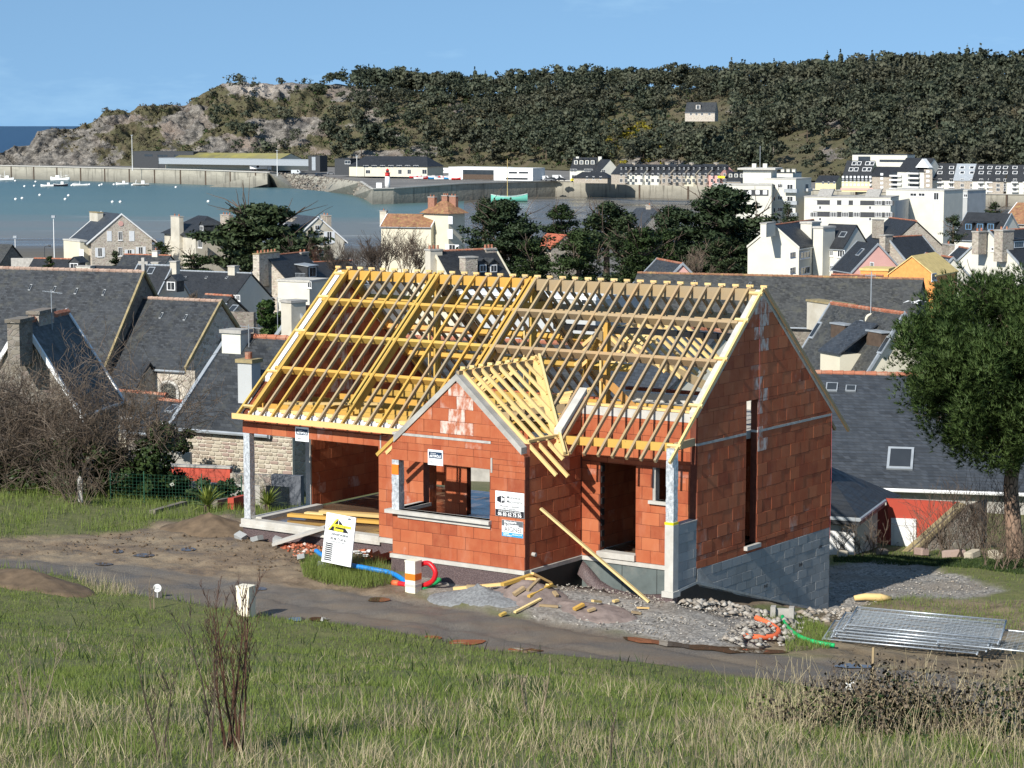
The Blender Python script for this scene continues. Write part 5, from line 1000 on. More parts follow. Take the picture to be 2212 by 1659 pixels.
# --- house just behind the new ridge
b = Bld('cream_gable_house', 'slate house with tall cream gable chimney, red ridge and square stone chimney', (938, 547, 214), (1068, 218), 8.6, 4.2, 'render_cream', 'slate_dark', ridge='ridge_tile', verge='render_cream'); b.chim((924, 539, 950, 575), .0, .9, 'render_dirty', 3); b.chim((999, 555, 1025, 584), -2.3, 1.0, 'granite', 0); b.chim((1045, 537, 1066, 556), 0, .8, 'granite', 3); b.dormer((1043, 590), 1.0, .9); b.dormer((1066, 590), 1.0, .9); b.wall.data.materials[0] = MATS['render_cream']
for x in (985, 1040, 1080): b.win('f', (x, 625, x + 14, 645))
b = Bld('flat_house', 'dark grey flat-roofed house with white roof edge', (1060, 628, 172), (1345, 166), 8, .1, 'render_grey', 'frame_white', kind='flat', gutter=None); b.win('f', (1255, 636, 1280, 660)); b.win('f', (1120, 642, 1135, 660))
b = Bld('slate_house', 'long slate roof with red ridge tiles seen between the rafters', (850, 737, 97), (1345, 93), 9, 3.2, 'concrete', 'slate', ridge='ridge_tile')
b = Bld('slate_house', 'dark shiny slate roof with ridge tiles seen through the right rafters', (1395, 705, 73), (1560, 69.5), 7, 2.9, 'render_white', 'slate_blue', ridge='ridge_tile')
b = Bld('pink_gable_house', 'slate roof with small pink gable behind the new ridge', (1420, 563, 236), (1474, 228), 6.4, 3.2, 'render_pink', 'slate', ridge='ridge_tile', verge='zinc')
b = Bld('red_tile_cottage', 'small cottage with bright orange tile roof between the cypresses', (1183, 507, 330), (1222, 326), 5, 1.8, 'granite', 'tile_red')
b = Bld('stone_cottage', 'stone house with slate roof half hidden by cypress', (1376, 451, 428), (1421, 424), 8, 3, 'granite_pale', 'slate_blue'); b.win('f', (1385, 498, 1395, 510)); b.chim((1398, 443, 1408, 455), 0, .7, 'granite', 1)
# --- long slate building and the roof with loggias
b = Bld('long_slate_building', 'very long mottled old slate roof behind the new gable', (1380, 594, 196), (1992, 188), 9.5, 3.6, 'granite_dark', 'slate_old', ridge='tile_lichen', cat='building')
b.sky((1500, 610), .2, .4, 'roof_vent', 'render_grey'); b.sky((1620, 614), .2, .4, 'roof_vent', 'render_grey')
b = Bld('loggia_house', 'slate house with two timber-sided roof loggias and broad chimney', (1797, 661, 150), (1952, 142), 5.6, 3.9, 'render_cream', 'slate_old', ridge='ridge_tile', verge='zinc', over=.1)
b.chim((1756, 647, 1832, 690), .5, .9, 'render_dirty', 0, 'moss_stone'); b.sky((1762, 714), .5, 1.3); b.sky((1911, 746), .5, 1.3); b.sky((1858, 700), .4, .5)
for px in ((1806, 735), (1884, 752)): 
    c = b.loc(px, 'roof', 0); m = MB(); m.box(c.x - .85, c.x + .85, c.y + .1, c.y + 1.1, c.z - .1, c.z + 1.0); o = m.obj('loggia', 'wood_dark', b.o); m = MB(); m.box(c.x - .95, c.x + .95, c.y + .05, c.y + 1.3, c.z + 1.0, c.z + 1.1); m.obj('loggia_cap', 'zinc', o)
m = MB(); c = b.loc((1836, 765), 'roof', 0); m.prism([(c.x - 1.3, c.y - 1.6, c.z + .1), (c.x + 1.3, c.y - 1.6, c.z + .1), (c.x + 1.3, c.y + 1.2, c.z + 1.9), (c.x - 1.3, c.y + 1.2, c.z + 1.9)], (0, 0, .12)); o = m.obj('dormer_roof', 'slate_blue', b.o); m = MB(); m.box(c.x - 1.2, c.x + 1.2, c.y - 1.45, c.y + .6, c.z - 2.2, c.z + .12); m.obj('dormer_wall', 'render_cream', o)
dh = thing('satellite_dish', 'round weathered satellite dish on a mast above loggia house', 'satellite dish', P(1881, 712, 145)); m = MB(); n = 20; vs = [(0, .12, 0)]; 
for i in (1, 2, 3):
    for j in range(n): a = 6.2832 * j / n; vs.append((.38 * i / 3 * math.cos(a), .12 * (1 - (i / 3) ** 2), .38 * i / 3 * math.sin(a)))
m.add(vs, [(0, 1 + j, 1 + (j + 1) % n) for j in range(n)] + [(1 + i * n + j, 1 + (i + 1) * n + j, 1 + (i + 1) * n + (j + 1) % n, 1 + i * n + (j + 1) % n) for i in range(2) for j in range(n)]); o = m.obj('reflector', 'cream_plastic', dh, True, (0, 0, .65)); o.modifiers.new('t', 'SOLIDIFY').thickness = .02
MB().tube([(0, .15, -.3), (0, .15, 3.7)], .03, 6).obj('mast', 'zinc', dh); MB().tube([(0, .1, .4), (0, -.35, .55)], .02, 5).obj('feed_arm', 'zinc', dh); m = MB(); [m.tube([(-.35 + .1 * k, .15, 3.3 + .1 * (k % 2)), (-.35 + .1 * k, .15, 3.6 - .1 * (k % 2))], .012, 4) for k in range(7)]; m.tube([(-.4, .15, 3.45), (.3, .15, 3.45)], .015, 4); m.obj('aerial', 'zinc', dh)
# --- the right-hand neighbour
b = Bld('slate_neighbour', 'neighbour house with broad blue-grey slate roof, skylight and cream wall', (1640, 813, 89), (2420, 86), 10.6, 3.3, 'render_cream', 'slate_blue', ridge='ridge_tile', over=.4, gutter='frame_white')
k_ = b.rise / b.w; nrow = 30; m = MB()            # overlapping courses of slates
for i in range(nrow):
    y0 = -(b.w + .4) * (i + 1) / nrow; y1 = -(b.w + .4) * i / nrow; z = lambda y: b.zr + .24 + k_ * y
    m.cur = rng.random(); m.prism([(-.12, y0, z(y0) + .005), (-.12, y1, z(y1) + .002), (-.12, y0, z(y0) + .016)], (b.L + .24, 0, 0))
m.obj('slate_courses', 'slate_blue', b.roof, kind='stuff')
b.sky((1945, 992), .95, 1.25, 'skylight'); o = b.sky((1797, 838), .45, .5, 'roof_vent'); b.sky((1838, 841), .4, .35, 'roof_vent')
b.slab('cornice', 'f', (1826, 1048, 2230, 1062), 'frame_white', 0, .1); b.slab('lower_wall', 'f', (1840, 1066, 2230, 1130), 'concrete', 0, .06); b.slab('painted_shadow_strip', 'f', (1826, 1062, 2230, 1066), 'cladding_dark', 0, .03)  # thin dark slab under the cornice paints in its shadow line
# hipped garden annex, red wall with white door, ramp wall
an = thing('garden_annex', 'small annex with hipped slate roof and white door beside new house', 'annex', G(1846, 1199, CAMZ - 13.3) + Vector((0, 0, 0))); ao = an.location
q = lambda x, y, Y: P(x, y, Y) - ao
A1, B1, C1, T1 = q(1760, 1117, 70.6), q(1857, 1123, 69.6), q(1912, 1082, 73.6), q(1775, 1000, 74.5)
m = MB(); D1 = T1 + Vector((3.2, 3.0, -1.6)); m.add([A1, B1, T1], [(0, 1, 2)]); m.add([B1, C1, T1], [(0, 1, 2)]); m.add([C1, D1, T1], [(0, 1, 2)]); ro = m.obj('roof', 'slate_dark', an); m = MB(); m.tube([A1, B1, C1], .06, 6); m.obj('gutter', 'zinc', ro); m = MB(); up = Vector((0, 0, -.18)); m.quad(A1, B1, B1 + up, A1 + up); m.quad(B1, C1, C1 + up, B1 + up); m.obj('slate_skirt', 'slate_dark', ro)
wa, wb, wc = q(1780, 1150, 70.9), q(1847, 1150, 70.3), q(1895, 1150, 73.4); m = MB()
for a_, b_ in ((wa, wb), (wb, wc)):
    m.quad(Vector((a_.x, a_.y, -.6)), Vector((b_.x, b_.y, -.6)), Vector((b_.x, b_.y, B1.z - .05)), Vector((a_.x, a_.y, B1.z - .05)))
m.obj('wall', 'render_dirty', an); d_ = (wb - wa); d_.z = 0; dn = d_.normalized(); nn = Vector((dn.y, -dn.x, 0)) * .03; a_ = wa + d_ * .15; b_ = wa + d_ * .99; m = MB(); m.prism([Vector((a_.x, a_.y, -.4)), Vector((b_.x, b_.y, -.4)), Vector((b_.x, b_.y, B1.z - .35)), Vector((a_.x, a_.y, B1.z - .35))], nn); m.obj('door', 'frame_white', an)
rw = thing('red_wall', 'coral red garden wall with a plain white door', 'wall', G(1995, 1202, CAMZ - 13.3)); ao2 = rw.location; q2 = lambda x, y, Y=74.0: P(x, y, Y) - ao2
m = MB(); m.prism([q2(1916, 1078), q2(1926, 1215), q2(2075, 1215), q2(2075, 1086)], Vector((0, .2, 0))); m.obj('wall_body', 'red_render', rw); m = MB(); m.prism([q2(1925, 1119, 73.95), q2(1925, 1212, 73.95), q2(1979, 1212, 73.95), q2(1979, 1121, 73.95)], Vector((0, .04, 0))); o = m.obj('door_frame', 'frame_white', rw); m = MB(); m.prism([q2(1932, 1126, 73.93), q2(1932, 1212, 73.93), q2(1972, 1212, 73.93), q2(1972, 1128, 73.93)], Vector((0, .02, 0))); m.obj('door_leaf', 'white_board', o); MB().tube([q2(1937, 1172, 73.9), q2(1941, 1172, 73.88)], .02, 6).obj('door_handle', 'zinc', o)
m = MB(); m.prism([q2(1894, 1098, 74.6), q2(1894, 1215, 74.6), q2(1926, 1215, 74.0), q2(1918, 1090, 74.0)], Vector((.03, .05, 0))); m.obj('side_return', 'red_render', rw)
rp = thing('ramp_wall', 'sloping weathered concrete wall cutting in front of the red wall', 'wall', G(2000, 1204, CAMZ - 13.3)); ao3 = rp.location; q3 = lambda x, y, Y: P(x, y, Y) - ao3
m = MB(); m.prism([q3(1946, 1204, 71.6), q3(2060, 1102, 72.6), q3(2120, 1080, 72.8), q3(2120, 1230, 72.8), q3(1946, 1230, 71.6)], Vector((.25, .35, 0))); m.obj('wall_body', 'granite_dark', rp); m = MB(); m.beam(q3(1940, 1212, 71.7), q3(2078, 1089, 72.9), .42, .1); m.obj('coping', 'moss_stone', rp)
# --- white houses and roofs on the right
b = Bld('white_house', 'tall white house with big blank gable and slate roof', (1671, 489, 298), (1756, 314), 7.0, 2.85, 'render_white', 'slate_dark', verge='render_white', over=.1, ridge='ridge_tile', base=7)
for r in ((1706, 545, 1718, 557), (1729, 543, 1749, 558), (1706, 578, 1718, 591), (1729, 576, 1749, 592)): b.win('f', r, bars=2)
b.chim((1649, 482, 1669, 493), 0, .8, 'render_white', 0)
b2 = Bld('white_stair_tower', 'two white chimney-like stair towers beside blank gable house', (1770, 492, 303), (1791, 302), 2.9, .1, 'render_white', 'concrete_light', kind='flat', gutter=None, cat='tower', base=5); b3 = Bld('white_stair_tower', 'slim white tower left of the pair on the white house', (1739, 482, 306), (1763, 305), 2.4, .1, 'render_white', 'concrete_light', kind='flat', gutter=None, cat='tower', base=5)
b = Bld('white_house', 'white house with slate roof and two big windows right of the towers', (1792, 487, 306), (1850, 303), 6.0, 2.9, 'render_white', 'slate_dark', base=5, over=.1)
for r in ((1809, 540, 1825, 556), (1806, 571, 1824, 588)): b.win('f', r, bars=2)
b.sky((1821, 507), 1.0, 1.0); b.win('f', (1793, 541, 1800, 553)); b.win('f', (1793, 573, 1800, 585))
b = Bld('stone_house', 'large stone gabled house with dark slate roof and thick left chimney', (1922, 473, 338), (1979, 327), 10.5, 4.6, 'granite', 'slate_dark', ridge='ridge_tile'); b.chim((1891, 473, 1902, 500), -3, 1.0, 'granite', 0)
b = Bld('stone_house', 'smaller stone house with ochre gable in front of the large one', (1917, 516, 288), (1990, 293), 7.6, 3.6, 'granite', 'slate_dark', ridge='ridge_tile', verge='zinc'); b.chim((1906, 508, 1922, 526), 0, .9, 'granite', 0)
b = Bld('pink_house', 'slate-roofed house with pale pink walls below the white towers', (1852, 525, 284), (1896, 278), 6.4, 3.2, 'render_pink', 'slate_dark', verge='zinc'); b.sky((1858, 545), .9, 1.2); b.win('f', (1880, 566, 1888, 582))
b = Bld('brick_extension', 'bare orange block extension with yellow sheeted roof', (1970, 557, 240), (2020, 247), 5.0, 1.9, 'render_pink', 'wood_yellow', over=.15, gutter=None); b.wall.data.materials[0] = MATS['orange_wood']; b.win('f', (2012, 590, 2022, 606))
b = Bld('brick_extension', 'low orange block wall with yellow timber roof beside extension', (1866, 582, 250), (1925, 249), 4, .4, 'orange_wood', 'wood_yellow', kind='flat', gutter=None); b.wall.data.materials[0] = MATS['orange_wood']
b = Bld('slate_house', 'white slate house with bluish gable behind orange extension', (2000, 551, 262), (2058, 254), 7.0, 3.6, 'render_white', 'slate_dark', ridge='ridge_tile', verge='zinc'); b.chim((2011, 549, 2023, 575), -1.2, .8, 'render_white', 0); b.sky((2040, 567), .9, .9); b.win('r', (2030, 600, 2035, 612))
b = Bld('pink_house', 'pink house with clipped slate gable beside white gable house', (2072, 536, 305), (2107, 297), 6.2, 2.9, 'render_pink', 'slate_dark', ridge='ridge_tile', verge='frame_white'); b.win('r', (2087, 568, 2093, 584)); b.win('r', (2105, 568, 2111, 582)); b.win('r', (2099, 545, 2105, 553)); b.chim((2042, 526, 2056, 542), 0, .8, 'granite', 1)
b = Bld('white_gable_house', 'white gabled house with two stone chimneys and red ridge', (2137, 502, 268), (2260, 276), 9.4, 4.0, 'render_white', 'slate_dark', ridge='ridge_tile', verge='zinc'); b.win('l', (2123, 534, 2133, 542)); b.win('l', (2141, 534, 2151, 542)); b.chim((2107, 500, 2124, 530), .5, .9, 'granite', 2); b.chim((2157, 497, 2180, 545), -2.0, 1.2, 'granite', 2); b.dormer((2200, 537), 2.6, 1.0, 'slate_dark', 'slate_dark', kind='shed', bars=3)
b = Bld('slate_house', 'slate house with row of blue-framed dormers and white gable', (2090, 461, 402), (2184, 396), 9, 4.4, 'render_white', 'slate_dark', ridge=None, verge='zinc'); plain('blue_frame', (.15, .30, .48), .6, .1)
for x in (2092, 2117, 2140): b.dormer((x, 497), 1.6, 1.2, 'slate_dark', 'slate_dark', 'blue_frame', 'shed')
b = Bld('tile_house', 'house with rusty tile roof at the harbour edge', (2198, 440, 430), (2260, 425), 9, 3.5, 'granite', 'tile_lichen', verge='frame_white')
b = Bld('slate_house', 'low slate roofs with red ridge between white house and long slate roof', (1798, 597, 230), (1905, 228), 6, 1.8, 'render_pink', 'slate_dark', ridge='ridge_tile'); b = Bld('slate_house', 'grey hipped slate roof at foot of the white blank gable', (1560, 590, 245), (1632, 243), 6, 1.6, 'render_white', 'slate', kind='hip')
# --- apartment blocks
b = Bld('apartment_block', 'long white apartment block with dark window bands and blank grey end', (1748, 424, 555), (1933, 548), 11, .1, 'render_white', 'concrete', kind='flat', cat='apartment block', gutter=None, base=4)
for y0, y1 in ((433, 443), (458, 469)):
    b.slab('window_band', 'f', (1756, y0, 1932, y1), 'cladding_dark', 0, .03)
    for x in (1750, 1793, 1818, 1843, 1890, 1912): b.win('f', (x, y0, x + 15, y1), bars=3, sill=False) if (y0 > 450 or x > 1880) else b.slab('blind', 'f', (x, y0, x + 15, y1), 'frame_white', 0, .08)
for x in (1769, 1877):
    for y in (445, 470): b.win('f', (x, y, x + 5, y + 7), bars=0)
b.slab('end_wall', 'r', (1934, 427, 2010, 490), 'render_grey', 0, .02)
for (x0, x1) in ((1766, 1800), (1868, 1904)): 
    c = b.loc(((x0 + x1) / 2, 424), 'y', -3); m = MB(); m.prism([(c.x - 1.7, -5, b.zr), (c.x + 1.7, -5, b.zr), (c.x + 1.7, -1, b.zr + 1.9), (c.x - 1.7, -1, b.zr + 1.9)], (0, 1.5, 0)); m.obj('roof_hatch', 'concrete', b.o)
b = Bld('apartment_block', 'white block with flat overhanging roof behind grey end wall', (1935, 409, 575), (2060, 565), 10, .1, 'render_white', 'concrete_light', kind='flat', cat='apartment block', gutter=None, base=4)
for r in ((2017, 416, 2028, 432), (1966, 417, 1980, 424), (1984, 417, 1998, 424)): b.win('f', r)
for r in ((2019, 443, 2029, 453), (2019, 466, 2029, 476)): b.slab('blind', 'f', r, 'frame_white', 0, .06)
b = Bld('apartment_block', 'pale stepped block with terraces at the harbour side', (2062, 411, 590), (2110, 586), 10, .1, 'render_grey', 'concrete_light', kind='flat', cat='apartment block', gutter=None, base=4); b.win('f', (2082, 419, 2090, 426))
b = Bld('apartment_block', 'white apartment block with balconies and blue glass rail behind cypress', (1668, 386, 560), (1736, 556), 10, .1, 'render_white', 'concrete_light', kind='flat', cat='apartment block', gutter=None, base=4)
for y in (398, 424, 449): 
    b.win('f', (1671, y, 1675, y + 10), bars=0); b.win('f', (1680, y - 1, 1691, y + 8), bars=2); b.win('f', (1700, y, 1713, y + 12), bars=1); b.slab('balcony', 'f', (1697, y + 10, 1725, y + 18), 'zinc', 0, 1.2)
for y in (398, 424, 449, 471): b.slab('balcony', 'r', (1738, y + 9, 1748, y + 15), 'render_grey', 0, .9); b.slab('window', 'r', (1740, y, 1746, y + 9), 'window_glass', 0, .04)
b = Bld('apartment_block', 'low white wing of apartments with dark band behind cypress', (1541, 399, 552), (1668, 550), 9, .1, 'render_white', 'concrete_light', kind='flat', cat='apartment block', gutter=None, base=4); b.slab('window_band', 'f', (1606, 410, 1660, 423), 'cladding_dark', 0, .03)
for x in (1614, 1632, 1648): b.slab('blind', 'f', (x, 411, x + 9, 420), 'frame_white', 0, .08)
b = Bld('lift_tower', 'white flat-capped tower rising from the apartment wing', (1612, 368, 562), (1672, 560), 8, .1, 'render_white', 'concrete_light', kind='flat', cat='tower', gutter=None, base=4); b.slab('panel', 'f', (1629, 378, 1640, 398), 'frame_white', 0, .1); m = MB(); m.box(-1.2, b.L + 1.2, -b.w - 1, b.w + 1, b.zr + .25, b.zr + .7); m.obj('cap_slab', 'concrete_light', b.o)
m = MB(); [m.box(a, a + 1, -.5, .5, b.zr + .7, b.zr + 1.7) for a in (1.5, 4.2)]; m.obj('vents', 'render_white', b.o); MB().tube([(3.4, 0, b.zr + .7), (3.4, 0, b.zr + 6)], .06, 5).obj('aerial_mast', 'zinc', b.o)
b = Bld('roof_stacks_house', 'white rooftop with tapered chimney stacks behind apartment tower', (1682, 373, 600), (1722, 598), 8, .1, 'render_white', 'slate_dark', kind='flat', gutter=None, base=4); [b.chim((x, 365, x + 7, 376), -2, 1, 'render_white', 0) for x in (1688, 1700, 1712)]
# ------------------------------------------------------------------ the headland
SKY_X = [-150, 0, 33, 63, 80, 123, 160, 180, 207, 230, 243, 270, 277, 300, 323, 350, 400, 427, 467, 483, 533, 583, 650, 700, 750, 800, 900, 1020, 1100, 1150, 1250, 1400, 1550, 1700, 1850, 2000, 2212, 2600]
SKY_Y = [352, 327, 315, 313, 283, 275, 274, 268, 256, 232, 236, 236, 243, 229, 233, 228, 228, 211, 188, 180, 181, 182, 180, 182, 182, 186, 196, 206, 200, 194, 194, 193, 191, 183, 173, 167, 168, 170]
def crestY(x): return np.interp(x, [0, 200, 480, 700, 1100, 1500, 1900, 2212, 2600], [1470, 1500, 1545, 1560, 1500, 1400, 1250, 1180, 1120])
def baseY(x): return np.interp(x, [0, 60, 300, 700, 1100, 1400, 1700, 2000, 2212, 2600], [1462, 1445, 1425, 1415, 1340, 1230, 1080, 1000, 985, 950])
def skyY(x): return np.interp(x, SKY_X, SKY_Y)
def hill_z(x, k):
    yc = crestY(x); zc = np.maximum(CAMZ - (skyY(x) - 264.7) / 4952 * yc, 1.0); zb = np.interp(x, [0, 90, 160, 300, 2212], [-1.5, -1, 3, 8.3, 8.3]); kk = np.clip(k, 0, 1)
    s = np.where(kk < 1, .62 * kk ** .85 + .38 * kk * kk * (3 - 2 * kk), 1.0)
    return zb + (zc - zb) * s - np.maximum(k - 1, 0) * 6
hx = np.concatenate([np.linspace(-160, 760, 330), np.linspace(763, 2640, 330)]); hk = np.concatenate([np.linspace(-.04, 1.02, 96), np.array([1.08, 1.2, 1.5, 2., 3.])])
HX, HK = np.meshgrid(hx, hk, indexing='ij'); HYY = baseY(HX) + (crestY(HX) - baseY(HX)) * HK; HZ = hill_z(HX, HK); HXX = (HX - 1106) / 4952 * HYY
cragm = np.clip((900 - HX) / 300, .25, 1); n1 = fbm(HXX / 22, HYY / 22 + HZ / 14, 41, 5); n2 = np.abs(fbm(HXX / 9 + HZ / 7, HYY / 9, 47, 4) - .5) * 2; env = np.clip(HK * 9, 0, 1) * np.clip((1.06 - HK) * 7, .25, 1)
rock_lo = np.clip((fbm(HXX / 30, HZ / 12, 55, 4) - .45) * 6, 0, 1)
DISP = env * ((n1 - .5) * 15 * cragm - n2 * 7.5 * cragm * (0.4 + rock_lo) + (np.abs(fbm(HXX / 4.5 - HZ / 5, HZ / 4 + HYY / 9, 49, 3) - .5) - .25) * 7 * cragm); rockm = np.clip((900 - HX) / 250, .12, 1) * env; lay = (HZ * .8 + HXX * .42) / 7.5 + 1.4 * fbm(HXX / 30, HZ / 16, 91, 4); led = lay - np.floor(lay); lay2 = (HZ * .5 - HXX * .7) / 11 + 1.1 * fbm(HXX / 20, HZ / 14, 95, 3); led2 = np.abs(lay2 - np.floor(lay2) - .5) * 2
DISP += rockm * ((led - .5) * 5.0 * (.35 + rock_lo) + (led2 - .5) * 4.0 + (fbm(HXX / 3.2, HZ / 2.6, 97, 2) - .5) * 3.0); HZ = HZ + DISP * .55; HYY = HYY - DISP * .8
veg = np.clip((fbm(HXX / 26, HZ / 11, 61, 5) - .43) * 7, 0, 1); veg = np.maximum(veg, np.clip((HX - 700) / 250, 0, .85) * np.clip((fbm(HXX / 18, HZ / 9, 66, 4) - .30) * 6, 0, 1)); veg *= np.clip((HX - 60) / 120, 0, 1); cl = np.clip(1 - np.abs(HX - 560) / 120, 0, 1) * np.clip(1 - np.abs(HK - .88) / .13, 0, 1); veg *= 1 - cl
def mat_hill():
    t = NT('headland'); v = t.coord('World'); vg = t.attr('veg')
    st = t.noise(.16, 6, t.coord('World', (.7, .7, 2.4)), .65); rk = t.ramp(st, [(.3, (.06, .056, .05)), (.45, (.16, .148, .132)), (.58, (.255, .235, .205)), (.75, (.40, .37, .33))]); rk = t.mix(t.ramp(t.noise(.03, 3, v), [(.5, 0.), (.65, .6)]), rk, (.25, .19, .15)); rk = t.mix(t.ramp(t.vor(.5, t.coord('World', (1, 1, 2.2)), 'Distance', 'DISTANCE_TO_EDGE'), [(.0, .75), (.09, 0.)]), rk, (.05, .042, .036))
    rk = t.mix(t.math('MULTIPLY', t.attr('pale'), .75), rk, (.50, .44, .38))
    sb = t.mix(t.noise(.35, 4, v), (.055, .060, .030), (.135, .118, .068)); sb = t.mix(t.ramp(t.noise(.09, 4, v), [(.5, 0.), (.66, .8)]), sb, (.13, .105, .070))
    f = t.math('ADD', vg, t.math('MULTIPLY', t.math('SUBTRACT', t.noise(.5, 4, v), .5), 1.1), True)
    t.col(t.mix(t.ramp(f, [(.4, 0.), (.6, 1.)]), rk, sb), .95, .15); t.bump(t.noise(.8, 5, t.coord('World', (1, 1, 1.6))), .8, 1.6)
mat_hill()
nr, nc = HX.shape; ii = np.arange(nr * nc).reshape(nr, nc)
link('headland', npmesh('headland', np.stack([HXX, HYY, HZ], -1).reshape(-1, 3), np.stack([ii[:-1, :-1], ii[1:, :-1], ii[1:, 1:], ii[:-1, 1:]], -1).reshape(-1, 4), 'headland', [('veg', 'POINT', veg.ravel()), ('pale', 'POINT', cl.ravel())], False), kind='structure')
def hill_pt(x, k):
    i = int(np.clip(np.searchsorted(hx, x), 1, nr - 1)); j = int(np.clip(np.searchsorted(hk, k), 1, nc - 1)); return Vector((HXX[i, j], HYY[i, j], HZ[i, j]))
# ------------------------------------------------------------------ trees: crowns of many small leaf faces
foliage('pine_far', (.080, .105, .070), (.165, .180, .115), .45, big=(.150, .142, .095)); foliage('pine_far_warm', (.040, .048, .022), (.075, .080, .038), .1); foliage('cypress_leaf', (.022, .042, .019), (.066, .092, .038), .2); foliage('pine_needle', (.046, .092, .024), (.14, .21, .060), .4); foliage('shrub_leaf', (.020, .040, .012), (.055, .085, .025), .2); foliage('gorse', (.10, .10, .015), (.30, .25, .02), .2); foliage('scrub_leaf', (.045, .048, .026), (.125, .105, .066), .1, big=(.12, .095, .07))
foliage('ivy_leaf', (.010, .022, .008), (.045, .070, .022), .15, .35); foliage('twig', (.080, .058, .040), (.165, .125, .09), 0); foliage('twig_dark', (.04, .03, .024), (.10, .074, .055), 0); foliage('twig_red', (.055, .026, .018), (.115, .060, .038), 0); foliage('straw', (.30, .24, .13), (.56, .48, .30), .2); foliage('grass_blade', (.090, .150, .026), (.24, .29, .072), .35); foliage('dry_stem', (.16, .12, .08), (.34, .28, .19), 0); foliage('bramble_leaf', (.10, .075, .050), (.22, .17, .11), .1); foliage('yucca_leaf', (.07, .11, .02), (.30, .34, .07), .25, .4)
plain('bark', (.13, .095, .07), .95, .4, 5, .6); plain('bark_pale', (.24, .20, .16), .95, .4, 5, .6)
def pine_bark():
    t = NT('pine_bark'); v = t.coord('Object', (1, 1, .35)); n = t.vor(9, v, 'Distance', 'DISTANCE_TO_EDGE'); t.col(t.mix(t.ramp(n, [(.02, 1.), (.12, 0.)]), t.mix(t.noise(4, 3, v), (.20, .125, .085), (.34, .24, .175)), (.05, .035, .028)), .95, .1); t.bump(n, .7, .03)
pine_bark()
def leaf_cloud(cent, rad, n, size, rs, flat=1.0, aspect=1.0, tri=False, up=.0):
    """n leaf faces scattered in blobs (cent (k,3), rad (k,3)); returns verts, faces, rnd"""
    k = len(cent); w_ = rad.prod(1) ** .66; idx = rs.choice(k, n, p=w_ / w_.sum()); d = rs.normal(size=(n, 3)); d /= np.linalg.norm(d, axis=1)[:, None]; rr_ = rs.rand(n) ** .45
    c = cent[idx] + d * rad[idx] * rr_[:, None]; a = rs.normal(size=(n, 3)); a[:, 2] *= flat; a /= np.linalg.norm(a, axis=1)[:, None]; nrm = d * .6 + rs.normal(size=(n, 3)) * .5; nrm[:, 2] += up; b = np.cross(nrm, a); b /= np.linalg.norm(b, axis=1)[:, None] + 1e-9
    s = size * (.6 + .8 * rs.rand(n))[:, None]; a = a * s; b = b * s * aspect
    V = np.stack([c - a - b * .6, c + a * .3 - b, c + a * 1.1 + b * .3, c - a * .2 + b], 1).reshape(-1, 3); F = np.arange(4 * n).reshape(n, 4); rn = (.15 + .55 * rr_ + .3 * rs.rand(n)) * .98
    nn = d * (.35 + .65 * rr_)[:, None] + rs.normal(size=(n, 3)) * .28; nn[:, 2] += .12; nn /= np.linalg.norm(nn, axis=1)[:, None]
    global LN; LN = np.repeat(nn, 4, 0)
    return V, F, rn
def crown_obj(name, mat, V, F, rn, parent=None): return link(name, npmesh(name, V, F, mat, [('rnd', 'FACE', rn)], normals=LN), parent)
def far_tree(seed, h, w, style):
    rs = np.random.RandomState(seed); n = 14
    if style == 'pine': c = np.stack([rs.normal(0, .26, n) * w, rs.normal(0, .26, n) * w, h * (.55 + .38 * rs.rand(n))], -1); r = np.stack([w * (.16 + .12 * rs.rand(n))] * 2 + [h * (.07 + .05 * rs.rand(n))], -1)
    elif style == 'cone': t_ = rs.rand(n); c = np.stack([rs.normal(0, .14, n) * w * (1.1 - t_), rs.normal(0, .14, n) * w * (1.1 - t_), h * (.12 + .85 * t_)], -1); r = np.stack([w * .30 * (1.05 - t_) + .2] * 2 + [h * .09 + 0 * t_], -1)
    else: c = np.stack([rs.normal(0, .22, n) * w, rs.normal(0, .22, n) * w, h * (.3 + .5 * rs.rand(n))], -1); r = np.stack([w * (.18 + .12 * rs.rand(n))] * 2 + [h * (.10 + .10 * rs.rand(n))], -1)
    V, F, rn = leaf_cloud(c, r, 420, .40, rs, up=.5); ctr = np.array([0, 0, h * .62]); wn_ = (V - ctr) / np.array([w * .5, w * .5, h * .4]); wn_ /= np.linalg.norm(wn_, axis=1)[:, None] + 1e-6; LN_ = LN * .55 + wn_ * .6; LN_ /= np.linalg.norm(LN_, axis=1)[:, None]; m = MB(); m.tube([(0, 0, -1), (.1, 0, h * .4), (.0, .1, h * .85)], [.22, .16, .06], 4); tv = np.array(m.v); tf = np.array([f for f in m.f if len(f) == 4])
    return (np.concatenate([V, tv]), np.concatenate([F, tf + len(V)]), np.concatenate([rn, np.full(len(tf), .0)]), len(F), np.concatenate([LN_, np.tile([[0, -.7, .7]], (len(tv), 1))]))
protos = [far_tree(100 + i, h, w, st) for i, (h, w, st) in enumerate([(9, 7, 'pine'), (10.5, 8, 'pine'), (8, 6, 'pine'), (11, 5, 'cone'), (8, 6.5, 'round'), (6.5, 6, 'round')])]
pme = []
for i, (V, F, rn, nl, NN) in enumerate(protos):
    me = npmesh('wood_tree', V, F, ['pine_far', 'bark'], [('rnd', 'FACE', rn)], normals=NN); me.polygons.foreach_set('material_index', np.concatenate([np.zeros(nl), np.ones(len(F) - nl)]).astype(np.int32)); pme.append(me)
rs = np.random.RandomState(5); tx = []
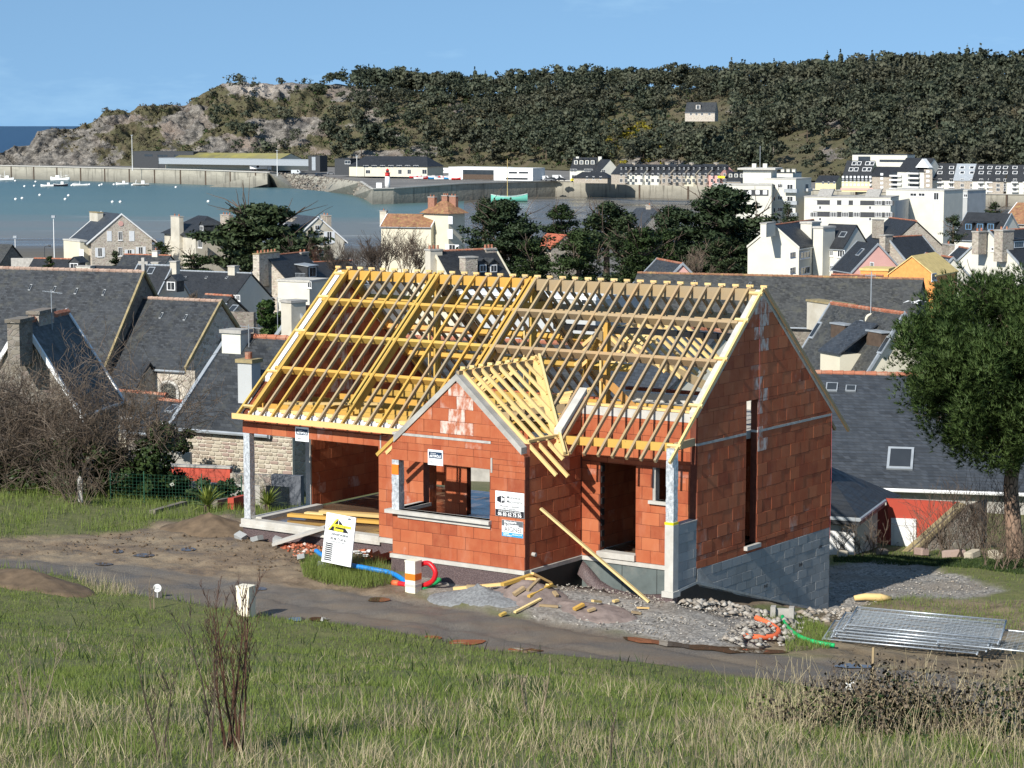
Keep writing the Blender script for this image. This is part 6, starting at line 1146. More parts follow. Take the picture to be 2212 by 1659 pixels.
def dens(x, k):
    if x < 700: return .05 if k < .95 else .02
    if x < 760: return .25
    if x < 1030: return .95 if k > .88 else (.45 if k < .75 else .3)
    if 1680 < x < 1850 and k < .34: return .10
    if 1290 < x < 1480 and .74 < k < .86: return .1
    if 1280 < x < 1480 and .2 < k < .6: return .35
    return .85 if x < 1500 else .97
while len(tx) < 2300:
    x = rs.uniform(430, 2420); k = rs.rand() ** .8 * 1.12
    if x > 760 and rs.rand() < .10: k = rs.uniform(.94, 1.1)
    if rs.rand() < dens(x, k): tx.append((x, k))
wood = [[], [], [], []]; off = 0; nobj = 0
for i, (x, k) in enumerate(tx):
    if 1468 < x < 1580 and .36 < k < .75: continue
    p = hill_pt(x, k); pi = rs.choice(6, p=[.3, .25, .2, .06, .12, .07] if x < 1500 else [.2, .2, .15, .22, .13, .1]); s = rs.uniform(.85, 1.7); a = rs.uniform(0, 6.28)
    if k > 1.0: s *= .85
    if nobj < 260 and (k > .95 or k < .35):
        o = link('wood_tree', pme[pi], None, p + Vector((0, 0, -.4))); o.scale = (s, s, s); o.rotation_euler = (0, 0, a); tag(o, 'dark evergreen tree in the woods on the headland slope', 'tree', 'trees of the headland wood'); nobj += 1; continue
    V, F, rn, nl, NN = protos[pi]; c, q = math.cos(a), math.sin(a); W_ = np.stack([V[:, 0] * c - V[:, 1] * q, V[:, 0] * q + V[:, 1] * c, V[:, 2]], -1) * s + np.array(p) - np.array([0, 0, .4]); F = F[:nl:2] if k < .9 else F[:nl]; rn_ = rn[:nl:2] if k < .9 else rn[:nl]; wood[0].append(W_); wood[1].append(F + off); wood[2].append(np.clip(rn_ * .35 + rs.rand() * .65, 0, .99)); off += len(V); wood[3].append(np.stack([NN[:, 0] * c - NN[:, 1] * q, NN[:, 0] * q + NN[:, 1] * c, NN[:, 2]], -1))
o = link('headland_wood', npmesh('headland_wood', np.concatenate(wood[0]), np.concatenate(wood[1]), 'pine_far', [('rnd', 'FACE', np.concatenate(wood[2]))], normals=np.concatenate(wood[3])), kind='stuff'); tag(o, 'dense pine and oak wood covering the headland', 'wood')
def scrub(name, label, n, xr, kr, mat, size, seed, blob=(1.2, 2.6), per=14):
    rs = np.random.RandomState(seed); C = []; Rr = []
    while len(C) < n:
        x, k = rs.uniform(*xr), rs.uniform(*kr); p = hill_pt(x, k); i = int(np.clip(np.searchsorted(hx, x), 1, nr - 1)); j = int(np.clip(np.searchsorted(hk, k), 1, nc - 1))
        if rs.rand() < veg[i, j] + .04: s = rs.uniform(*blob); C.append((p.x, p.y, p.z + s * .25)); Rr.append((s, s, s * .55))
    V, F, rn = leaf_cloud(np.array(C), np.array(Rr), n * per, size, rs); o = link(name, npmesh(name, V, F, mat, [('rnd', 'FACE', rn)], normals=LN), kind='stuff'); tag(o, label, 'scrub')
scrub('hill_scrub', 'low olive scrub and heather on the rocky headland', 2600, (70, 2400), (.02, 1.03), 'scrub_leaf', .42, 8); scrub('hill_scrub', 'dark green bushes dotted over the cliff slopes', 900, (330, 1500), (.03, .98), 'shrub_leaf', .45, 9, (1.2, 3.2)); scrub('flowering_gorse', 'bright yellow-green flowering bushes on the slope above the harbour', 90, (1310, 1440), (.08, .55), 'gorse', .5, 10, (1.4, 3.0), 26)
# ------------------------------------------------------------------ quays, harbour
QZ = 8.0
q_e = [(-160, 356, 384), (0, 358, 385), (200, 362.5, 391), (418, 367, 398), (580, 373, 404.5), (612, 375, 401), (700, 382, 408), (780, 393, 425), (804, 408.6, 441), (850, 407.5, 440), (1000, 397, 434), (1200, 391, 426), (1330, 393, 427), (1540, 402, 433), (1700, 408, 440), (1900, 414, 446), (2100, 419, 447), (2400, 422, 450)]
q_px = [(x, y) for x, y, w in q_e]; qf = [P(x, y, CAMZ * 4952 / (w - 264.7)) for x, y, w in q_e]; m = MB(); vs = []
for (x, y), p in zip(q_px, qf):
    by = float(baseY(np.array(x))) + 25; vs += [tuple(p), ((x - 1106) / 4952 * by, by, QZ)]
m.add(vs, [(2 * i, 2 * i + 2, 2 * i + 3, 2 * i + 1) for i in range(len(q_px) - 1)]); plain('quay_paving', (.20, .19, .175), .9, .3, .05, .1, None, .2, 0, 'World'); m.obj('quay_paving', 'quay_paving', kind='structure')
def mat_quay():
    t = NT('quay_wall'); v = t.coord('World'); sx = t.node('ShaderNodeSeparateXYZ'); t.l.new(v, sx.inputs[0]); c = t.mix(t.noise(.25, 5, t.coord('World', (.4, .4, 1.6))), (.20, .185, .15), (.50, .47, .38)); hgt = t.math('ADD', sx.outputs['Z'], t.math('MULTIPLY', t.noise(.12, 3, v), 2.5)); c = t.mix(t.ramp(t.math('DIVIDE', hgt, 10.), [(.2, .8), (.75, 0.)]), c, (.17, .16, .135)); c = t.mix(t.ramp(t.noise(.6, 4, t.coord('World', (1, 1, .12))), [(.55, 0.), (.7, .6)]), c, (.07, .065, .055)); t.col(c, .9, .2); t.bump(t.noise(.7, 4, v), .5, .4)
mat_quay()
def qwall(name, label, i0, i1, mat='quay_wall', ribs=True):
    o = thing(name, label, 'quay wall', qf[i0]); m = MB()
    for i in range(i0, i1):
        a, b = qf[i] - qf[i0], qf[i + 1] - qf[i0]; m.quad((a.x, a.y, -QZ - 3), (b.x, b.y, -QZ - 3), (b.x, b.y, b.z + .02), (a.x, a.y, a.z + .02)); 
    m.obj('wall_face', mat, o); m = MB()
    for i in range(i0, i1): m.beam(qf[i] - qf[i0] + Vector((0, 0, .2)), qf[i + 1] - qf[i0] + Vector((0, 0, .2)), 1.0, .5)
    m.obj('kerb', 'concrete_light', o)
    if ribs:
        L = [qf[i] - qf[i0] for i in range(i0, i1 + 1)]
        for a, b in zip(L[:-1], L[1:]):
            n = max(1, int((b - a).length / 21))
            for k in range(n): p = a.lerp(b, (k + .5) / n); MB().box(p.x - .3, p.x + .3, p.y - .7, p.y + .1, -QZ - 1, p.z - .1).obj('fender_pile', 'wood_dark', o)
qwall('outer_quay', 'long pale concrete quay wall with dark fender piles behind fishing boats', 0, 5); qwall('pier_wall', 'old stone pier wall running from the lighthouse', 7, 12, 'quay_wall', False); qwall('inner_quay', 'stone inner harbour quay wall in front of the white houses', 12, 17, 'quay_wall', True)
t_ = NT('rock_dark'); t_.col(t_.ramp(t_.rnd(), [(0, (.10, .09, .08)), (.6, (.19, .17, .145)), (1, (.30, .26, .21))]), .95, .2)
# rock armour slope between quay and pier head
ra = [qf[4], qf[5], qf[6], qf[7], qf[8]]; rb = [G(x, y, -.8) for x, y in ((575, 406), (640, 411), (700, 417), (760, 424), (808, 441))]; C = []; rs = np.random.RandomState(3)
for _ in range(1500):
    i = rs.randint(4); u, v_ = rs.rand(), rs.rand(); a = ra[i].lerp(ra[i + 1], u); b_ = rb[i].lerp(rb[i + 1], u); C.append(tuple(a.lerp(b_, v_)))
stones('rock_armour', 'sloping breakwater of dumped grey boulders beside the slipway', C, .4, 1.15, 'rock_dark', 33, .8, 'breakwater'); m = MB(); [m.quad(rb[i], rb[i + 1], ra[i + 1], ra[i]) for i in range(4)]; m.obj('breakwater_core', 'quay_wall', kind='structure')
C = []
for _ in range(420): x = rs.uniform(-80, 250); C.append(tuple(G(x, rs.uniform(349, 353.5), QZ + .4)))
stones('boulder_bank', 'bank of dark boulders along the outer quay', C, .6, 1.4, 'rock_dark', 34, .8, 'boulders')
sl = thing('slipway', 'stone slipway sloping down from quay to water', 'slipway', G(585, 376, QZ - .5)); so = sl.location; m = MB(); a_, b_ = qf[4] + Vector((0, -1, 0)), G(455, 402.5, .2); m.prism([a_ - so, a_ - so + Vector((0, -5, 0)), b_ - so + Vector((0, -5, 0)), b_ - so], Vector((0, 0, -6.0))); m.obj('ramp', 'quay_wall', sl)
# port buildings
def far_windows(b, f, rects, **k): [b.win(f, r, sill=False, **k) for r in rects]
b = Bld('fish_market', 'long fish market hall with moss-yellow roof and grey canopy', (400, 330, 1345), (628, 1300), 34, 5.2, 'render_cream', 'slate_old', base=QZ, cat='hall', gutter=None); plain('moss_roof', (.24, .22, .10), .9, .4, .03, .1, (.50, .44, .05), .2, 0, 'World'); b.roof.data.materials[0] = MATS['moss_roof']
b2 = Bld('market_canopy', 'long grey flat canopy in front of the fish market', (356, 341.5, 1330), (692, 1262), 10, .1, 'zinc', 'zinc', base=QZ + 3.2, kind='flat', gutter=None, cat='canopy'); 
b = Bld('port_office', 'dark timber-clad port office boxes left of the fish market', (302, 327, 1365), (432, 1340), 12, .1, 'cladding_dark', 'cladding_dark', base=QZ, kind='flat', gutter=None, cat='office'); far_windows(b, 'f', [(312, 333, 330, 338), (340, 334, 362, 339), (376, 334, 384, 341)], frame='cladding_dark')
b = Bld('ice_tower', 'dark square ice tower at the end of the fish market', (674, 337, 1262), (699, 1258), 7, .1, 'cladding_dark', 'cladding_dark', base=QZ, kind='flat', gutter=None, cat='tower'); b.slab('light_panel', 'f', (674, 339, 682, 368), 'zinc', 0, .2)
b = Bld('harbour_building', 'two-storey cream harbour building with broad slate roof', (790, 337, 1165), (922, 1150), 18, 5, 'render_cream', 'slate_dark', base=QZ, kind='hip', hip=5, cat='building'); far_windows(b, 'F', [(785 + 18 * k, 357, 796 + 18 * k, 362) for k in range(7)] + [(790, 367, 800, 375), (860, 366, 868, 376), (880, 366, 888, 376), (912, 366, 922, 376)])
b = Bld('dark_shed', 'dark flat shed beside the harbour building', (735, 343, 1190), (768, 1185), 10, .1, 'cladding_dark', 'slate_dark', base=QZ, kind='flat', gutter=None, cat='shed'); b.win('f', (745, 347, 757, 354))
b = Bld('sailing_hall', 'white modern hall with long dark glazed front', (987, 361, 1100), (1092, 1085), 14, .1, 'white_paint', 'white_paint', base=QZ, kind='flat', gutter=None, cat='hall'); b.slab('glazing', 'f', (1000, 367, 1088, 384), 'window_glass', 0, .1); b.slab('timber_band', 'f', (1000, 377, 1085, 388), 'wood_dark', .1, .15)
b = Bld('sailing_hall', 'plain white modern cube joined to the glazed hall', (1080, 363, 1080), (1164, 1070), 12, .1, 'white_paint', 'white_paint', base=QZ, kind='flat', gutter=None, cat='hall'); far_windows(b, 'f', [(1099, 371, 1117, 375), (1121, 371, 1141, 375)], frame='cladding_dark'); b.slab('ground_glazing', 'f', (1093, 384, 1140, 388), 'window_glass', 0, .1)
b = Bld('white_restaurant', 'white house with row of dormers and slate roof on the quay', (1240, 341, 1060), (1292, 1056), 12, 5.5, 'render_white', 'slate_dark', base=QZ); [b.dormer((x, 355), 1.8, 1.8, 'render_white', 'slate_dark') for x in (1244, 1256, 1268, 1280)]; far_windows(b, 'f', [(1232, 365, 1246, 371), (1262, 365, 1280, 371), (1235, 378, 1246, 386)]); b.chim((1245, 338, 1251, 346), 0, 1, 'render_white', 0); b.chim((1293, 338, 1300, 346), 0, 1, 'render_white', 0)
b = Bld('white_restaurant', 'white gabled wing right of the quay restaurant', (1298, 345, 1054), (1318, 1046), 11, 5.5, 'render_white', 'slate_dark', base=QZ); far_windows(b, 'f', [(1300, 366, 1308, 372)])
b = Bld('low_stone_house', 'low stone building with slate roof on the quay', (1258, 371, 1030), (1306, 1026), 8, 2.6, 'granite', 'slate_dark', base=QZ, kind='hip', hip=3); far_windows(b, 'F', [(1266, 381, 1270, 388), (1280, 381, 1284, 388), (1295, 381, 1300, 388)])
xs_ = [1337, 1368, 1404, 1440, 1463, 1492, 1518, 1545, 1572]; wallm = ['granite', 'render_white', 'render_white', 'granite', 'granite', 'render_cream', 'granite', 'render_pink']
lab = ['stone house with round dormers at the left end of the quay row', 'white quay house next to the stone end house', 'white quay house with brown shutters in the row', 'stone-fronted quay house with blue dormers', 'grey stone quay house over a cafe awning', 'cream quay house with three white dormers', 'stone quay house left of the red shopfront', 'quay house with bright red and yellow shopfront']
for i in range(8):
    b = Bld('quay_house', lab[i], (xs_[i] + 1, 355 + .6 * (i % 3), 1012 - 6 * i), (xs_[i + 1] - .5, 1010 - 6 * (i + 1)), 9, 4.2, wallm[i], 'slate_dark', base=QZ, gutter=None, over=.2); w_ = xs_[i + 1] - xs_[i]
    for k in range(2 if w_ < 28 else 3): 
        x = xs_[i] + w_ * (k + .5) / (2 if w_ < 28 else 3); b.dormer((x, 367), 1.15, 1.2, 'slate_dark', 'slate_dark'); b.win('f', (x - 2.2, 374, x + 2.2, 381), sill=False); b.win('f', (x - 3, 386, x + 3, 394), sill=False)
    if i % 2: b.chim((xs_[i] - 1, 351, xs_[i] + 5, 361), 0, 1, 'granite', 0)
    if i == 7: b.slab('shop_sign', 'f', (1551, 380, 1566, 385), 'yellow_print', 0, .2)
b = Bld('slate_house', 'slate house with three white dormers at right end of the quay row', (1574, 372, 960), (1612, 955), 9, 3.6, 'granite', 'slate_dark', base=QZ); [b.dormer((x, 383), 1.6, 1.5, 'render_white', 'slate_dark') for x in (1578, 1590, 1602)]
m = MB(); p0 = G(1440, 400, QZ); p1 = G(1530, 403, QZ); d = p1 - p0; m.prism([p0 + Vector((0, 0, 3)), p1 + Vector((0, 0, 3)), p1 + Vector((0, 4, 3.6)), p0 + Vector((0, 4, 3.6))], Vector((0, 0, .15))); [m.box(p0.lerp(p1, k / 8).x - .1, p0.lerp(p1, k / 8).x + .1, p0.lerp(p1, k / 8).y - .1, p0.lerp(p1, k / 8).y + .1, QZ, QZ + 3) for k in range(9)]; tag(m.obj('cafe_awning', 'cladding_dark'), 'long dark cafe awning along the inner quay', 'awning')
b = Bld('yellow_building', 'yellow seafront building with black roof full of white skylights', (1830, 348, 905), (1890, 900), 13, 7.4, 'render_yellow', 'slate_dark', base=QZ, gutter=None)
for y in (353, 366):
    for x in (1845, 1856, 1874, 1884): b.sky((x - (y - 353) * .5, y), 1.7, 1.9, 'skylight', 'frame_white')
for y in (380, 388, 397):
    for k in range(8): b.slab('window', 'f', (1819 + 8.4 * k, y, 1823.5 + 8.4 * k, y + 5), 'shutter_white', 0, .12)
b.slab('shopfront', 'f', (1816, 406, 1886, 411), 'render_pink', 0, .2)
b = Bld('yellow_building', 'low pale yellow building at the foot of the cliff', (1770, 380, 930), (1814, 926), 9, 2.4, 'render_yellow', 'slate_dark', base=QZ); far_windows(b, 'f', [(1776, 392, 1780, 398), (1788, 392, 1792, 398), (1800, 392, 1804, 398)])
b = Bld('glass_villa', 'modern dark glazed villa above the seafront flats', (1850, 334, 965), (1968, 955), 12, .1, 'render_white', 'cladding_dark', base=QZ, kind='flat', gutter=None); b.slab('glazing', 'f', (1854, 338, 1880, 347), 'window_glass', 0, .1); b.slab('glazing', 'f', (1900, 345, 1965, 350), 'window_glass', 0, .1)
b = Bld('seafront_flats', 'stepped brick and white seafront flats with deep balconies', (1893, 361, 900), (1955, 893), 12, 3.5, 'granite', 'slate_dark', base=QZ, cat='apartment block', gutter=None)
for y in (378, 387, 397, 406): b.slab('balcony', 'f', (1925, y, 1950, y + 3.2), 'white_paint', 0, 1.6); b.slab('window', 'f', (1928, y - 5, 1946, y), 'window_glass', 0, .1); b.slab('window', 'f', (1902, y - 4, 1908, y + 1), 'shutter_white', 0, .1)
b = Bld('seafront_flats', 'taller seafront flats with white triangular glazed gable', (1958, 342, 893), (2018, 885), 13, 5, 'render_white', 'slate_dark', base=QZ, cat='apartment block', gutter=None); m = MB(); c = b.loc((1992, 362), 'y', -b.w - .1); m.prism([(c.x - 3, c.y, c.z), (c.x + 3, c.y, c.z), (c.x, c.y, c.z + 3.4)], (0, 3, 0)); m.obj('glazed_gable', 'frame_white', b.o)
for y in (368, 378, 388, 398): b.slab('balcony', 'f', (1962, y + 5, 1988, y + 8), 'white_paint', 0, 1.6); b.slab('window', 'f', (1965, y, 1986, y + 5), 'window_glass', 0, .1); b.slab('brick_pier', 'f', (1996, y - 2, 2014, y + 9), 'granite', 0, .05); b.slab('window', 'f', (2001, y, 2008, y + 5), 'shutter_white', .05, .12)
for i, (x0, x1, wm, lb) in enumerate(((2018, 2068, 'render_white', 'white seafront flats with long balconies right of the gable'), (2068, 2110, 'granite', 'brick seafront flats with zinc mansard'), (2110, 2148, 'render_white', 'white-balconied section of slate-roofed flats'), (2148, 2180, 'granite', 'brick section of slate-roofed flats'), (2180, 2230, 'render_white', 'end section of slate-roofed flats with white balconies'))):
    b = Bld('seafront_flats', lb, (x0, 354 + i * .8, 890 - 4 * i), (x1, 887 - 4 * i), 12, 6, wm, 'zinc' if i == 1 else 'slate_dark', base=QZ, cat='apartment block', gutter=None); n = 2
    for k in range(n):
        x = x0 + (x1 - x0) * (k + .5) / n
        for y in (362, 373): b.sky((x, y), 1.8, 1.5, 'roof_window', 'frame_white')
        for y in (386, 397, 406): b.win('f', (x - 4, y, x + 4, y + 7), sill=False); b.slab('balcony', 'f', (x - 7, y + 6.5, x + 7, y + 9), 'white_paint', 0, 1.3) if wm == 'render_white' else None
wl0, wl1 = G(2095, 420, QZ), G(2330, 424, QZ)
b = Bld('hillside_house', 'stone house with pointed gable and slate roof high on the slope', (1484, 222, 1180), (1548, 1176), 10, 5, 'granite_pale', 'slate', base=P(1500, 258, 1180).z - 1); [b.win('f', (x, 243, x + 5, 249), sill=False) for x in (1490, 1502, 1514, 1530)]; b.dormer((1508, 236), 2.4, 2.2, 'granite_pale', 'slate')
# lighthouse
lp = qf[8].lerp(qf[9], .7) + Vector((0, 3.5, -.1)); lh = thing('lighthouse', 'small white lighthouse with red lantern on the pier head', 'lighthouse', lp); s_ = 4952 / lp.y
MB().tube([(0, 0, 0), (0, 0, 27 / s_)], [6.2 / s_, 5.2 / s_], 20).obj('tower', 'white_paint', lh, True); plain('signal_red', (.62, .03, .03), .5, .1); MB().tube([(0, 0, 27 / s_), (0, 0, 34 / s_)], [5.3 / s_, 5.0 / s_], 20).obj('red_band', 'signal_red', lh, True); MB().tube([(0, 0, 34 / s_), (0, 0, 35 / s_)], 6.5 / s_, 20).obj('gallery', 'signal_red', lh); MB().tube([(0, 0, 35 / s_), (0, 0, 40 / s_)], 3.4 / s_, 12).obj('lantern', 'window_glass', lh); MB().tube([(0, 0, 40 / s_), (0, 0, 44 / s_)], [4.2 / s_, .4 / s_], 12).obj('lantern_roof', 'signal_red', lh)
o = MB().box(-1.2, 1.2, -1, 1, 0, 2.6).obj('pier_hut', 'white_paint', None, False, qf[8].lerp(qf[9], .3) + Vector((0, 4, 0))); tag(o, 'tiny white hut beside the lighthouse', 'hut')
# masts, boats, buoys, cars, lorries
for (x, y0, y1, Y, lab) in ((286, 293, 361, 1330, 'tall pale lighting mast on the outer quay'), (599, 326, 372, 1215, 'white flag mast at the slipway'), (771, 338, 372, 1150, 'lamp mast beside harbour building'), (118, 470, 582, 322, 'tall white mast near the beach front'), (34, 514, 575, 330, 'short lamp mast by the beach houses')):
    p = P(x, y1, Y); o = thing('lighting_mast', lab, 'mast', p); h = (y1 - y0) / 4952 * Y; MB().tube([(0, 0, -2), (0, 0, h)], [.22 if Y > 900 else .09, .12 if Y > 900 else .05], 8).obj('pole', 'white_paint', o); MB().box(-.6 if Y > 900 else -.25, .6 if Y > 900 else .25, -.2, .2, h, h + .35).obj('lamp_head', 'zinc', o)
p = P(97, 578, 326); o = thing('street_lamp', 'green street lamp with curved arm behind church roof', 'lamp', p); MB().tube(smooth([(0, 0, -1), (0, 0, 2.6), (.1, 0, 3.0), (.7, 0, 3.15)], 5), .06, 6).obj('pole', 'cladding_dark', o); MB().tube([(.5, 0, 3.15), (.9, 0, 3.1)], [.1, .16], 8).obj('lamp_head', 'cladding_dark', o)
def hull(L, W, H, mat, o, mat2='white_paint'):
    m = MB(); n = 9; vs = []; sec = 5
    for i in range(n):
        t = i / (n - 1); w_ = W / 2 * (math.sin(min(1, t * 1.7 + .25) * math.pi / 2) if t < .5 else math.cos((t - .5) / .5 * math.pi / 2 * .97) ** .7); x = -L / 2 + L * t; sh = H * (1 + .35 * (2 * t - 1) ** 2 + .25 * max(0, t - .6))
        vs += [(x, -w_, sh), (x, -w_ * .8, H * .35), (x, 0, -H * .25 * (1 - t * .5)), (x, w_ * .8, H * .35), (x, w_, sh)]
    m.add(vs, [(i * sec + j, (i + 1) * sec + j, (i + 1) * sec + j + 1, i * sec + j + 1) for i in range(n - 1) for j in range(sec - 1)] + [(0, 1, 2, 3, 4)] + [(i * sec + 4, (i + 1) * sec + 4, (i + 1) * sec, i * sec) for i in range(n - 1)]); m.obj('hull', mat, o, True)
    m = MB(); [m.beam(Vector(vs[i * 5]), Vector(vs[(i + 1) * 5]), .12, .14) for i in range(n - 1)]; [m.beam(Vector(vs[i * 5 + 4]), Vector(vs[(i + 1) * 5 + 4]), .12, .14) for i in range(n - 1)]; m.obj('gunwale', mat2, o)
plain('boat_green', (.14, .46, .36), .5, .15); plain('boat_teal', (.10, .34, .32), .5, .2); plain('boat_dark', (.02, .02, .03), .5, .1); plain('boat_plum', (.16, .04, .10), .5, .1)
def boat(px, z, L, W, H, mat, label, rz=0., cabin=True, mast=0, tilt=0, rig=False, group=None):
    p = G(px[0], px[1], z); o = thing('boat', label, 'boat', p, rz, group); o.rotation_euler = (R(tilt), 0, rz); hull(L, W, H, mat, o)
    if cabin: MB().box(L * .02, L * .22, -W * .28, W * .28, H * .8, H * .8 + 2.0 * min(1, L / 9)).obj('wheelhouse', 'white_paint', o); MB().box(L * .225, L * .23, -W * .22, W * .22, H * .8 + 1.1 * min(1, L / 9), H * .8 + 1.7 * min(1, L / 9)).obj('window', 'window_glass', o)
    if mast: MB().tube([(-L * .05, 0, H * .3), (-L * .05, 0, mast)], [.16, .09], 6).obj('mast', 'wood_yellow' if rig else 'white_paint', o); MB().tube([(-L * .05, 0, mast * .45), (-L * .45, 0, mast * .6 if not rig else mast * .15)], .07, 5).obj('boom', 'white_paint' if not rig else 'wood_dark', o)
    if L > 8 and not rig: m = MB(); m.tube([(-L * .35, -W * .3, H), (-L * .3, -W * .3, H + 2.2), (-L * .3, W * .3, H + 2.2), (-L * .35, W * .3, H)], .09, 5); m.obj('gantry', 'white_paint', o)
boat((1100, 437), .3, 16, 4.6, 2.6, 'boat_green', 'green wooden sailing boat with tall bare mast grounded on the mud', .05, False, 19, 3, True); boat((1343, 424), .6, 11, 3.6, 2.0, 'white_paint', 'white and blue trawler leaning on the mud below the quay', 2.6, True, 8, 6)
boat((12, 391), 0, 10, 3.4, 1.6, 'white_paint', 'cream fishing boat with twin gantry at the left quay', 0, True, 6); boat((84, 387), 0, 12, 3.8, 2.0, 'boat_green', 'mint green trawler moored by the outer quay', 2.9, True, 9); boat((104, 387), 0, 12, 3.8, 2.2, 'boat_dark', 'dark-hulled trawler behind the mint green one', .1, True, 8); boat((130, 391), 0, 12, 3.6, 1.8, 'white_paint', 'cream open fishing boat with small mast off the quay', 3.0, True, 6); boat((201, 387), 0, 13, 4, 2.0, 'boat_dark', 'black and white trawler moored along the quay wall', 3.1, True, 8); boat((222, 386.5), 0, 9, 3.4, 1.8, 'boat_dark', 'small dark work boat astern of the black trawler', 0, True, 5); boat((384, 394), 0, 13, 4, 2.0, 'boat_plum', 'plum and white trawler under the fish market', 3.1, True, 8)
boat((102, 404), 0, 7, 2.4, 1.1, 'white_paint', 'white motor boat in front of the cream fishing boat', 0, True); boat((131, 402.5), 0, 8, 2.6, 1.1, 'boat_dark', 'grey open workboat between the moored boats', 0, True); boat((174, 402), 0, 8, 2.6, 1.0, 'white_paint', 'white open boat on its mooring under the quay', 0, False, 3); boat((264, 400), 0, 7, 2.5, 1.1, 'white_paint', 'little white and blue motor boat on a mooring', .1, True); boat((305, 401), 0, 9, 3, 1.0, 'concrete', 'grey workboat with rails near the plum trawler', 0, True); boat((432, 397), 0, 6, 2, .8, 'white_paint', 'white dinghy moored near the slipway', 0, False)
for i, (x, y) in enumerate(((33, 392), (53, 404), (74, 403), (77, 394), (155, 402), (158, 400), (193, 400), (215, 402), (220, 400), (246, 400), (286, 401), (318, 400), (34, 432), (48, 430), (86, 423), (148, 424), (141, 432), (243, 438), (260, 438), (450, 437), (380, 406))):
    p = G(x, y, 0); o = thing('mooring_buoy', 'round white mooring buoy floating in the bay', 'buoy', p, 0, 'mooring buoys'); m = MB(); m.tube([(0, 0, -.2), (0, 0, .15), (0, 0, .5), (0, 0, .8), (0, 0, .95)], [.3, .62, .7, .45, .1], 10); m.obj('float', 'white_paint', o, True); MB().tube([(0, 0, .9), (0, 0, 1.25)], .08, 5).obj('ring', 'zinc', o)
def car(px, z, rz, mat, label, L=4.2, H=1.5, van=False, group='vehicles parked on the quays'):
    p = G(px[0], px[1], z); o = thing('parked_van' if van else 'parked_car', label, 'van' if van else 'car', p, rz, group); m = MB(); h0 = .35
    prof = [(-L / 2, h0), (L / 2, h0), (L / 2, .8), (L * .28, .95), (L * .12, H), (-L * .36, H), (-L / 2, .95)] if not van else [(-L / 2, h0), (L / 2, h0), (L / 2, 1.1), (L * .36, 1.3), (L * .26, H), (-L / 2, H)]
    m.prism([(x, -.85, z_) for x, z_ in prof], (0, 1.7, 0)); m.obj('body', mat, o); m = MB(); m.prism([(L * .26, -.87, 1.0), (L * .12, -.87, H - .12), (-L * .3 if not van else L * .05, -.87, H - .12), (-L * .38 if not van else L * .05, -.87, 1.0)], (0, 1.74, 0)); m.obj('windows', 'window_glass', o)
    for x in (-L * .3, L * .3):
        for y in (-.86, .66): MB().tube([(x, y, .32), (x, y + .2, .32)], .33, 10).obj('wheel', 'boat_dark', o)
plain('car_white', (.75, .76, .76), .35, .05, 3, 0, None, .5); plain('car_dark', (.03, .035, .045), .3, .1, 3, 0, None, .6); plain('car_grey', (.22, .23, .24), .35, .1, 3, 0, None, .6); plain('car_yellow', (.75, .62, .03), .35, .1, 3, 0, None, .5)
car((1242, 392.5), QZ, .1, 'car_yellow', 'bright yellow car parked on the quay', 4.2)
for i, (x, y, rz, mt, van, lab) in enumerate([(1176, 389.8, .2, 'car_white', True, 'white van beside the white hall'), (1205, 388, 0, 'car_white', True, 'white box van behind parked cars'), (1195, 390, .1, 'car_dark', False, 'black car left of the yellow car'), (1213, 390.5, .1, 'car_dark', False, 'dark car next to the yellow car'), (1185, 391, .2, 'car_grey', False, 'grey car by the white van'), (128, 354.5, 0, 'car_white', True, 'white van on the outer quay'), (30, 354.5, 0, 'car_white', True, 'white van at the left end of outer quay'), (172, 355.5, 0, 'car_white', False, 'white car among boulders on outer quay'), (640, 376, .3, 'car_white', True, 'white van at the slipway head'), (655, 378, .3, 'car_dark', False, 'black car at the slipway head'), (690, 381, .3, 'car_dark', False, 'dark car above the breakwater'), (715, 377, .2, 'car_grey', False, 'grey car below the ice tower'), (780, 378, 0, 'car_dark', False, 'dark car before harbour building'), (800, 378, 0, 'car_dark', False, 'second dark car before harbour building'), (818, 378, 0, 'car_grey', False, 'grey car before harbour building'), (165, 560, .1, 'car_dark', False, 'dark blue car at the beach villa')]):
    if y > 500: continue
    car((x, y), QZ, rz, mt, lab, 5.2 if van else 4.2, 2.2 if van else 1.5, van)
for x, y, lab, c in ((478, 366, 'white lorry with green leaf mark at the fish market', 'bright_green'), (521, 367.5, 'white refrigerated lorry in the middle of three', 'boat_teal'), (562, 369, 'white lorry with dark cab end near the slipway', 'boat_dark'), (960, 378, 'white lorry trailer with black ring mark', 'boat_dark')):
    p = G(x, y, QZ); o = thing('lorry', lab, 'lorry', p, -.12, 'lorries on the quay'); MB().box(-5.6, 4.6, -1.25, 1.25, 1.1, 3.7).obj('trailer', 'white_paint', o); MB().box(4.8, 6.8, -1.2, 1.2, .6, 3.3).obj('cab', 'car_white', o); MB().box(6.8, 6.84, -1.0, 1.0, 2.0, 3.0).obj('windscreen', 'window_glass', o); MB().tube([(-1, -1.27, 2.4), (-1, -1.29, 2.4)], .8, 14).obj('emblem', c, o); [MB().tube([(q, -1.2, .5), (q, 1.2, .5)], .5, 10).obj('wheel', 'boat_dark', o) for q in (-4.6, -3.4, 5.6)]
rs2 = random.Random(6)
for i in range(16):
    p = G(950 + rs2.uniform(-60, 60), 386 + rs2.uniform(-2.5, 3.0), QZ); o = thing('stored_dinghy', 'small sailing dinghy stored ashore behind the pier', 'dinghy', p, rs2.uniform(-.3, .3), 'dinghies stored behind the pier'); hull(4.5, 1.7, .8, rs2.choice(['white_paint', 'white_paint', 'signal_red', 'blue_print']), o)
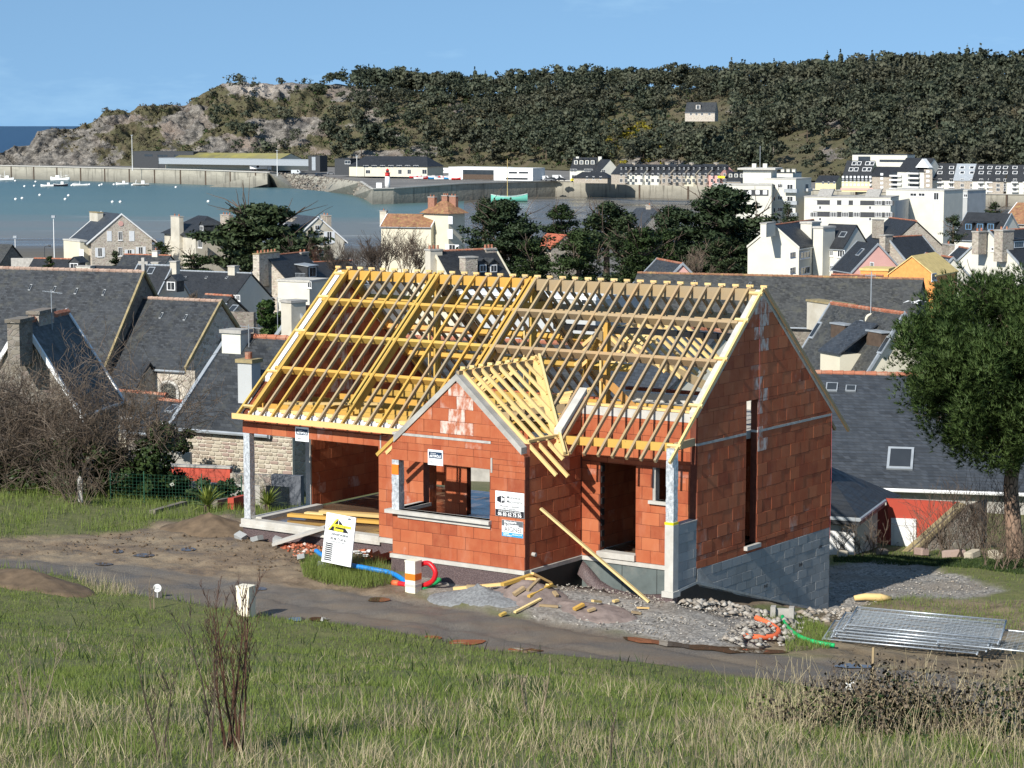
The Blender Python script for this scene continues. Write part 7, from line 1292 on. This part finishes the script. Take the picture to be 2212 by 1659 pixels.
# gull in flight
gp = P(1975, 655, 110); gl = thing('seagull', 'white seagull gliding above the slate roofs', 'bird', gp, .4); m = MB(); m.tube([(0, .28, 0), (0, .2, .02), (0, .05, .03), (0, -.15, .02), (0, -.3, .0)], [.01, .05, .075, .05, .012], 8); m.obj('body', 'white_paint', gl, True)
for sg in (-1, 1): m = MB(); m.add([(0, .08, .03), (sg * .3, .1, .14), (sg * .66, -.04, .05), (sg * .3, -.06, .13), (0, -.08, .03)], [(0, 1, 3, 4), (1, 2, 3)]); o = m.obj('wing', 'white_paint', gl); o.modifiers.new('t', 'SOLIDIFY').thickness = .012
# ------------------------------------------------------------------ grass
def blades(name, label, X, Y, h, w, mat, seed, lean=.45, zoff=-.02, cat='grass', two=False):
    rs = np.random.RandomState(seed); n = len(X); Z = zrel(X, Y) + CAMZ + zoff
    near_ = np.clip((80 - Y) / 10, 0, 1); rd, md, gv = zones(X, Y); Z = Z + near_ * (1 - np.maximum(rd, md)) * (fbm(X * .9, Y * .9, 12) - .5) * .22
    a = rs.rand(n) * 6.283; la = rs.rand(n) * 6.283; ln = h * lean * (rs.rand(n) ** .7); b = np.stack([X, Y, Z], -1); sd = np.stack([np.cos(a), np.sin(a), 0 * a], -1) * (w * .5)[:, None]
    tip = b + np.stack([np.cos(la) * ln, np.sin(la) * ln, h * np.sqrt(np.clip(1 - (ln / h) ** 2, .15, 1))], -1)
    if two: mid = b * .5 + tip * .5; mid[:, 2] += h * .08; V = np.stack([b - sd, b + sd, mid - sd * .8, mid + sd * .8, tip], 1).reshape(-1, 3); k = np.arange(n)[:, None] * 5; F = np.concatenate([k + [0, 1, 3], k + [0, 3, 2], k + [2, 3, 4]]); rn = np.tile(rs.rand(n), 3)
    else: V = np.stack([b - sd, b + sd, tip], 1).reshape(-1, 3); F = np.arange(3 * n).reshape(n, 3); rn = rs.rand(n)
    return tag(link(name, npmesh(name, V, F, mat, [('rnd', 'FACE', rn)]), kind='stuff'), label, cat)
def scatter(n, y0, y1, seed, dens=None, margin=.28):
    rs = np.random.RandomState(seed); Y = y0 + (y1 - y0) * rs.rand(n); X = (rs.rand(n) * 2 - 1) * margin * Y; g = grass_amount(X, Y); p = g
    if dens is not None: p = p * dens(X, Y)
    k = rs.rand(n) < p; return X[k], Y[k], rs
def lower(X, Y): return Y < np.interp(X, [q[0] for q in xy(ROAD_LO)], [q[1] for q in xy(ROAD_LO)]) - .15
clump = lambda X, Y: np.clip(fbm(X * .8, Y * .8, 71, 3) * 1.6 - .2, .12, 1)
X, Y, rs = scatter(420000, 22, 60, 1, lambda X, Y: clump(X, Y) * np.clip((Y - 20) / 14, .45, 1) * lower(X, Y)); h = (.10 + .20 * fbm(X * .7, Y * .7, 72) ** 1.3) * (.6 + .8 * rs.rand(len(X))); blades('meadow_grass', 'short green meadow grass on the slope before the lane', X, Y, h * np.interp(Y, [30, 42], [.85, .55]), .010 + .010 * rs.rand(len(X)), 'grass_blade', 2, .75)
pat = lambda X, Y, sd, f=.6: np.clip(fbm(X * f + 3, Y * f, sd, 4) * 7 - 3.6, 0, 1)
dry = lambda X, Y: np.clip(pat(X, Y, 75) * np.clip((41 - Y) / 10, .06, 1) * .8 + pat(X, Y, 76, 1.3) * np.clip((32 - Y) / 5, 0, 1), 0, 1) * lower(X, Y)
X, Y, rs = scatter(62000, 21, 46, 3, dry); h = (.10 + .34 * rs.rand(len(X)) ** 1.6) * np.clip(1.25 - (Y - 24) / 40, .5, 1.2); blades('dry_grass', 'straw-coloured dead grass mixed into the near slope', X, Y, h, .005 + .006 * rs.rand(len(X)), 'straw', 4, .95, two=True)
X, Y, rs = scatter(26000, 21, 46, 33, lambda X, Y: np.clip(fbm(X * .7, Y * .7, 88) * 5 - 2.2, 0, 1) * lower(X, Y)); h = .06 + .2 * rs.rand(len(X)); blades('matted_thatch', 'matted brown thatch lying in the meadow', X, Y, h, .006 + .006 * rs.rand(len(X)), 'dry_stem', 34, .99, .03)
X, Y, rs = scatter(6000, 21, 42, 5, lambda X, Y: np.clip(fbm(X * .5, Y * .5, 79) * 3 - 1.0, 0, 1) * np.clip((38 - Y) / 12, .0, 1)); h = .35 + .65 * rs.rand(len(X)) ** 2.2; blades('dead_stems', 'thin dead flower stems standing in the near grass', X, Y, h, .005 + .005 * rs.rand(len(X)), 'dry_stem', 6, .5, two=True)
X, Y, rs = scatter(9000, 22, 52, 35, lambda X, Y: np.clip(fbm(X * 1.1, Y * 1.1, 91) * 6 - 3.3, 0, 1) * lower(X, Y)); h = .18 + .22 * rs.rand(len(X)); blades('coarse_tufts', 'coarse darker grass tufts in the meadow', X, Y, h, .016 + .014 * rs.rand(len(X)), 'shrub_leaf', 36, .8, two=True)
X, Y, rs = scatter(190000, 52, 90, 7, lambda X, Y: (1 - lower(X, Y)) * clump(X, Y) * ((X < -4) | (X > 8)) * np.where(X > 8, np.clip((Y - 60) / 4, .15, 1), 1)); k = np.array([to_house(a, b)[1] < 6 or a > 8 for a, b in zip(X, Y)]); X, Y = X[k], Y[k]; h = (.12 + .28 * fbm(X * .6, Y * .6, 82) ** 1.2) * (.6 + .8 * rs.rand(len(X))); h = np.where(X > 8, h * .32, h); blades('verge_grass', 'rough green grass beyond the lane', X, Y, h, .014 + .012 * rs.rand(len(X)), 'grass_blade', 8)
def tuft_patch(name, label, poly, n, seed, h0, h1, mat='grass_blade', w=.014):
    p = spread(poly, n, seed); rs = np.random.RandomState(seed); return blades(name, label, p[:, 0], p[:, 1], rs.uniform(h0, h1, len(p)), np.full(len(p), w), mat, seed, .6, 0.0)
tuft_patch('grass_mound', 'grassy mound around the site board under blue hose', [(650, 1222), (690, 1205), (790, 1214), (840, 1238), (850, 1262), (790, 1272), (700, 1262), (655, 1246)], 4200, 11, .12, .42); tuft_patch('grass_mound_straw', 'dry straw on top of the site board mound', [(690, 1212), (780, 1215), (790, 1232), (700, 1228)], 700, 12, .15, .45, 'straw'); tuft_patch('weed_patch', 'green weeds around the gutter block and pipes', [(1640, 1338), (1720, 1335), (1800, 1362), (1790, 1405), (1700, 1410), (1690, 1370)], 2600, 13, .08, .25); tuft_patch('weed_patch', 'thin weeds scattered over bare earth beside the panels', [(1870, 1300), (2000, 1290), (2212, 1300), (2212, 1370), (1960, 1330)], 1600, 14, .06, .22)
tuft_patch('bank_grass', 'straw fringe on the bank above the lane', [(150, 1240), (290, 1270), (300, 1292), (200, 1280)], 420, 15, .12, .4, 'straw', .007)
# ------------------------------------------------------------------ branching wood
def branch_mesh(name, mat, parent, seed, start, L, r, levels, spread_, kids, up=.25, n=4, jit=.12, droop=0.0, seg=4, minr=.0035, rfac=.62, lfac=.62, per=None):
    rr_ = random.Random(seed); m = MB()
    def grow(p, d, L, r, lv):
        pts = [p.copy()]; q = p.copy(); dd = d.copy()
        for i in range(seg):
            dd = (dd + Vector((rr_.gauss(0, jit), rr_.gauss(0, jit), rr_.gauss(0, jit) + up * .12 - droop * (i / seg) * .25))).normalized(); q = q + dd * (L / seg); pts.append(q.copy())
        m.cur = rr_.random() * .98 + .01; m.tube(pts, [max(minr, r * (1 - .75 * i / seg)) for i in range(seg + 1)], n if lv > 1 else 3, False)
        if lv > 0:
            for k in range(kids if per is None else per[lv]):
                t = rr_.uniform(.25, 1.0); i = min(seg - 1, int(t * seg)); b = pts[i].lerp(pts[i + 1], t * seg - i); a = rr_.uniform(0, 6.283); s = dd.orthogonal().normalized(); s = (Matrix.Rotation(a, 3, dd) @ s); nd = (dd * (1 - spread_) + s * spread_ + Vector((0, 0, up * .5))).normalized(); grow(b, nd, L * lfac * rr_.uniform(.7, 1.2), r * rfac * (1 - .5 * t), lv - 1)
    for p, d, l_, r_ in start: grow(Vector(p), Vector(d).normalized(), L * l_, r * r_, levels)
    return m.obj(name, mat, parent, False)
# foreground saplings
def sapling(label, px, Y, stems, H, seed, mat='twig_red'):
    b = P(px[0], px[1], Y); g = Vector((b.x, b.y, gz(b.x, b.y))); o = thing('bare_sapling', label, 'sapling', g); rr_ = random.Random(seed); st = []
    for k in range(stems): st.append(((rr_.uniform(-.12, .12), rr_.uniform(-.1, .1), -.1), (rr_.uniform(-.24, .30), rr_.uniform(-.1, .1), 1), rr_.uniform(.55, 1.05), rr_.uniform(.7, 1.1)))
    branch_mesh('stems', mat, o, seed, st, H, .019, 2, .42, 8, .5, 5, .05, seg=8, minr=.003, lfac=.24, rfac=.4)
sapling('tall reddish sapling clump with bare forked stems in the near grass', (505, 1640), 27.5, 9, 2.0, 1); sapling('single dark upright stem left of the sapling clump', (440, 1660), 27, 2, 1.85, 2, 'twig_dark'); sapling('short dark woody stem with lichened base in near grass', (368, 1680), 26.6, 2, 1.35, 3, 'twig_dark'); sapling('thin leaning dark stem at the lower right grass', (1330, 1690), 26.5, 1, 1.2, 4, 'twig_dark'); sapling('sparse dry stalk before the bramble bush', (1880, 1500), 42, 2, 1.1, 5, 'twig_dark'); sapling('slender dry stalk beside the lane near marker disc', (325, 1300), 52, 2, 1.0, 6, 'dry_stem'); sapling('fine dead stalks at the left grass edge', (70, 1600), 29, 4, 1.3, 7, 'dry_stem'); sapling('fine dead stalks standing in mid meadow', (1150, 1560), 32, 3, 1.1, 8, 'dry_stem')
p = ground_pt(1884, 1490); o = tag(MB().tube([(0, 0, -.1), (.01, 0, .9)], .03, 6).obj('wooden_stake', 'timber_grey', None, False, p), 'grey wooden stake beside the bramble bush', 'stake')
# bramble bush
bg0 = P(1950, 1655, 32); bc = Vector((bg0.x, bg0.y, gz(bg0.x, bg0.y))); o = thing('bramble_bush', 'tangled brown and green bramble bush at the lane corner', 'bush', bc); st = []; rr_ = random.Random(5)
for k in range(130): st.append(((rr_.uniform(-2.0, 2.2), rr_.uniform(-2.2, 2.4), -.1), (rr_.uniform(-.7, .7), rr_.uniform(-.7, .7), 1), rr_.uniform(.6, 1.15), 1))
branch_mesh('canes', 'twig_dark', o, 6, st, .85, .009, 1, .5, 5, .1, 4, .22, 1.4, 7, .003, lfac=.4); rs = np.random.RandomState(8); C = np.stack([rs.normal(0, .85, 40), rs.normal(0, .95, 40), rs.uniform(.05, .5, 40)], -1); V, F, rn = leaf_cloud(C, np.full((40, 3), .36), 5200, .022, rs); crown_obj('dead_leaves', 'bramble_leaf', V, F, rn, o); V, F, rn = leaf_cloud(C[:26] * [1, 1, .6] + [.5, -.3, -.05], np.full((26, 3), .36), 3800, .026, rs); crown_obj('green_leaves', 'shrub_leaf', V, F, rn, o)
st = [((rr_.uniform(-2.2, 2.4), rr_.uniform(-2.3, 2.3), -.1), (rr_.uniform(-.4, .4), rr_.uniform(-.4, .4), 1), rr_.uniform(.5, 1), 1) for k in range(800)]; branch_mesh('dry_grass_stalks', 'straw', o, 9, st, .8, .006, 0, .5, 0, .1, 3, .12, .8, 4, .003)
# ------------------------------------------------------------------ the thicket, hedge and garden on the left
tb_ = P(120, 1075, 72.5); tc = Vector((tb_.x, tb_.y, gz(tb_.x, tb_.y))); th = thing('bare_thicket', 'broad leafless thicket of grey-brown branches in front of the church', 'thicket', tc); st = []; rr_ = random.Random(14)
for k in range(46): st.append(((rr_.uniform(-2.9, 3.2), rr_.uniform(-1.5, 1.8), -.2), (rr_.uniform(-.55, .55), rr_.uniform(-.35, .3), 1), rr_.uniform(.65, 1.1), rr_.uniform(.6, 1.3)))
branch_mesh('branches', 'twig', th, 15, st, 3.1, .045, 3, .5, 6, .22, 4, .16, .3, 5, .006, .6, .6, per=[0, 4, 6, 5]); branch_mesh('dark_branches', 'twig_dark', th, 16, st[::2], 2.9, .04, 3, .55, 5, .12, 4, .18, .4, 5, .006, .6, .6, per=[0, 5, 6, 4])
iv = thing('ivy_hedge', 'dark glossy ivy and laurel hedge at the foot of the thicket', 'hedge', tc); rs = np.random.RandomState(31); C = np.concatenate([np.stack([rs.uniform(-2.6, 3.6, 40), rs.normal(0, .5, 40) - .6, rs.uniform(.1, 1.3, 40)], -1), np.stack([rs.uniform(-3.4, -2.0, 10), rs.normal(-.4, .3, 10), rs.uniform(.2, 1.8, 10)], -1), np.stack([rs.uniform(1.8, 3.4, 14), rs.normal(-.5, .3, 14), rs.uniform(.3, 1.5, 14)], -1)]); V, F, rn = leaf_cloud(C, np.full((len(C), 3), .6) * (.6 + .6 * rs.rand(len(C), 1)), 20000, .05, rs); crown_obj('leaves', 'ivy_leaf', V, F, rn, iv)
sh = P(165, 1105, 68); shc = Vector((sh.x, sh.y, gz(sh.x, sh.y))); o = thing('bare_shrub', 'pale leafless shrub with fanning stems before the ivy', 'shrub', shc); branch_mesh('stems', 'twig', o, 17, [((rr_.uniform(-.3, .3), rr_.uniform(-.2, .2), -.1), (rr_.uniform(-.8, .8), rr_.uniform(-.3, .3), 1), rr_.uniform(.6, 1), 1) for k in range(16)], 1.3, .014, 2, .4, 4, .2, 4, .1, seg=5, minr=.005)
def bush(name, label, px, Y, w, h, n, mat, size, seed, cat='bush', mats=None, blobs=16):
    b = P(px[0], px[1], Y); g = b; o = thing(name, label, cat, g); rs = np.random.RandomState(seed); C = np.stack([rs.normal(0, .3, blobs) * w, rs.normal(0, .3, blobs) * w, h * (.15 + .7 * rs.rand(blobs))], -1); V, F, rn = leaf_cloud(C, np.stack([w * (.14 + .14 * rs.rand(blobs))] * 2 + [h * (.12 + .12 * rs.rand(blobs))], -1), n, size, rs); crown_obj('foliage', mat, V, F, rn, o); branch_mesh('stems', 'twig_dark', o, seed, [((0, 0, -.3), (rs.normal(0, .5), rs.normal(0, .5), 1), rs.uniform(.6, 1), 1) for k in range(6)], h * .7, .03, 1, .5, 3); return o
bush('laurel_bush', 'dark laurel bush against the wall left of the stone house', (375, 985, ), 82, 1.6, 1.3, 3600, 'shrub_leaf', .05, 41); bush('garden_shrub', 'young leafy shrub behind the green wire fence', (400, 1095), 72, 1.5, 1.1, 2600, 'shrub_leaf', .045, 42); bush('garden_shrub', 'dark shrub by the fence near the loggia post', (488, 1092), 71, .8, .8, 1200, 'shrub_leaf', .045, 43); bush('ivy_clump', 'ivy clump hanging over the fence corner', (325, 1085), 71.5, 1.3, 1.2, 3000, 'ivy_leaf', .05, 44)
def yucca(label, px, Y, n, L, seed):
    b = P(px[0], px[1], Y); g = Vector((b.x, b.y, gz(b.x, b.y))); o = thing('yucca', label, 'yucca', g, 0, 'yuccas beside the loggia'); rr_ = random.Random(seed); MB().tube([(0, 0, -.3), (0, 0, .25)], .09, 7).obj('stem', 'bark', o); me = None
    for k in range(n):
        m = MB(); el = R(rr_.uniform(2, 80)); az = rr_.uniform(0, 6.283); d = Vector((math.cos(az) * math.cos(el), math.sin(az) * math.cos(el), math.sin(el))); s = Vector((-math.sin(az), math.cos(az), 0)) * .028; l_ = L * rr_.uniform(.7, 1.05); b0 = Vector((0, 0, .2)); t = b0 + d * l_ + Vector((0, 0, -.12 * l_)); c = b0 + d * l_ * .5 + Vector((0, 0, .02)); m.cur = rr_.random(); m.add([b0 - s * .6, b0 + s * .6, c + s, t, c - s], [(0, 1, 2, 4), (4, 2, 3)]); m.obj('leaf', 'yucca_leaf', o)
yucca('spiky yellow-green yucca in front of the wall stub', (448, 1112), 66.5, 70, .85, 51); yucca('spiky dark yucca just behind the loggia post', (578, 1110), 66.8, 70, .75, 52)
# green wire fence and posts
plain('fence_green', (.03, .11, .065), .5, .2)
pp = [(240, 1118), (280, 1112), (312, 1108), (366, 1102), (436, 1098), (470, 1094), (522, 1092)]; fo = None
fpts = []
for x, y in pp: q = P(x, y - 8, 69.5 + (x - 240) * .004); fpts.append(Vector((q.x, q.y, gz(q.x, q.y))))
fo = thing('wire_fence', 'green plastic-coated wire fence with thin posts behind the grass', 'fence', fpts[0])
for p in fpts[::2]: MB().tube([p - fpts[0] + Vector((0, 0, -.2)), p - fpts[0] + Vector((0, 0, 1.0))], .018, 6).obj('fence_post', 'fence_green', fo)
m = MB()
for a, b_ in zip(fpts[:-1], fpts[1:]):
    a = a - fpts[0]; b_ = b_ - fpts[0]; n = int((b_ - a).length / .1)
    for k in range(n): p = a.lerp(b_, k / n); m.beam(p + Vector((0, 0, .05)), p + Vector((0, 0, .9)), .005, .005, (0, 1, 0))
    for z in np.linspace(.05, .9, 9): m.beam(a + Vector((0, 0, z)), b_ + Vector((0, 0, z)), .005, .005)
m.obj('wire_mesh', 'fence_green', fo)
p = P(174, 1098, 68.5); p.z = gz(p.x, p.y); o = thing('boundary_post', 'weathered white concrete post with pointed top in the hedge', 'post', p); MB().box(-.07, .07, -.07, .07, -.3, .75).obj('shaft', 'concrete_light', o); m = MB(); m.add([(-.07, -.07, .75), (.07, -.07, .75), (.07, .07, .75), (-.07, .07, .75), (0, 0, .88)], [(0, 1, 4), (1, 2, 4), (2, 3, 4), (3, 0, 4)]); m.obj('point', 'concrete_light', o)
# ------------------------------------------------------------------ stone pine on the right
pb = P(2197, 1207, 68); pz = gz(pb.x, pb.y); pn = thing('umbrella_pine', 'big umbrella pine with dense needle crown and rough trunk', 'pine tree', (pb.x, pb.y, pz)); c0 = P(2172, 800, 67); cx_ = Vector((c0.x - pb.x, c0.y - pb.y, c0.z - pz))
MB().tube(smooth([(0, 0, -.3), (-.15, 0, 1.2), (-.22, .1, 2.4), (-.1, 0, 3.6), cx_ + Vector((0, 0, -.8)), cx_ + Vector((0, 0, 1.5))], 5), [.30, .28, .27, .26, .25, .24, .24, .23, .23, .22, .22, .21, .2, .2, .18, .17, .16, .15, .14, .13, .12, .11, .1, .08, .07, .05], 12).obj('trunk', 'pine_bark', pn, True)
branch_mesh('limbs', 'bark', pn, 61, [((-.1, 0, 3.2 + .4 * k), (math.cos(k * 2.4), math.sin(k * 2.4), .55), 1, 1) for k in range(9)], 2.6, .10, 2, .45, 4, .2, 5, .14, seg=5, minr=.01)
rs = np.random.RandomState(62); NB = 330; d = rs.normal(size=(NB, 3)); d /= np.linalg.norm(d, axis=1)[:, None]; rad = np.array([3.35, 3.3, 2.95]); C = np.array(cx_) + d * rad * (rs.rand(NB, 1) ** .28) * .93; C = C[(C[:, 2] > cx_.z - 2.7 + .25 * np.abs(C[:, 0] - cx_.x) * 0)]; Rr = np.full((len(C), 3), .55) * (.7 + .6 * rs.rand(len(C), 1))
def needles(C, Rr, n, L, per, seed, w=.011):
    rs = np.random.RandomState(seed); k = len(C); idx = rs.randint(k, size=n); d = rs.normal(size=(n, 3)); d /= np.linalg.norm(d, axis=1)[:, None]; base = C[idx] + d * Rr[idx] * (.55 + .5 * rs.rand(n, 1)); ax = d * .8 + np.array([0, 0, .65]); ax /= np.linalg.norm(ax, axis=1)[:, None]
    B = np.repeat(base, per, 0); A = np.repeat(ax, per, 0) + rs.normal(size=(n * per, 3)) * .42; A /= np.linalg.norm(A, axis=1)[:, None]; s = np.cross(A, rs.normal(size=A.shape)); s /= np.linalg.norm(s, axis=1)[:, None]; l_ = L * (.7 + .5 * rs.rand(n * per, 1)); V = np.stack([B - s * w, B + s * w, B + A * l_], 1).reshape(-1, 3); rn = np.repeat(rs.rand(n), per) * .75 + .2 * rs.rand(n * per); nn = np.repeat(d, per, 0) * .75 + A * .45; nn /= np.linalg.norm(nn, axis=1)[:, None]; global LN; LN = np.repeat(nn, 3, 0); return V, np.arange(len(V)).reshape(-1, 3), rn
V, F, rn = needles(C, Rr, 34000, .18, 10, 63); crown_obj('crown', 'pine_needle', V, F, rn, pn)
for i, (x, y, Y, sd, lab, H) in enumerate(((2090, 1200, 69, 71, 'leafless bush with dark twigs under the pine', 2.0), (2140, 1205, 69.5, 72, 'dense brown leafless bush beside the pine trunk', 2.3), (2010, 1215, 70, 73, 'thin bare shoots along the ramp wall', 1.1), (1850, 1212, 69, 74, 'thin bare shoots before the garden annex', .9), (2175, 1215, 66, 75, 'pale bare shrub at the foot of the pine', 1.4))):
    b = P(x, y, Y); o = thing('bare_shrub', lab, 'shrub', (b.x, b.y, gz(b.x, b.y))); rr_ = random.Random(sd); branch_mesh('stems', 'twig_dark' if i < 2 else 'twig', o, sd, [((rr_.uniform(-.7, .7), rr_.uniform(-.3, .3), -.1), (rr_.uniform(-.6, .6), rr_.uniform(-.3, .3), 1), rr_.uniform(.5, 1), 1) for k in range(12)], H, .022, 2, .42, 5, .3, 4, .1, seg=5, minr=.005)
for i, (x, y, w) in enumerate(((1820, 1204, 5), (1905, 1202, 6), (1990, 1200, 8), (2060, 1204, 12), (2100, 1206, 10), (2150, 1208, 9))):
    p = ground_pt(x, y); o = link('boulder', st_me, None, p + Vector((0, 0, .12))); o.scale = (w * .06, .3, .24); o.rotation_euler = (.1, .1, i); tag(o, ['small pale edging stone before the annex', 'edging stone at the red wall corner', 'edging stone below the white door', 'large sandy boulder under the bare bushes', 'flat boulder right of the sandy one', 'mossy stone by the pine trunk'][i], 'boulder')
tuft_patch('ground_ivy', 'dark low ivy and grass along the boulder edge', [(1800, 1206), (1950, 1204), (2212, 1212), (2212, 1240), (2050, 1226), (1800, 1216)], 9000, 16, .04, .1, 'shrub_leaf', .03)
# ------------------------------------------------------------------ cypresses and trees of the town
def cypress(label, px, Y, wpx, hpx, seed, n=5200, lay=26, tiers=True, mat='cypress_leaf', name='cypress', open_=0.0, lean=0.):
    b = P(px[0], px[1], Y); s = Y / 4952; w, h = wpx * s, hpx * s; o = thing(name, label, 'tree', b); rs = np.random.RandomState(seed); m = MB(); m.tube([(0, 0, -1.5), (lean * .3, 0, h * .35), (lean, 0, h * .85)], [w * .035 + .1, w * .03 + .06, .05], 7); m.obj('trunk', 'bark', o, True); C = []; Rr = []
    for k in range(int(lay * 1.7)):
        t = rs.uniform(.0 + open_, 1.0); a = rs.uniform(0, 6.283); rmax = w / 2 * (math.sin(min(1, (1.08 - t) * 1.5) * math.pi / 2) if tiers else min(1, .62 + t) * math.sqrt(max(.05, 1 - t ** 2.6))); r0 = rmax * math.sqrt(rs.uniform(.05, 1)); L = w * rs.uniform(.11, .19)
        for q in range(5): f = q / 4; C.append((lean * t + math.cos(a) * (r0 * .45 + r0 * .55 * f), math.sin(a) * (r0 * .45 + r0 * .55 * f), h * t * .92 + h * .06 * f)); Rr.append((L * (1 - .45 * f), L * (1 - .45 * f), h * .055))
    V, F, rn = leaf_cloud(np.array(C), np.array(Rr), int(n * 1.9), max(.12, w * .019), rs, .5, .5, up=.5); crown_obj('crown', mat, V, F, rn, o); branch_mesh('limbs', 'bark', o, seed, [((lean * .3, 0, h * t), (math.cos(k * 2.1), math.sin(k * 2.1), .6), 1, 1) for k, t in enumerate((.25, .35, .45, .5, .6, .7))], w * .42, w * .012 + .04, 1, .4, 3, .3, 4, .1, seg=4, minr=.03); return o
cypress('wide dark cypress with ragged top beside the beige hip-roofed house', (560, 588), 385, 290, 150, 81, 11000, 52); cypress('dense dark cypress right of the tower villa', (1085, 600), 300, 205, 172, 82, 11000, 50); cypress('narrow dark cypress top beside the dense one', (1045, 560), 315, 95, 135, 83, 3600, 24); cypress('round green pine behind the wind-swept cypress', (1212, 550), 420, 130, 108, 84, 4200, 24, False, 'shrub_leaf', 'round_pine'); cypress('wind-swept cypress with open flat tiers above the slate cottage', (1310, 600), 330, 185, 165, 85, 5200, 26, True, open_=.3); cypress('broad leafy tree below the wind-swept cypress', (1250, 640), 270, 160, 140, 86, 6000, 30, False, 'shrub_leaf', 'evergreen_tree'); cypress('tall spreading cypress in front of the white apartments', (1570, 605), 340, 255, 205, 87, 13000, 56); cypress('second spreading cypress left of the tall one', (1460, 605), 345, 190, 160, 88, 8000, 40); cypress('thin twisted cypress with gaps before the white balconies', (1700, 590), 350, 75, 160, 89, 2200, 18, True, open_=.35); cypress('dark lower cypress at foot of the tall one', (1555, 620), 300, 110, 110, 90, 5200, 28); cypress('dark evergreen filling between orange cottage and quay view', (1390, 620), 290, 170, 130, 91, 5200, 30, False, 'shrub_leaf', 'evergreen_tree')
cypress('small bare-topped fir behind the pink house', (2058, 545), 345, 66, 85, 92, 1500, 18); cypress('small dark conifer in front of the stone villa', (251, 590), 360, 38, 50, 93, 900, 14); cypress('round clipped pine beside the rubble gable', (580, 730), 140, 74, 84, 94, 5200, 34, False, 'pine_needle', 'round_pine'); cypress('dark bush tree right of the stone villa', (345, 560), 395, 70, 38, 95, 1500, 16, False, 'shrub_leaf', 'evergreen_tree'); cypress('low bushy evergreens behind the long slate roof', (420, 595), 340, 110, 48, 96, 2400, 20, False, 'shrub_leaf', 'evergreen_tree'); cypress('small dark conifer beside the white gabled house', (705, 580), 360, 40, 60, 97, 1000, 14); cypress('small tree on the harbour edge by the tile house', (2150, 480), 420, 60, 45, 98, 1200, 14, False, 'shrub_leaf', 'evergreen_tree'); cypress('green round bush beside grey boundary wall', (107, 588), 300, 28, 34, 99, 700, 10, False, 'shrub_leaf', 'evergreen_tree')
for x, y, Y, w, h, sd, lab in ((1150, 615, 280, 120, 100, 131, 'dark evergreen between dense cypress and orange cottage'), (1345, 610, 300, 130, 120, 132, 'broad evergreen under the wind-swept cypress'), (1430, 600, 310, 120, 110, 133, 'evergreen in front of the stone cottage'), (1615, 590, 360, 110, 100, 134, 'evergreen at the foot of the low white apartments'), (1200, 590, 360, 110, 70, 135, 'low evergreen mass behind the orange cottage'), (1500, 600, 365, 130, 90, 136, 'evergreen filling behind the tall cypress'), (640, 590, 370, 110, 60, 138, 'dark evergreen low beside the big cypress')):
    cypress(lab, (x, y), Y, w, h, sd, 4200, 26, False, 'shrub_leaf' if sd % 2 else 'cypress_leaf', 'evergreen_tree')
def bare_tree(label, px, Y, wpx, hpx, seed, mat='twig_dark', stems=3, lv=3, per=None):
    b = P(px[0], px[1], Y); s = Y / 4952; h = hpx * s; w = wpx * s; o = thing('bare_tree', label, 'tree', b); rr_ = random.Random(seed); branch_mesh('branches', mat, o, seed, [((rr_.uniform(-.35, .35) * w, rr_.uniform(-.3, .3) * w, -1), (rr_.uniform(-.3, .3), rr_.uniform(-.3, .3), 1), rr_.uniform(.7, 1), 1) for k in range(stems)], h * .62, .10, lv, .42, 5, .35, 4, .12, seg=4, minr=.018, per=per or [0, 5, 5, 6]); return o
bare_tree('group of leafless reddish birches before the tower villa', (800, 595), 300, 150, 115, 111, 'twig_dark', 9); bare_tree('leafless grey tree before the villa wing', (870, 585), 320, 120, 110, 112, 'twig', 6); bare_tree('leafless tree between birches and cream gable house', (915, 590), 290, 70, 80, 113, 'twig_dark', 4); bare_tree('leafless pinkish tree beside the big cypress', (665, 580), 340, 90, 55, 114, 'twig_red', 5); bare_tree('pale leafless tree under the tall cypress', (1490, 610), 280, 80, 95, 115, 'twig', 3); bare_tree('bare apple tree in front of the long slate roof', (405, 655), 230, 60, 48, 116, 'twig', 3); bare_tree('leafless tree left of the birches', (740, 590), 320, 70, 80, 117, 'twig_dark', 5); bare_tree('pale leafless tree beside orange tile cottage', (1160, 600), 300, 50, 70, 118, 'twig', 3)
# yard walls and aerials
for x, y0, y1, Y, lab in ((112, 625, 692, 92, 'thin television aerial on the steep slate house'), (538, 700, 776, 88, 'slim aerial rod above the grey chimney'), (600, 640, 722, 138, 'television aerial mast beside the round pine')):
    p = P(x, y1, Y); h = (y1 - y0) / 4952 * Y; o = thing('television_aerial', lab, 'aerial', p); MB().tube([(0, 0, -.5), (0, 0, h)], .018, 5).obj('mast', 'zinc', o); m = MB(); m.tube([(-.35, 0, h - .05), (.45, 0, h - .15)], .012, 4); [m.tube([(-.3 + .12 * k, -.2, h - .06 - .015 * k), (-.3 + .12 * k, .2, h - .06 - .015 * k)], .008, 4) for k in range(6)]; m.obj('antenna', 'zinc', o)
